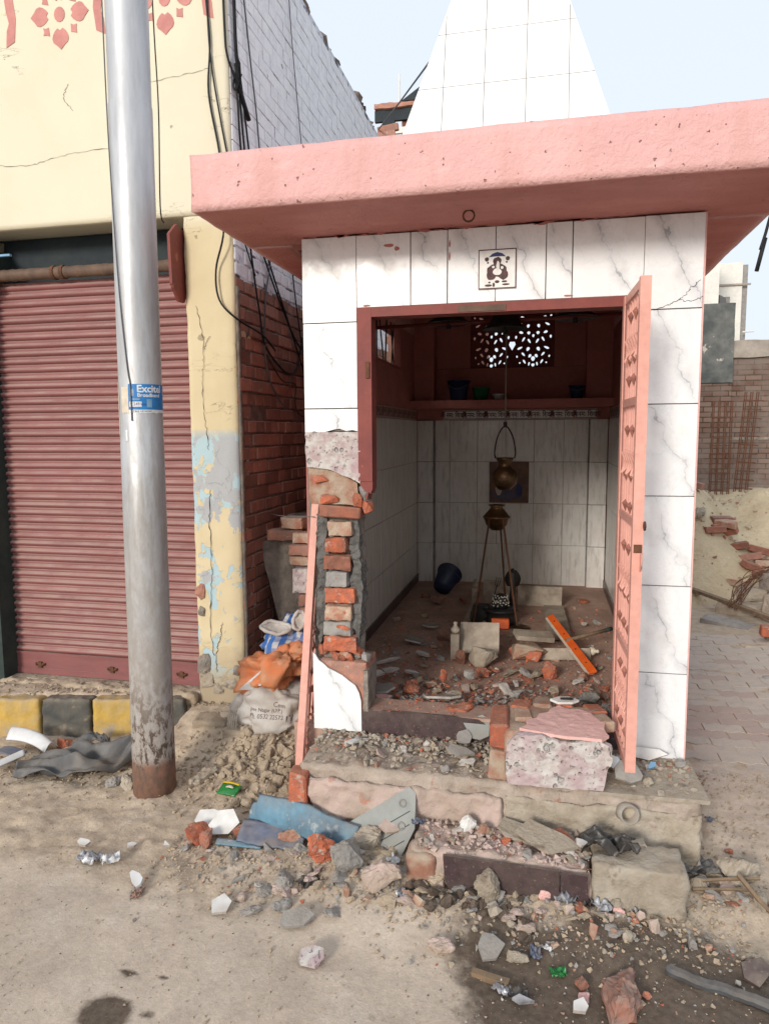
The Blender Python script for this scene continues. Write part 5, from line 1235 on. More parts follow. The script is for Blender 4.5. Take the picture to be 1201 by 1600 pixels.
# ------------------------------------------------------------------ cables on the shop corner and in the gap
X = -.485
CB = [
 ([(-.62, .635, 3.75), (-.60, .635, 3.45), (-.615, .635, 3.2), (-.565, .635, 2.9), (-.545, .635, 2.65), (-.54, .60, 2.45), (-.60, .625, 2.28), (-.585, .625, 2.12), (-.50, .66, 2.02), (-.47, .95, 1.97), (-.47, 1.15, 1.9)], .0055, 'cable', 'thick black cable swinging over the yellow wall and down across the pier'),
 ([(-.61, .635, 3.8), (-.60, .635, 3.4), (-.55, .635, 3.05), (-.51, .65, 2.8), (X, .72, 2.5), (X, .9, 2.3)], .0045, 'cable', 'thin black cable crossing the first one on the yellow corner'),
 ([(-.52, .64, 3.8), (-.515, .64, 3.5), (-.505, .64, 3.38), (X, .70, 3.25), (X, .73, 3.0), (X, .78, 2.7), (X, .85, 2.4), (X, .95, 2.1), (X, 1.05, 1.9), (X, 1.5, 1.78), (X, 1.72, 2.05)], .006, 'cable', 'leftmost black cable of the tied bundle on the shop corner'),
 ([(X, .69, 3.8), (X, .70, 3.45), (X, .73, 3.3), (X, .78, 3.0), (X, .85, 2.7), (X, .98, 2.5), (X, 1.25, 2.25), (X, 1.6, 2.0), (X, 1.9, 1.95)], .006, 'cable', 'middle black cable of the tied bundle on the shop corner'),
 ([(X, .71, 3.8), (X, .72, 3.45), (X, .78, 3.25), (X, .86, 2.95), (X, .96, 2.7), (X, 1.1, 2.45), (X, 1.45, 2.1), (X, 1.75, 1.8), (X, 1.95, 1.6)], .006, 'cable', 'rightmost black cable of the tied bundle on the shop corner'),
 ([(X, .80, 3.9), (X, .90, 3.5), (X, .98, 3.2), (X, 1.05, 2.8), (X, 1.15, 2.5), (X, 1.05, 2.2), (X, 1.02, 1.9), (X, 1.1, 1.7), (X, 1.35, 1.55)], .005, 'twist', 'single grey cable down the whitewashed bricks right of the bundle'),
 ([(X, 1.55, 4.3), (X, 1.62, 3.9), (X, 1.75, 3.4), (X, 1.85, 3.0), (X, 1.9, 2.6), (X, 1.88, 2.2), (X, 1.86, 1.7), (X, 1.85, 1.3), (X, 1.87, .9)], .0035, 'twist', 'long straight thin cable in the middle of the whitewashed side wall'),
 ([(X, 1.50, 2.6), (X, 1.58, 2.3), (X, 1.7, 2.0), (X, 1.85, 1.75)], .005, 'cable', 'short black cable below the slab nearest the shrine pillar'),
 ([(X, 1.05, 1.86), (X, 1.3, 1.73), (X, 1.55, 1.72), (X, 1.53, 1.6), (X, 1.62, 1.52), (X, 1.85, 1.5)], .004, 'cable_brown', 'brown looping cable low on the dusty bricks'),
]
for pts, r, mt, lb in CB: wire('cable', pts, r, mt, lb)
kn = MB(); rg = random.Random(2)
for i in range(5):
    kn.tube(smoothpath([(X+.01+rg.uniform(-.01, .02), .66+rg.uniform(-.03, .05), 3.28+rg.uniform(-.08, .12)) for _ in range(5)], 5), .005, 6)
kn.tube([(X+.01, .72, 3.24), (X+.01, .84, 3.13)], .013, 8)
tag(kn.obj('cable_knot', 'cable', None, True), 'knot and tape where the black cables are tied at the shop corner', 'cable knot')
tag(MB().box(-.487, -.470, 1.80, 1.845, 1.18, 1.30).obj('junction_box', 'concrete'), 'little grey junction box on the bricks at the end of the thin cable', 'box')
wire('iron_wire', [(-.48, 1.0, .905), (-.2, .5, .95), (.12, .08, 1.0)], .002, 'twist', 'pale wire stretched low across the gap to the broken pillar', 'wire')

# ------------------------------------------------------------------ gap between shop and shrine
rg = random.Random(14)
ST = [('pale cement smeared half brick on top of the stack in the gap', (-.27, .90, .865), (.14, .12, .07), 'brick_pale', -.1), ('grey brown brick second from the top at the left of the stack', (-.33, .92, .79), (.22, .12, .065), 'brick_old', .1), ('tan brick second from the top at the right of the stack', (-.17, .86, .785), (.18, .11, .065), 'brick_pale', 0), ('dusty red brick in the third layer of the stack', (-.19, .86, .712), (.20, .11, .066), 'brick_old', .05), ('thin tan brick in the fourth layer of the stack', (-.19, .87, .645), (.19, .11, .055), 'brick_pale', -.05),
      ('large plaster crusted brick in the middle of the stack', (-.17, .86, .53), (.19, .12, .15), 'pocked', 0), ('old red brick below the plaster crusted one', (-.15, .88, .41), (.18, .11, .075), 'brick_old', .05), ('brick near the bottom of the stack', (-.14, .88, .33), (.18, .11, .07), 'brick_old', 0), ('lowest visible brick of the stack behind the bags', (-.14, .88, .25), (.20, .11, .07), 'brick_pale', 0)]
for i, (lb, lo_, sz, mt, rz) in enumerate(ST): tag(finish('brick', rough_box(-sz[0]/2, sz[0]/2, -sz[1]/2, sz[1]/2, -sz[2]/2, sz[2]/2, .02, .006, i*4.1, 14, .008), mt, None, False, lo_, (0, 0, rz)), lb, 'brick', 'bricks stacked in the gap')
tag(finish('stack_base', rough_box(-.24, -.02, .82, 1.0, -.25, .215, .03, .008, 3, 9, .01), 'brick_old', None), 'lowest courses of the brick stack hidden behind the bags', 'masonry')
tag(finish('stone_slab', rough_box(-.11, .11, -.025, .025, 0, .98, .04, .004, 5, 5, .008), 'mortar', None, False, (-.20, .97, -.2), (R(-3), R(-13), R(8))), 'tall dark stone slab leaning behind the brick stack', 'slab')
tag(finish('back_fill', rough_box(-.499, -.08, 1.35, 1.5, -.3, .86, .04, .012, 8, 6, .02), 'mortar', None), 'dark heap of old masonry closing the gap behind the brick stack', 'masonry')
s1 = empty('cement_sack', (-.25, .42, -.20), 'grubby white cement sack with printed text lying lowest in the gap', 'sack')
sb1 = bag('sack_body', (-.245, .46, -.085), (.42, .34, .25), 'sack_white', 3, 3.2, .04); sb1.parent = s1; sb1.matrix_parent_inverse = Matrix.Translation((.25, -.42, .20))
def stext(s_, size, x, z, tgt, par, inv, sx=1):
    o = text(s_, size, 'ink_text', None, 'lettering', (x, .2, z), (R(90), 0, 0), 0.0, 'LEFT', sx); wrap(o, tgt, .002)
    o.parent = par; o.matrix_parent_inverse = inv
iv = Matrix.Translation((.25, -.42, .20))
stext('Cem', .036, -.20, -.028, sb1, s1, iv); stext('pee Nagar (U.P.)', .027, -.33, -.060, sb1, s1, iv); stext('Ph. 0532 22572', .030, -.33, -.092, sb1, s1, iv); stext('III', .04, -.13, -.10, sb1, s1, iv)
fr_ = MB().box(-.30, -.24, .2, .2005, -.158, -.130)
nk = bag('sack_neck', (-.43, .38, -.07), (.06, .06, .12), 'sack_white', 9, 2.2, .025, None, (0, R(25), 0), 40); nk.parent = s1; nk.matrix_parent_inverse = iv
for i in range(5):
    o = MB().tube(smoothpath([(-.45+.01*i, .35, -.06), (-.47+.012*i, .33, -.13), (-.465+.01*i, .325, -.20)], 4), .002, 4).obj('loose_thread', 'sack_white', s1); o.matrix_parent_inverse = iv
s2 = empty('orange_sack', (-.26, .45, .02), 'folded orange woven sack with a pale stripe on top of the cement sack', 'sack')
sb2 = bag('sack_body', (-.27, .47, .105), (.36, .28, .20), 'sack_orange', 14, 2.5, .07, None, (0, R(-14), R(4))); sb2.parent = s2; sb2.matrix_parent_inverse = Matrix.Translation((.26, -.45, -.02))
sf = bag('sack_fold', (-.20, .45, .19), (.26, .20, .10), 'sack_orange', 18, 2.3, .10, None, (0, R(-20), R(8))); sf.parent = s2; sf.matrix_parent_inverse = Matrix.Translation((.26, -.45, -.02))
stp_ = MB()
for i in range(15):
    t = i/14; stp_.v += [(-.405+.17*t, .2, .03+.15*t), (-.325+.17*t, .2, .02+.15*t)]
for i in range(14): stp_.f.append((2*i, 2*i+1, 2*i+3, 2*i+2))
so_ = stp_.obj('stripe', 'white_plastic'); wrap(so_, sb2, .006); so_.parent = s2; so_.matrix_parent_inverse = Matrix.Translation((.26, -.45, -.02))
s3 = empty('checked_bag', (-.2, .60, .17), 'blue and white checked bag with its mouth open, behind the orange sack', 'bag')
sb3 = bag('bag_body', (-.19, .62, .24), (.26, .22, .17), 'sack_blue', 23, 2.4, .08, None, (0, R(4), 0)); sb3.parent = s3; sb3.matrix_parent_inverse = Matrix.Translation((.2, -.6, -.17))
for c_, ra, rb2, rot_ in (((-.262, .525, .325), .085, .045, (R(28), R(4), 0)), ((-.135, .55, .365), .032, .052, (R(62), R(12), R(10)))):
    q_ = MB(); q_.tube([(ra*math.cos(t*R(15))*(1+.06*math.sin(t*1.7)), rb2*math.sin(t*R(15))*(1+.08*math.cos(t*2.3)), .006*math.sin(t*.9)) for t in range(24)], .009, 7, close=True, rr=[.008+.004*abs(math.sin(t*1.1)) for t in range(24)])
    o = q_.obj('bag_rim', 'sack_white', s3, True, c_, rot_); o.matrix_parent_inverse = Matrix.Translation((.2, -.6, -.17))
    q_ = MB(); q_.v = [(0, 0, -.012)]+[(ra*math.cos(t*R(15)), rb2*math.sin(t*R(15)), 0) for t in range(24)]+[(0, 0, -.016)]+[(ra*math.cos(t*R(15)), rb2*math.sin(t*R(15)), -.004) for t in range(24)]
    q_.f = [(0, 1+t, 1+(t+1) % 24) for t in range(24)]+[(25, 26+(t+1) % 24, 26+t) for t in range(24)]
    o = q_.obj('bag_lining', 'tile_back', s3, True, c_, rot_); o.matrix_parent_inverse = Matrix.Translation((.2, -.6, -.17))

for i, (lb, lo_, sz) in enumerate((('old earth covered stone block left in the ledge below the sacks', (-.62, .44, -.25), (.20, .14, .14)), ('old earth covered stone block in the middle of the ledge below the sacks', (-.42, .36, -.245), (.16, .13, .12)), ('low dusty ledge stone directly in front of the cement sack', (-.20, .27, -.27), (.26, .10, .10)))):
    tag(finish('ledge_stone', rough_box(-sz[0]/2, sz[0]/2, -sz[1]/2, sz[1]/2, -sz[2]/2, sz[2]/2, .014, .012, i*6.1+2, 12, .014), 'clod', None, True, lo_, (.05, .04, .15-.1*i)), lb, 'stone')
# ------------------------------------------------------------------ debris in front
def onground(x, y): return gh(x, y)
# (name, category, label, material, x, y, (sx,sy,sz), seed, rotation, lift)
RK = [
 ('brick_lump', 'rubble', 'red brick lump crusted with white plaster, leftmost in the debris by the blue board', 'brick_raw', -.25, -.46, (.12, .10, .11), 301, .3, 0),
 ('brick_lump', 'rubble', 'small reddish brown lump hanging off the leftmost brick lump', 'brick', -.20, -.49, (.06, .07, .10), 302, 1, 0),
 ('brick_lump', 'rubble', 'small red brick piece between the white slab and the blue board', 'brick', -.07, -.41, (.09, .05, .06), 303, .4, .015),
 ('brick_lump', 'rubble', 'short red brick sliver lying against the blue board', 'brick_raw', .02, -.42, (.09, .04, .035), 304, 0, .03),
 ('brick_lump', 'rubble', 'tall pink and red rock leaning on the front of the blue board', 'brick_raw', .325, -.53, (.12, .10, .19), 305, .2, .01),
 ('concrete_lump', 'rubble', 'grey squarish concrete lump right of the tall red rock', 'cement', .45, -.60, (.13, .11, .14), 306, .5, 0),
 ('concrete_lump', 'rubble', 'tan concrete lump under the right end of the blue board', 'concrete', .50, -.46, (.13, .10, .12), 307, .1, 0),
 ('concrete_lump', 'rubble', 'broad pinkish grey rock in front of the step corner', 'plaster_worn', .60, -.66, (.17, .12, .12), 308, .4, 0),
 ('concrete_lump', 'rubble', 'tan lump standing upright against the dark step tile', 'concrete', 1.0, -.66, (.115, .08, .13), 309, .1, 0),
 ('plaster_lump', 'rubble', 'white plaster lump on the back of the low step', 'white_tile', .90, -.43, (.075, .05, .09), 310, .3, .17),
 ('brick_lump', 'rubble', 'pinkish brick bit beside the white plaster lump', 'brick_pale', .96, -.44, (.06, .05, .05), 311, .7, .17),
 ('plaster_lump', 'rubble', 'pinkish tile rock lying on the road below the step', 'plaster_worn', .86, -.90, (.10, .06, .05), 312, -.4, 0),
 ('concrete_lump', 'rubble', 'tan chunk with pale edge on the wet patch', 'concrete', 1.11, -.89, (.085, .05, .035), 313, -.1, 0),
 ('brick_lump', 'rubble', 'large brown and red brick block at the bottom edge of the photo', 'brick_old', 1.43, -.99, (.14, .24, .09), 314, .15, 0),
 ('brick_lump', 'rubble', 'small bright red stone right of the large brown block', 'brick_raw', 1.505, -.95, (.035, .03, .02), 315, 0, 0),
 ('stone', 'stone', 'smooth white stone behind the large brown block', 'white_tile', 1.46, -.885, (.045, .035, .02), 316, .5, 0),
 ('brick_lump', 'rubble', 'reddish stone beside the pink sponge like piece on the wet patch', 'brick', 1.31, -.95, (.05, .05, .04), 317, 0, 0),
 ('plaster_lump', 'rubble', 'small pink lump on the wet patch by the white tile', 'plaster_pink', 1.315, -1.0, (.04, .045, .03), 318, 0, 0),
 ('brick_lump', 'rubble', 'small red brick bit above the black tarpaulin', 'brick_raw', -1.42, .24, (.09, .06, .06), 319, .3, 0),
 ('stone', 'stone', 'pale stone touching the left foot of the pole', 'concrete', -.80, -.12, (.08, .07, .09), 320, .3, 0),
 ('stone', 'stone', 'grey stone a hand left of the pole foot', 'cement', -.89, -.09, (.09, .06, .06), 321, .8, 0),
 ('concrete_lump', 'rubble', 'flat curved concrete fragment right of the pole foot', 'concrete', -.44, .06, (.09, .26, .05), 322, -.55, 0),
 ('plaster_lump', 'rubble', 'dusty pink plaster bit behind the white tile on the road', 'plaster_worn', .09, -.78, (.07, .05, .03), 323, 0, 0),
 ('cement_lump', 'rubble', 'grey cement flake group left, next to the white tile', 'cement', .15, -.84, (.09, .06, .035), 324, .2, 0),
 ('cement_lump', 'rubble', 'grey cement flake in the middle of the grey row on the road', 'cement', .25, -.81, (.11, .07, .04), 325, .6, 0),
 ('cement_lump', 'rubble', 'grey cement flake at the right of the grey row on the road', 'cement', .46, -.82, (.09, .06, .03), 326, .9, 0),
 ('brick_lump', 'rubble', 'red lump of crumbled brick at the base of the platform left end', 'brick_pale', .16, -.44, (.10, .05, .05), 327, .2, .03),
 ('concrete_lump', 'rubble', 'brown clod by the puddle of splashed water near the step', 'clod', .80, -.60, (.10, .07, .05), 328, .2, 0),
 ('brick_lump', 'rubble', 'red brick chip right of the black plastic tub', 'brick_raw', 1.27, -.44, (.05, .12, .03), 329, .9, .19),
 ('concrete_lump', 'rubble', 'tan lump among the wood scraps on the far right', 'concrete', 1.93, -.30, (.16, .10, .09), 330, .2, 0),
 ('concrete_lump', 'rubble', 'small tan lump below the concrete step block', 'concrete', 1.44, -.62, (.07, .05, .05), 331, .2, 0),
 ('plaster_lump', 'rubble', 'small pink plaster knob left in the litter below the step', 'plaster_pink', 1.20, -.62, (.055, .045, .04), 332, .2, 0),
 ('plaster_lump', 'rubble', 'pink plaster bit right in the litter below the step', 'plaster_pink', 1.45, -.64, (.045, .03, .025), 333, .2, 0),
 ('brick_lump', 'rubble', 'tiny red brick stone on the path right of the platform', 'brick_raw', 1.93, -.12, (.035, .03, .02), 334, .2, 0),
]
for nm, cat, lb, mt, x, y, sz, sd, rz, lift in RK:
    base = onground(x, y) if lift < .1 else -.35+lift
    tag(finish(nm, rock_mesh(sd, sz, 6 if max(sz) > .08 else 4, .062, .78), mt, None, False, (x, y, base+sz[2]*.36+(lift if lift < .1 else 0)), (.15*math.sin(sd), .2*math.cos(sd), rz)), lb, cat)
SH = [
 ('white glazed wall tile piece leaning beside the leftmost brick lump', 'white_tile', -.15, -.40, (.13, .12), (R(50), R(8), .2), .05, 6),
 ('white tile piece behind the leftmost brick lump', 'white_tile', -.24, -.38, (.14, .10), (R(30), R(-8), .5), .03, 6),
 ('white square tile piece lying on the road, left of the grey flakes', 'white_tile', .045, -.85, (.085, .085), (R(18), R(4), .5), .012, 5),
 ('white and grey marbled shard alone in the middle of the road', 'pocked', .45, -1.03, (.095, .075), (R(12), R(-10), .6), .012, 6),
 ('grey curled tile back at the right of the grey flake row', 'cement', .345, -.87, (.13, .08), (R(20), R(-12), .35), .02, 6),
 ('pale grey pointed shard on the edge of the wet patch', 'cement', 1.02, -.88, (.095, .10), (R(20), R(5), .2), .018, 5),
 ('white square chip low in the wet patch beside the pink lump', 'white_tile', 1.30, -1.05, (.055, .055), (R(10), R(5), .1), .01, 5),
 ('brown granite shard with a clean edge at the right border', 'granite', 1.85, -.80, (.13, .11), (R(18), 0, -.05), .014, 4),
 ('broad grey tan concrete plate on the right half of the low step', 'concrete', 1.20, -.50, (.26, .15), (R(14), R(6), -.25), .215, 6),
 ('second tan plate tucked under the broad one on the step', 'concrete', 1.10, -.44, (.20, .10), (R(8), R(10), -.3), .20, 6),
 ('upright grey tan plate leaning on the platform beside the black tub', 'concrete', 1.535, -.46, (.15, .12), (R(34), R(6), -.6), .19, 5),
 ('white glazed chip lying left of the black tub', 'white_tile', 1.33, -.50, (.05, .04), (R(12), R(12), .3), .22, 5),
 ('grey round edged plaster disc at the foot of the open gate', 'cement', 1.515, -.26, (.10, .10), (R(42), 0, .2), .395, 9),
 ('white tile chip left of the grey disc at the gate foot', 'white_tile', 1.47, -.16, (.08, .07), (R(40), R(20), .2), .385, 5),
 ('bent white tile flake at the foot of the right pillar', 'white_tile', 1.62, -.035, (.16, .07), (R(55), R(5), -.25), .385, 5),
 ('grey blue tile chip between gate and right pillar', 'blue_ring', 1.62, -.13, (.05, .03), (R(30), R(-20), .8), .375, 4),
 ('white crescent shaped crockery shard alone on the road', 'white_plastic', -.345, -.78, (.09, .05), (R(22), R(10), -.6), .012, 7),
 ('white chip left of the foil scraps on the road', 'white_tile', -.70, -.61, (.06, .045), (R(15), R(5), .3), .012, 5),
 ('small white triangular chip between pole and brick lumps', 'white_tile', -.36, -.54, (.055, .03), (R(15), R(5), .2), .01, 3),
 ('small white chip by the tiny foil scraps', 'white_tile', -.50, -.56, (.035, .03), (R(15), R(5), .9), .01, 4),
 ('silvery pointed shard at the bottom of the wet patch', 'foil', 1.13, -1.06, (.08, .03), (R(10), R(5), .1), .01, 4),
 ('tan stone plate lying in front of the platform left half', 'plaster_worn', .60, -.43, (.12, .07), (R(30), R(5), .2), .08, 5),
 ('grey slab fragment on the platform left of the fallen masonry', 'cement', .84, -.16, (.14, .06), (R(18), R(8), -.3), .375, 5),
 ('rounded grey pebble like tile disc by the threshold', 'cement', .84, -.04, (.07, .07), (R(50), R(0), 0), .385, 8),
 ('thin white sliver on the platform below the broken white tile', 'white_plastic', .36, -.12, (.11, .03), (R(10), R(5), .7), .36, 4),
 ('green grey cloth like flake hanging over the threshold', 'panel_grey', .90, -.0, (.13, .12), (R(50), R(15), -.2), .42, 6),
]
for i, (lb, mt, x, y, (a, b_), rot, lift, nn_) in enumerate(SH):
    z = (onground(x, y)+lift+.012) if lift < .1 else -.35+lift
    shard('tile_shard' if 'tile' in mt else 'plate_shard', rpoly(400+i, a*1.05, b_*1.05, nn_+i % 2, .34), .012, mt, (x, y, z), rot, lb, 'shard', mats2='tile_back' if mt == 'white_tile' else None)
# blue board: long scuffed trough-shaped piece
blu = empty('blue_board', (.17, -.36, -.30), 'long scuffed light blue painted board lying in front of the platform', 'board')
def bfn(u, v):
    x = -.24+.50*u; h = .13*(1-.25*abs(u-.5))*(.9 if u > .06 else .6); 
    return (x+.01*fb(u*8, v*5, 1, 2), -.05+.075*v-.04*math.sin(v*2.2), (h*v - .02)+.010*fb(u*6, v*4, 5, 3)-.025*u+.012*math.sin(u*5))
o = cloth('board', .5, .13, bfn, 'blue_old', 44, 14, .012, blu, (.03, -.02, .05), (0, 0, R(-10)))
tag(cloth('slate_blue_sheet', .3, .1, lambda u, v: (-.14+.28*u, -.04+.09*v, .05*v+.014*fb(u*5, v*4, 3, 3)-.02*u), 'blue_dark', 30, 10, .006, None, (.08, -.45, onground(.08, -.45)+.03), (0, 0, R(2))), 'slate blue plastic sheet folded in front of the light blue board', 'sheet')
tag(cloth('blue_strip', .2, .03, lambda u, v: (-.1+.2*u, .03*v, .006*fb(u*4, v, 3, 2)), 'blue_old', 16, 4, .006, None, (-.05, -.50, onground(-.05, -.50)+.02), (R(20), 0, R(2))), 'short light blue strip poking out under the slate blue sheet', 'strip')
# grey grooved panel, leaning
pnl = empty('grooved_panel', (.52, -.36, -.30), 'grey green grooved plastic panel with bolt rings leaning on the platform face', 'panel')
pg = [(-.155, -.10), (-.16, -.085), (.10, .125), (.125, .11), (.14, -.0), (.10, -.12), (.07, -.145), (-.06, -.13)]
pg = [(p*1.22, q*1.22) for p, q in pg]
PL, PR_ = (.0, -.045, .115), (R(66), R(2), R(-10))
pb = MB().prism(pg, -.006, .006, 'z').obj('panel', 'panel_grey', pnl, False, PL, PR_)
def clip_in(poly, hull):
    ar = sum(hull[i][0]*hull[(i+1) % len(hull)][1]-hull[(i+1) % len(hull)][0]*hull[i][1] for i in range(len(hull)))
    for i in range(len(hull)):
        if len(poly) < 3: break
        p, q = hull[i], hull[(i+1) % len(hull)]; nx, ny = (q[1]-p[1]), -(q[0]-p[0])
        if ar < 0: nx, ny = -nx, -ny
        poly = clip(poly, nx, ny, nx*p[0]+ny*p[1])
    return poly
hull = [(-.15, -.13), (.10, .12), (.135, .10), (.15, -.01), (.11, -.13), (.05, -.165), (-.07, -.155)]
for i in range(4):
    z0 = -.05-.055*i
    c = clip_in([(-.3, z0-.3*.8-.002), (.3, z0+.3*.8-.002), (.3, z0+.3*.8+.002), (-.3, z0-.3*.8+.002)], hull)
    if len(c) > 2: MB().prism(c, .0062, .0075, 'z').obj('groove', 'line_dark', pnl, False, PL, PR_)
for x, y in ((.105, .085), (.115, .0), (.03, -.03), (.06, -.10)):
    MB().tube([(x+.014*math.cos(t*R(36)), y+.014*math.sin(t*R(36)), .008) for t in range(10)], .003, 5, close=True).obj('bolt_ring', 'cement', pnl, False, PL, PR_)
tag(shard('dark_flake', rpoly(9, .07, .09, 6), .006, 'tarp', (.62, -.43, -.24), (R(50), 0, .3)), 'torn dark grey flake hanging at the right edge of the grooved panel', 'flake')
# black plastic tub, crushed
tub = cloth('black_tub', .2, .1, lambda u, v: (-.09+.19*u+.02*math.sin(v*6), -.045+.09*v, .055*abs(math.sin(u*5.2))*(1-.3*v)+.045*abs(fb(u*3, v*3, 2, 3))*2-.01), 'black', 30, 18, .004, None, (1.42, -.50, -.135), (R(14), 0, R(-12)))
tag(tub, 'crushed black plastic tub lying on the concrete block of the step', 'tub')
# tarpaulin by the kerb
def tfn(u, v):
    x = -.30+.60*u; w = .10+.11*math.sin(math.pi*min(1, u*1.05))
    z = .025+.055*(.5+.5*math.sin(u*13+v*7+4*fb(u*2, v*2, 1, 2)))*(.35+.9*u)+.06*math.sin(math.pi*v)*(.2+u)+.05*fb(u*3, v*5, 1, 3)+.018*math.sin(v*19+u*6+4*fb(u*3, v*3, 7, 2))
    return (x, (v-.5)*w*1.4+.03*math.sin(u*7), z)
tag(cloth('tarpaulin', .6, .2, tfn, 'tarp', 70, 36, .003, None, (-1.17, .02, -.345), (0, 0, R(24))), 'crumpled charcoal tarpaulin lying between the kerb and the pole', 'tarpaulin')
tag(cloth('tarpaulin_strip', .3, .08, lambda u, v: (-.15+.3*u, .07*(v-.5)*(1-.5*u)+.05*math.sin(u*5), .02+.04*abs(fb(u*5, v*3, 8, 3))*2+.02*math.sin(math.pi*v)), 'tarp', 40, 14, .003, None, (-1.18, .24, -.33), (0, 0, R(-8))), 'narrow strip of charcoal tarpaulin twisted along the kerb', 'tarpaulin')
# broken white bumper pieces at the left edge
bump_ = empty('bumper_piece', (-1.5, .03, -.33), 'broken white plastic bumper corner at the left edge of the photo', 'car part')
cloth('shell', .3, .1, lambda u, v: (-.22+.26*u, .05*math.sin(u*2.5)+.09*(v-.5), .03+.055*math.sin(math.pi*v)*(1-.3*u)+.02*math.cos(u*3)), 'white_plastic', 30, 14, .006, bump_, (.02, .10, 0), (0, 0, R(-12)))
cloth('shell', .2, .05, lambda u, v: (-.12+.20*u, .05*(v-.5)+.02*u, .02+.02*math.sin(math.pi*v)+.03*u), 'white_plastic', 20, 8, .006, bump_, (-.02, -.10, .0), (0, 0, R(52)))
cloth('dark_insert', .2, .1, lambda u, v: (-.14+.16*u, .08*(v-.5), .035+.008*math.sin(u*4)), 'blue_dark', 12, 8, .004, bump_, (-.04, .0, 0), (0, 0, R(-5)))
# green snack packet
pk_ = empty('snack_packet', (-.26, -.10, -.33), 'shiny green and yellow snack packet on the clod heap', 'packet')
cloth('packet', .1, .06, lambda u, v: (-.05+.10*u, -.032+.064*v, .012+.012*math.sin(math.pi*v)*math.sin(math.pi*u)+.004*fb(u*7, v*7, 1, 2)), 'green_foil', 20, 12, .006, pk_, (0, -.02, .035), (R(20), 0, R(-8)))
cloth('print', .1, .02, lambda u, v: (-.046+.092*u, .020+.010*v, .021+.006*math.sin(math.pi*u)), 'yellow_print', 12, 3, .001, pk_, (0, -.02, .038), (R(20), 0, R(-8)))
cloth('print', .04, .02, lambda u, v: (-.01+.04*u, -.008+.016*v*(1-abs(u-.5)), .030+.002*math.sin(math.pi*u)), 'cream', 8, 3, .001, pk_, (0, -.02, .037), (R(20), 0, R(-8)))
# dark curved strip at lower right
cst = MB(); L_ = 26; pts_ = [(1.585, -.845), (1.60, -.86), (1.66, -.868), (1.75, -.882), (1.84, -.915), (1.92, -.955), (2.0, -1.0)]
sp2 = smoothpath([(a, b_, 0) for a, b_ in pts_], 5)
for i, p in enumerate(sp2):
    q = sp2[min(i+1, len(sp2)-1)]-sp2[max(i-1, 0)]; nrm = Vector((-q.y, q.x, 0)).normalized(); w = .021*min(1, .45+i*.25); z0 = onground(p.x, p.y)+.004
    for dz, s in ((0, -1), (.012, -1), (.019, -.5), (.019, .5), (.012, 1), (0, 1)): cst.v.append((p.x+nrm.x*w*s, p.y+nrm.y*w*s, z0+dz+.004*math.sin(i*.4)))
for i in range(len(sp2)-1):
    for q in range(6): cst.f.append((i*6+q, i*6+(q+1) % 6, i*6+6+(q+1) % 6, i*6+6+q))
cst.f += [(0, 1, 2, 3, 4, 5), tuple(range(len(cst.v)-6, len(cst.v)))[::-1]]
tag(cst.obj('rubber_strip', 'tarp', None, False), 'long flat curved dark rubber strip at the lower right corner', 'strip')
tag(finish('wood_stick', rough_box(-.06, .06, -.012, .012, 0, .02, .02, .002, 3), 'wood', None, False, (1.03, -.98, onground(1.03, -.98)), (0, 0, R(-12))), 'short weathered wood stick at the edge of the wet patch', 'stick')
# litter: foil, paper
rg = random.Random(55)
LT = [('crumpled silver foil scraps on the road left of the pole shadow', 'foil', -.62, -.68, .09), ('thin white paper strip beside the silver foil scraps', 'white_plastic', -.53, -.67, .07), ('dark red rag scrap by the white crescent shard', 'brick_old', -.31, -.83, .05), ('grey crumpled foil next to the black scrap on the wet patch', 'foil', 1.07, -1.02, .06),
      ('black foil scrap on the wet patch', 'black', 1.12, -1.03, .06), ('blue grey foil wrapper in the litter below the step', 'foil', 1.28, -.62, .09), ('black foil scrap in the middle of the litter below the step', 'black', 1.345, -.61, .06), ('silver wrapper right of the black scrap below the step', 'foil', 1.40, -.63, .07), ('yellow and black wrapper standing in the litter below the step', 'yellow_print', 1.535, -.555, .05),
      ('clear crumpled plastic at the right end of the litter', 'bag_grey', 1.51, -.60, .06), ('dark blue wrapper scrap beside the tan chunk on the wet patch', 'blue_dark', 1.17, -.86, .05), ('white cup shard on the wet patch', 'white_plastic', 1.21, -.83, .03), ('purple sweet wrapper at the left corner of the step', 'blue_dark', .70, -.43, .05),
      ('black crumpled plastic below the tall red rock', 'black', .31, -.66, .08), ('shiny crumpled foil beside the broad pinkish rock', 'foil', .68, -.70, .05), ('white paper scrap at the panel foot', 'white_plastic', .62, -.53, .05), ('colourful scraps on the wet patch', 'green_foil', 1.24, -.92, .05), ('tiny blue wrapper on the path', 'blue_dark', 1.90, .08, .035)]
for i, (lb, mt, x, y, s) in enumerate(LT):
    z = onground(x, y) if not (x > .65 and y > -.5 and x < 1.7) else -.17
    def fn(u, v, i=i, s=s): return (s*(u-.5)+s*.15*fb(u*4+i, v*3, 1, 2), s*.7*(v-.5)+s*.15*fb(u*3, v*4+i, 5, 2), s*.5*abs(fb(u*2.5+i*3, v*2.5, 2, 3))*2+s*.08)
    tag(cloth('litter', s, s, fn, mt, 12, 10, .001, None, (x, y, z+.002), (0, 0, i*.8)), lb, 'litter')
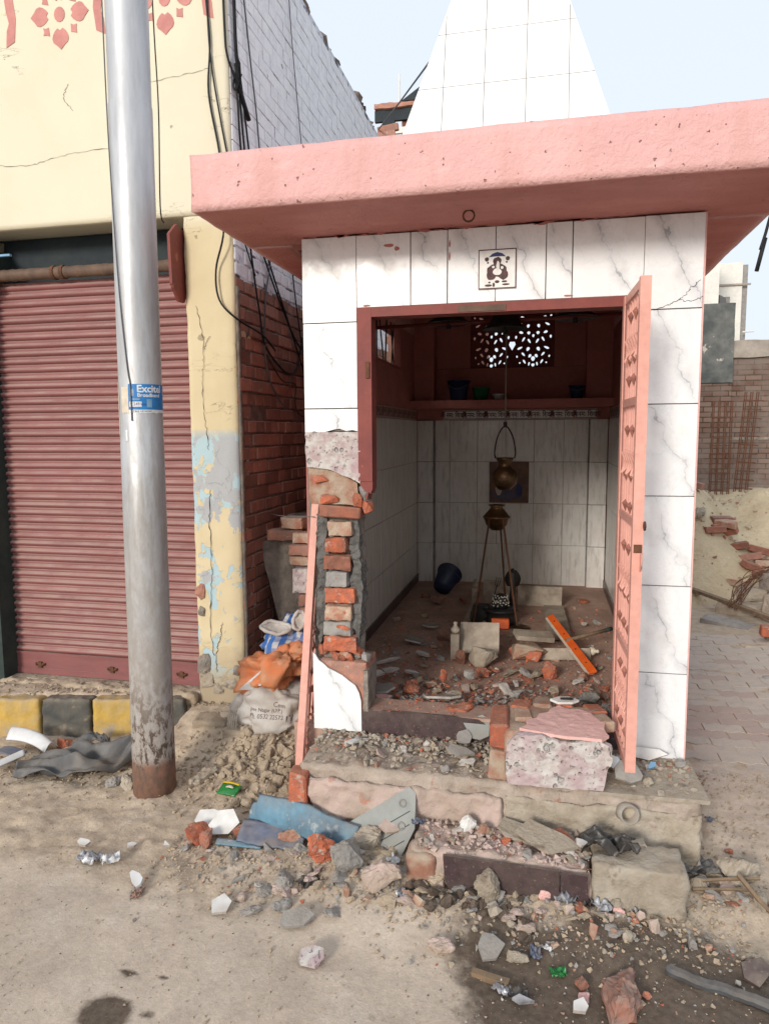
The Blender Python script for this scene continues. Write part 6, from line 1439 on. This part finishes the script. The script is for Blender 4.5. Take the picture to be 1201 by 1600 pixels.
# thin twigs and laths on the right
TW = [((1.72, -.40, .02), (1.98, -.36, .05), .007, 'long pale lath in the scrap heap at the right'), ((1.73, -.44, .01), (1.95, -.40, .02), .006, 'second lath lying parallel in the scrap heap'), ((1.90, -.38, .06), (2.02, -.55, .01), .010, 'dark stick leaning out of the scrap heap'), ((1.55, -.60, .01), (1.66, -.68, .01), .004, 'thin twig below the concrete step block'), ((1.66, -.60, .01), (1.72, -.55, .03), .004, 'bent twig right of the concrete step block')]
for a, c, r, lb in TW: tag(MB().tube([(a[0], a[1], onground(a[0], a[1])+a[2]), ((a[0]+c[0])/2, (a[1]+c[1])/2+.005, onground(c[0], c[1])+(a[2]+c[2])/2+.004), (c[0], c[1], onground(c[0], c[1])+c[2])], r, 5).obj('stick', 'wood'), lb, 'stick')
tag(cloth('scrap_sheet', .2, .1, lambda u, v: (-.08+.16*u, -.04+.08*v, .03+.04*abs(fb(u*3, v*3, 4, 3))*2), 'tarp', 20, 12, .003, None, (1.76, -.34, onground(1.76, -.34)+.01), (0, 0, .3)), 'dark grey bent sheet under the laths beside the step', 'sheet')

# individually visible clods of the heap beside the platform
cm = [rock_mesh(500+i, (.05, .045, .04), 3, .06, .5) for i in range(6)]
for q in cm: q.materials.append(M['clod'])
rg = random.Random(66)
for i in range(90):
    t = rg.random(); x = rg.gauss(-.17, .13); y = rg.gauss(.10, .12)
    if x > .13 and y > -.3: x = .05
    if x > .06: continue
    o = bpy.data.objects.new('clod', cm[i % 6]); COL.objects.link(o); s = rg.uniform(.45, 1.5); o.scale = (s, s, s*.9); o.location = (x, y, gh(x, y)+.012*s); o.rotation_euler = (rg.random()*6, rg.random()*6, rg.random()*6)
    tag(o, 'brown earth clod in the heap between the pole and the platform', 'clod', 'earth clods heaped beside the platform')
sg = [rock_mesh(520+i, (.045, .04, .03), 1, .05, .6) for i in range(5)]
for i, q in enumerate(sg): q.materials.append(M[['cement', 'brick_pale', 'concrete', 'plaster_worn', 'clod'][i]])
for i in range(75):
    x = rg.uniform(.0, 1.75); y = -.60-abs(rg.gauss(0, .10)) if x > .68 else rg.uniform(-.78, -.42)
    if x < .3 and rg.random() < .5: continue
    o = bpy.data.objects.new('stone', sg[rg.randrange(5)]); COL.objects.link(o); s = rg.uniform(.4, 1.35); o.scale = (s, s, s); o.location = (x, y, gh(x, y)+.008*s); o.rotation_euler = (rg.random()*6, rg.random()*6, rg.random()*6)
    tag(o, 'small rubble stone spilled along the foot of the step', 'stone', 'rubble stones along the foot of the step')

FRM = ['cement', 'plaster_worn', 'brick_pale', 'brick_raw', 'concrete', 'clod', 'plaster_worn', 'cement', 'tile_back', 'clod']
frag = []
for i in range(10):
    q = rock_mesh(700+i, (.085, .065, .035+.02*(i % 3)), 5, .065, .8, 16); q.materials.append(M[FRM[i]]); frag.append(q)
def fragments(n, fn, label, group, seed, s0=.4, s1=1.2):
    rg = random.Random(seed)
    for i in range(n):
        x, y, z = fn(rg); s = rg.uniform(s0, s1)
        o = bpy.data.objects.new('rubble_fragment', frag[rg.randrange(10)]); COL.objects.link(o); o.scale = (s*rg.uniform(.8, 1.4), s*rg.uniform(.7, 1.2), s*rg.uniform(.35, 1.0))
        o.location = (x, y, z+.006*s); o.rotation_euler = (rg.uniform(-.5, .5), rg.uniform(-.5, .5), rg.random()*6.3); tag(o, label, 'rubble', group)
def ug(x0, x1, y0, y1, z=None):
    def f(rg):
        x = rg.uniform(x0, x1); y = rg.uniform(y0, y1); return (x, y, gh(x, y) if z is None else z)
    return f
fragments(34, ug(.10, .72, -.74, -.44), 'broken masonry fragment in the pile between the blue board and the step', 'fragments below the blue board', 1)
fragments(16, ug(.55, 1.15, -.76, -.62), 'broken masonry fragment at the foot of the dark riser tile', 'fragments at the foot of the riser', 2, .35, .9)
fragments(20, ug(.20, .98, -.48, -.39), 'broken plaster fragment resting against the platform face', 'fragments against the platform face', 18, .35, 1.0)
fragments(22, ug(1.1, 1.62, -.74, -.63), 'broken masonry fragment in the litter below the concrete block', 'fragments below the concrete block', 19, .3, .7)
fragments(26, ug(.74, 1.36, -.57, -.40, -.172), 'broken masonry fragment lying on top of the low step', 'fragments on the low step', 3, .3, .9)
fragments(16, ug(1.72, 2.0, -.48, -.22), 'broken masonry fragment in the scrap heap right of the step', 'fragments in the right scrap heap', 4)
fragments(34, ug(.22, .97, -.31, -.02, .0), 'broken masonry fragment on the platform below the threshold', 'fragments on the platform', 5, .25, .8)
fragments(10, ug(1.48, 1.75, -.26, -.03, .006), 'broken fragment heaped at the foot of the right pillar', 'fragments at the right pillar foot', 6, .3, .8)
fragments(28, ug(.10, 1.62, .95, 2.7, FZ+.004), 'small broken fragment scattered on the back half of the shrine floor', 'fragments at the back of the shrine floor', 17, .25, .8)
fragments(46, ug(.42, 1.48, .24, .95, FZ+.02), 'broken masonry fragment scattered on the front half of the shrine floor', 'fragments on the shrine floor', 7, .3, 1.0)
M['wet_clod'] = simple('wet_brown_clod', (.12, .09, .068), (.08, .06, .046), 14, r=.6, bs=70, bump=.8)
wc = [rock_mesh(760+i, (.07, .06, .04), 3, .07, .4) for i in range(4)]
for q in wc: q.materials.append(M['wet_clod'])
rg = random.Random(61)
for i in range(34):
    x = rg.gauss(.93, .10); y = rg.gauss(-.68, .045); s = rg.uniform(.35, 1.1)
    o = bpy.data.objects.new('wet_clod', wc[i % 4]); COL.objects.link(o); o.scale = (s, s, s); o.location = (x, y, gh(x, y)+.008*s); o.rotation_euler = (rg.random()*6, rg.random()*6, rg.random()*6)
    tag(o, 'dark wet clod of earth in front of the tan lump by the step', 'clod', 'wet clods in front of the step')
fragments(14, ug(-.32, .02, -.58, -.46), 'broken fragment around the leftmost red brick lump', 'fragments around the left brick lump', 8, .3, .7)
# ------------------------------------------------------------------ fine rubble: joined, nobody could count it
def scatter(name, mat, n, fn, smin, smax, seed, label, flat=1.0, pw=2.5):
    rg = random.Random(seed); b = MB(); k = 0; tries = 0
    while k < n and tries < n*6:
        tries += 1
        p = fn(rg)
        if p is None: continue
        x, y, z = p; s = smin+(smax-smin)*rg.random()**pw
        v, f = ROCKS[rg.randrange(12)]
        b.add(v, f, Matrix.Translation((x, y, z+s*.2*flat)) @ Euler((rg.uniform(-.5, .5), rg.uniform(-.5, .5), rg.random()*6)).to_matrix().to_4x4() @ Matrix.Diagonal((s*rg.uniform(.7, 1.3), s*rg.uniform(.6, 1.1), s*flat*rg.uniform(.5, 1), 1)))
        k += 1
    me = bpy.data.meshes.new(name); me.from_pydata(b.v, [], b.f)
    return tag(finish(name, me, mat), label, None, None, 'stuff')
def inplat(x, y): return .16 < x < 1.78 and -.37 < y < .02
def instep(x, y): return .69 < x < 1.69 and -.62 < y < -.37
def zfront(rg):
    x = rg.uniform(-.35, 1.9); y = -.62+rg.gauss(0, .14)-(.0 if x > .6 else -.08)
    if inplat(x, y) or instep(x, y): return None
    return (x, y, gh(x, y))
def zmound(rg):
    x = rg.gauss(-.2, .2); y = rg.gauss(.12, .17)
    if x > .1 or y > .7: return None
    return (x, y, gh(x, y))
def zroad(rg):
    x = rg.uniform(-1.7, 2.1); y = rg.uniform(-1.6, .3)
    if inplat(x, y) or instep(x, y) or x > .1 and y > 0 and x < 1.8: return None
    return (x, y, gh(x, y))
def zleft(rg):
    x = rg.uniform(-1.7, -.5); y = rg.gauss(.05, .16)
    if y > kerb_y(x)-.02: return None
    return (x, y, gh(x, y))
def zplat(rg):
    x = rg.uniform(.17, 1.77); y = -abs(rg.gauss(0, .16))+.0
    if y < -.34: return None
    return (x, y, -.006+.006)
def zstep(rg):
    x = rg.uniform(.72, 1.36); y = rg.uniform(-.60, -.38); return (x, y, -.172)
def zin(rg):
    x = rg.uniform(.05, 1.68); y = .2+abs(rg.gauss(0, .95))
    if y > 3.3: return None
    return (x, y, FZ+.03*sst(.9, .2, y))
def zin2(rg):
    x = rg.uniform(.40, 1.52); y = .2+abs(rg.gauss(0, .22)); return (x, y, FZ+.05*sst(.7, .2, y))
def zthr(rg): return (rg.uniform(.42, 1.0), rg.uniform(.0, .17), .111)
def zwet(rg):
    x = rg.uniform(.98, 1.75); y = rg.uniform(-1.25, -.66); return (x, y, gh(x, y))
def zkerb(rg):
    x = rg.uniform(-2.1, -.5); y = rg.uniform(kerb_y(x)+.05, .66); return (x, y, gh(x, y))
def zgap(rg): x = rg.uniform(-.49, .08); y = rg.uniform(.2, .8); return (x, y, gh(x, y))
def zpath(rg): x = rg.uniform(1.78, 2.3); y = rg.uniform(-.5, .6); return (x, y, gh(x, y))
scatter('grey_rubble', 'cement', 650, zfront, .004, .026, 1, 'grey mortar crumbs along the foot of the step')
scatter('brick_crumbs', 'brick_raw', 200, zfront, .003, .018, 2, 'red brick crumbs along the foot of the step')
scatter('tan_rubble', 'clod', 2200, zfront, .003, .024, 3, 'tan crumbs of earth along the foot of the step')
scatter('earth_crumbs', 'clod', 1500, zmound, .006, .036, 4, 'earth crumbs over the clod heap')
scatter('road_grit', 'clod', 3200, zroad, .002, .012, 5, 'fine grit scattered over the dusty road', pw=4)
scatter('dark_grit', 'granite', 700, zroad, .0015, .008, 6, 'dark specks of grit on the dusty road', pw=3)
scatter('pale_grit', 'tile_back', 260, zroad, .002, .011, 7, 'pale plaster grit on the road', pw=4)
scatter('earth_crumbs', 'clod', 1200, zleft, .004, .024, 8, 'earth crumbs between kerb and pole')
scatter('platform_rubble', 'concrete', 1500, zplat, .005, .034, 9, 'crumbled mortar over the platform top')
scatter('platform_brick_crumbs', 'brick_raw', 170, zplat, .005, .030, 10, 'red brick crumbs over the platform top', flat=.6)
scatter('platform_tile_chips', 'white_tile', 60, zplat, .006, .026, 11, 'white tile chips over the platform top', flat=.3)
scatter('step_rubble', 'plaster_worn', 500, zstep, .005, .030, 12, 'pinkish plaster crumbs on the low step')
scatter('step_rubble', 'brick_raw', 60, zstep, .005, .022, 13, 'red crumbs on the low step')
scatter('floor_rubble', 'brick_old', 1600, zin, .005, .030, 14, 'brown crumbs over the shrine floor', flat=.6, pw=3)
scatter('floor_brick_crumbs', 'brick_raw', 1500, zin, .004, .036, 15, 'red brick crumbs over the shrine floor', flat=.5, pw=3)
scatter('floor_plaster_chips', 'tile_back', 800, zin, .004, .030, 16, 'pale plaster chips over the shrine floor', flat=.5, pw=3)
scatter('floor_plaster_chips', 'cement', 520, zin2, .008, .045, 17, 'grey mortar bits heaped behind the threshold', flat=.6)
scatter('floor_brick_crumbs', 'brick_raw', 420, zin2, .008, .040, 18, 'red brick bits heaped behind the threshold', flat=.5)
scatter('threshold_crumbs', 'brick_raw', 160, zthr, .004, .022, 19, 'red crumbs on the dark threshold', flat=.6)
scatter('wet_crumbs', 'brick_pale', 220, zwet, .003, .016, 20, 'crumbs of brick and plaster on the wet earth', pw=3)
scatter('wet_crumbs', 'tile_back', 80, zwet, .003, .011, 21, 'pale chips on the wet earth', pw=3)
scatter('kerb_crumbs', 'clod', 900, zkerb, .004, .026, 22, 'earth crumbs on the kerb and under the shutter')
scatter('gap_crumbs', 'clod', 500, zgap, .005, .03, 23, 'earth crumbs around the sacks in the gap')
scatter('path_crumbs', 'clod', 900, zpath, .003, .022, 24, 'earth crumbs at the edge of the paved path')

# ------------------------------------------------------------------ yard at the right: sand, stones, walls
def sandh(x, y):
    f = sst(4.0, 6.0, y-.2*math.sin(x*2.3))
    z = -.40+.86*f*sst(2.1, 2.6, x)
    z += .46*math.exp(-((x-2.75)**2/.14+(y-5.7)**2/.5)) + .24*math.exp(-((x-3.7)**2/.16+(y-6.1)**2/.4)) - .10*math.exp(-((x-3.3)**2/.04+(y-6.2)**2/.6))
    z += .16*math.exp(-((x-3.0)**2/.3+(y-5.0)**2/.12))
    z += .05*fb(x*2.2, y*2.2, 1, 4)*1.8+.045*fb(x*7, y*7, 2, 4)+.012*fb(x*22, y*22, 2, 2)
    return z
b = MB(); nx_, ny_ = 110, 110
for j in range(ny_+1):
    for i in range(nx_+1): x = 1.9+4.6*i/nx_; y = 4.0+5.2*j/ny_; b.v.append((x, y, sandh(x, y)))
for j in range(ny_):
    for i in range(nx_): q = j*(nx_+1)+i; b.f.append((q, q+1, q+nx_+2, q+nx_+1))
sd_ = MB(); sd_.v = b.v; sd_.f = b.f
tag(finish('sand_heap', sd_.mesh(fix=False), 'sand', None, True), 'wide heap of pale building sand in the yard behind the shrine', 'sand heap')
rg = random.Random(88)
ybm = [brick_mesh(600+i, .22, .105, .07, .006, .006) for i in range(4)]
for i, q in enumerate(ybm): q.materials.append(M[['brick', 'brick_old', 'brick_pale', 'brick'][i]])
YB = [(3.02, 5.15), (3.05, 5.2), (3.08, 5.12), (3.10, 5.18), (2.95, 5.05), (3.30, 5.0), (3.36, 5.05), (3.42, 5.1), (3.28, 4.85), (3.38, 4.8), (3.45, 4.95), (3.52, 5.0), (3.2, 5.1), (2.82, 5.55), (3.12, 4.65), (3.5, 4.7)]
for i, (x, y) in enumerate(YB):
    o = bpy.data.objects.new('brick', ybm[i % 4]); COL.objects.link(o)
    o.location = (x, y, sandh(x, y)+.03+.06*(i % 3 if i in (1, 2, 3, 6, 7) else 0)); o.rotation_euler = (rg.uniform(-.3, .3), rg.uniform(-.3, .3), rg.uniform(-.6, .6))
    tag(o, 'loose dusty brick tumbled on the sand heap', 'brick', 'bricks tumbled on the sand heap')
for i, (x, y, s, lb) in enumerate(((2.72, 5.1, .22, 'grey rubble lump at the left in the row on the sand'), (2.84, 5.15, .20, 'tan rubble lump second in the row on the sand'), (2.62, 5.05, .16, 'small rubble lump nearest the shrine on the sand'))):
    tag(finish('rubble_lump', rock_mesh(610+i, (s, s*.7, s*.7), 4, .05, .6), 'concrete', None, False, (x, y, sandh(x, y)+.05), (0, 0, i)), lb, 'rubble')
YS = [('flat pale concrete slab lying on the path edge', (2.78, 3.62, -.33), (.42, .24, .09), 'cement', -.5), ('white concrete beam stub behind the flat slab', (2.98, 4.02, -.28), (.40, .16, .14), 'concrete', -.35), ('grey stone on top of the white beam stub', (3.10, 4.10, -.14), (.26, .18, .12), 'concrete', -.2), ('big brown stone at the right of the yard stones', (3.26, 3.80, -.22), (.24, .22, .26), 'concrete', .4), ('dark stone at the top of the yard stone pile', (3.30, 4.08, -.02), (.26, .22, .20), 'mortar', .6), ('loose stone at the far back of the yard pile', (3.42, 4.2, .08), (.25, .2, .18), 'concrete', 1.0), ('low tan stone in front of the red brick', (2.82, 2.95, -.36), (.22, .14, .10), 'clod', .2), ('grey stone under the red brick on the right', (3.10, 3.14, -.33), (.28, .16, .10), 'mortar', .1), ('pale concrete slab corner on the path at the right border', (2.72, 2.05, -.345), (.30, .30, .05), 'cement', .5)]
for i, (lb, lo_, sz, mt, rz) in enumerate(YS): tag(finish('stone', rough_box(-sz[0]/2, sz[0]/2, -sz[1]/2, sz[1]/2, -sz[2]/2, sz[2]/2, .035, .014, i*5.1, 8, .02), mt, None, False, lo_, (.08*math.sin(i), .08*math.cos(i*2), rz)), lb, 'stone')
tag(finish('brick', brick_mesh(650, .26, .11, .09, .005, .007), 'brick_raw', None, False, (3.04, 3.10, -.235), (0, R(2), R(-6))), 'bright red brick lying on stones at the right edge of the yard', 'brick')
def zsand(rg):
    x = rg.uniform(2.3, 4.2); y = rg.uniform(4.1, 7.0); return (x, y, sandh(x, y))
scatter('sand_clods', 'clod', 500, zsand, .01, .09, 41, 'earth clods and stones over the sand heap', pw=3)
scatter('sand_brick_bits', 'brick_old', 120, zsand, .01, .08, 42, 'brick bits over the sand heap', pw=3)
def zyard(rg): return (rg.uniform(2.4, 3.5), rg.uniform(2.6, 4.1), -.345)
scatter('yard_crumbs', 'clod', 600, zyard, .008, .06, 43, 'crumbs of earth around the yard stones', pw=3)
tag(MB().box(-.03, .03, -.8, .8, 0, .03).obj('wood_plank', 'wood', None, False, (2.86, 4.0, -.22), (R(0), 0, R(22))), 'thin wooden plank slanting across the yard stones', 'plank')
wb = MB(); rg = random.Random(12)
for i in range(16):
    a = rg.uniform(0, .3); wb.tube(smoothpath([(2.86+rg.uniform(-.06, .1), 3.85+rg.uniform(-.1, .05), -.22+rg.uniform(-.03, .05)), (3.0+rg.uniform(-.08, .08), 4.0, -.02+rg.uniform(-.06, .06)), (3.15+a*.6, 4.05+.1*a, .10+rg.uniform(-.05, .07)), (3.45+rg.uniform(-.1, .2), 4.1, .06+rg.uniform(-.15, .08))], 5), .0035, 5)
tag(wb.obj('rebar_wire_bundle', 'rust', None, True), 'bundle of rusty bent wire draped over the yard stones', 'wire')
# far walls
yw = empty('yard_wall', (4.3, 9, 0), 'weathered brick yard wall with pale coping behind the sand', 'wall')
def yv(o, p, inv): o.parent = p; o.matrix_parent_inverse = inv; return o
iw = Matrix.Translation((-4.3, -9, 0))
yv(MB().box(3.95, 9.5, 9.0, 9.3, -.4, 2.50).obj('brickwork', 'bg_brick'), yw, iw); yv(finish('coping', rough_box(3.95, 9.5, 8.95, 9.35, 2.502, 2.76, .1, .02, 3, 3), 'bg_coping', None), yw, iw)
yv(finish('plaster_band', rough_box(3.95, 9.5, 8.985, 8.999, 1.25, 1.29, .1, .01, 3, 3), 'mortar', None), yw, iw)
yq = empty('yard_pier', (3.7, 9, 0), 'tall wall pier, blackened plaster above bare brick, beside the yard wall', 'wall'); iq = Matrix.Translation((-3.7, -9, 0))
yv(MB().box(2.9, 3.945, 8.9, 9.2, -.4, 2.12).obj('brickwork', 'bg_brick'), yq, iq); yv(finish('plaster', rough_box(2.9, 3.95, 8.86, 9.2, 2.122, 3.32, .08, .012, 6, 3, .01), 'bg_plaster', None), yq, iq)
def cage(x, y, label, tilt, hgt, n=4):
    t = empty('rebar_cage', (x, y, .25), label, 'rebar', 'rebar cages by the yard wall', (R(tilt), R(tilt*.7), 0))
    for i in range(n):
        for k in (0, 1): MB().tube([(-.12+.08*i, .1*k, -.3), (-.12+.08*i, .1*k, hgt)], .008, 5).obj('bar', 'rust', t)
    for q in range(int(hgt/.13)):
        z = .02+q*.13; MB().tube([(-.12, 0, z), (.12, 0, z), (.12, .1, z), (-.12, .1, z)], .005, 4, close=True).obj('stirrup', 'rust', t)
cage(3.62, 7.9, 'upright rusty rebar cage in front of the blackened pier', 0, 1.55); cage(4.05, 8.4, 'leaning bundle of rusty rebar against the brick yard wall', 4, 1.7, 3)
yb_ = empty('rear_wall', (1.0, 9.05, 0), 'plain low brick wall closing the yard straight behind the shrine', 'wall'); ib = Matrix.Translation((-1.0, -9.05, 0))
yv(MB().box(-1.5, 2.895, 9.02, 9.25, -.4, 2.35).obj('brickwork', 'bg_brick'), yb_, ib); yv(finish('coping', rough_box(-1.5, 2.895, 8.98, 9.28, 2.352, 2.45, .1, .02, 9, 3), 'bg_coping', None), yb_, ib)
hb_ = empty('white_house', (5.4, 16, 0), 'pale cream building block beyond the yard wall', 'building'); ih = Matrix.Translation((-5.4, -16, 0))
yv(MB().box(5.02, 5.72, 16, 19, -.4, 5.40).obj('wall', 'fascia_white'), hb_, ih); yv(MB().box(5.0, 5.9, 15.95, 15.999, 4.86, 4.90).obj('ledge', 'bg_coping'), hb_, ih)
yv(MB().box(5.25, 5.45, 15.96, 15.999, 4.2, 4.6).obj('window', 'cement'), hb_, ih); yv(MB().box(5.722, 5.86, 16.1, 19, -.4, 5.36).obj('wall', 'cement'), hb_, ih); yv(MB().tube([(5.75, 15.9, 3.75), (6.0, 15.9, 3.76)], .02, 6).obj('pipe', 'fascia_white'), hb_, ih)
hc_ = empty('grey_house', (4.6, 14, 0), 'pale grey building side between the shrine and the cream block', 'building'); ic = Matrix.Translation((-4.6, -14, 0))
yv(MB().box(3.6, 4.78, 14, 17, -.4, 5.6).obj('wall', 'fascia_white'), hc_, ic); yv(MB().prism([(4.80, 3.6), (5.05, 3.6), (4.92, 4.25), (4.80, 4.32)], 14.0, 14.4, 'y').obj('stair_roof', 'tarp'), hc_, ic)
# left: parapet scraps beyond the shop
lp = empty('back_parapet', (-.7, 6, 5), 'broken brick parapet of the building behind, seen between shop and spire', 'parapet'); il = Matrix.Translation((.7, -6, -5))
yv(MB().box(-1.4, .45, 6.0, 6.3, -.4, 5.02).obj('wall', 'brick_old'), lp, il)
yv(finish('brick_row', rough_box(-.62, .3, 5.98, 6.2, 5.03, 5.28, .05, .02, 3, 6, .01), 'brick', None), lp, il); yv(MB().box(-.95, .8, 5.94, 5.99, 5.20, 5.33).obj('dark_beam', 'recess'), lp, il)
yv(MB().box(-.85, -.70, 5.94, 5.99, 5.03, 5.20).obj('dark_beam', 'recess'), lp, il)
yv(finish('coping', rough_box(-.95, .3, 5.9, 6.3, 5.335, 5.40, .05, .02, 5, 6, .01), 'brick_old', None), lp, il); yv(MB().prism([(-.62, 5.42), (-.30, 5.62), (-.3, 5.42)], 5.95, 6.1, 'y').obj('dark_beam', 'recess'), lp, il)
yv(MB().box(-.72, -.50, 5.90, 5.94, 5.03, 5.10).obj('white_block', 'fascia_white'), lp, il)
tag(MB().tube([(-.68, 6.15, 5.3), (-.68, 6.15, 5.83)], .012, 6).obj('antenna_rod', 'fascia_white'), 'thin white rod standing on the roof beyond the whitewashed wall', 'rod')
tag(MB().tube([(-.56, 4.45, 4.50), (-.05, 3.05, 4.13), (.50, 1.62, 3.80)], .007, 6).obj('stay_rope', 'twist', None, True), 'dark stay rope running from the shop roof up to the spire', 'rope')
# cable stub hanging at the right
tag(MB().tube(smoothpath([(2.0, -.18, 2.6), (1.96, -.19, 2.25), (1.935, -.2, 2.12), (1.915, -.2, 2.04)], 5), .006, 6).tube([(1.93, -.2, 2.08), (1.906, -.2, 1.965)], .008, 6).obj('hanging_cable', 'cable', None, True), 'cut black cable end hanging in the sky at the right edge', 'cable')
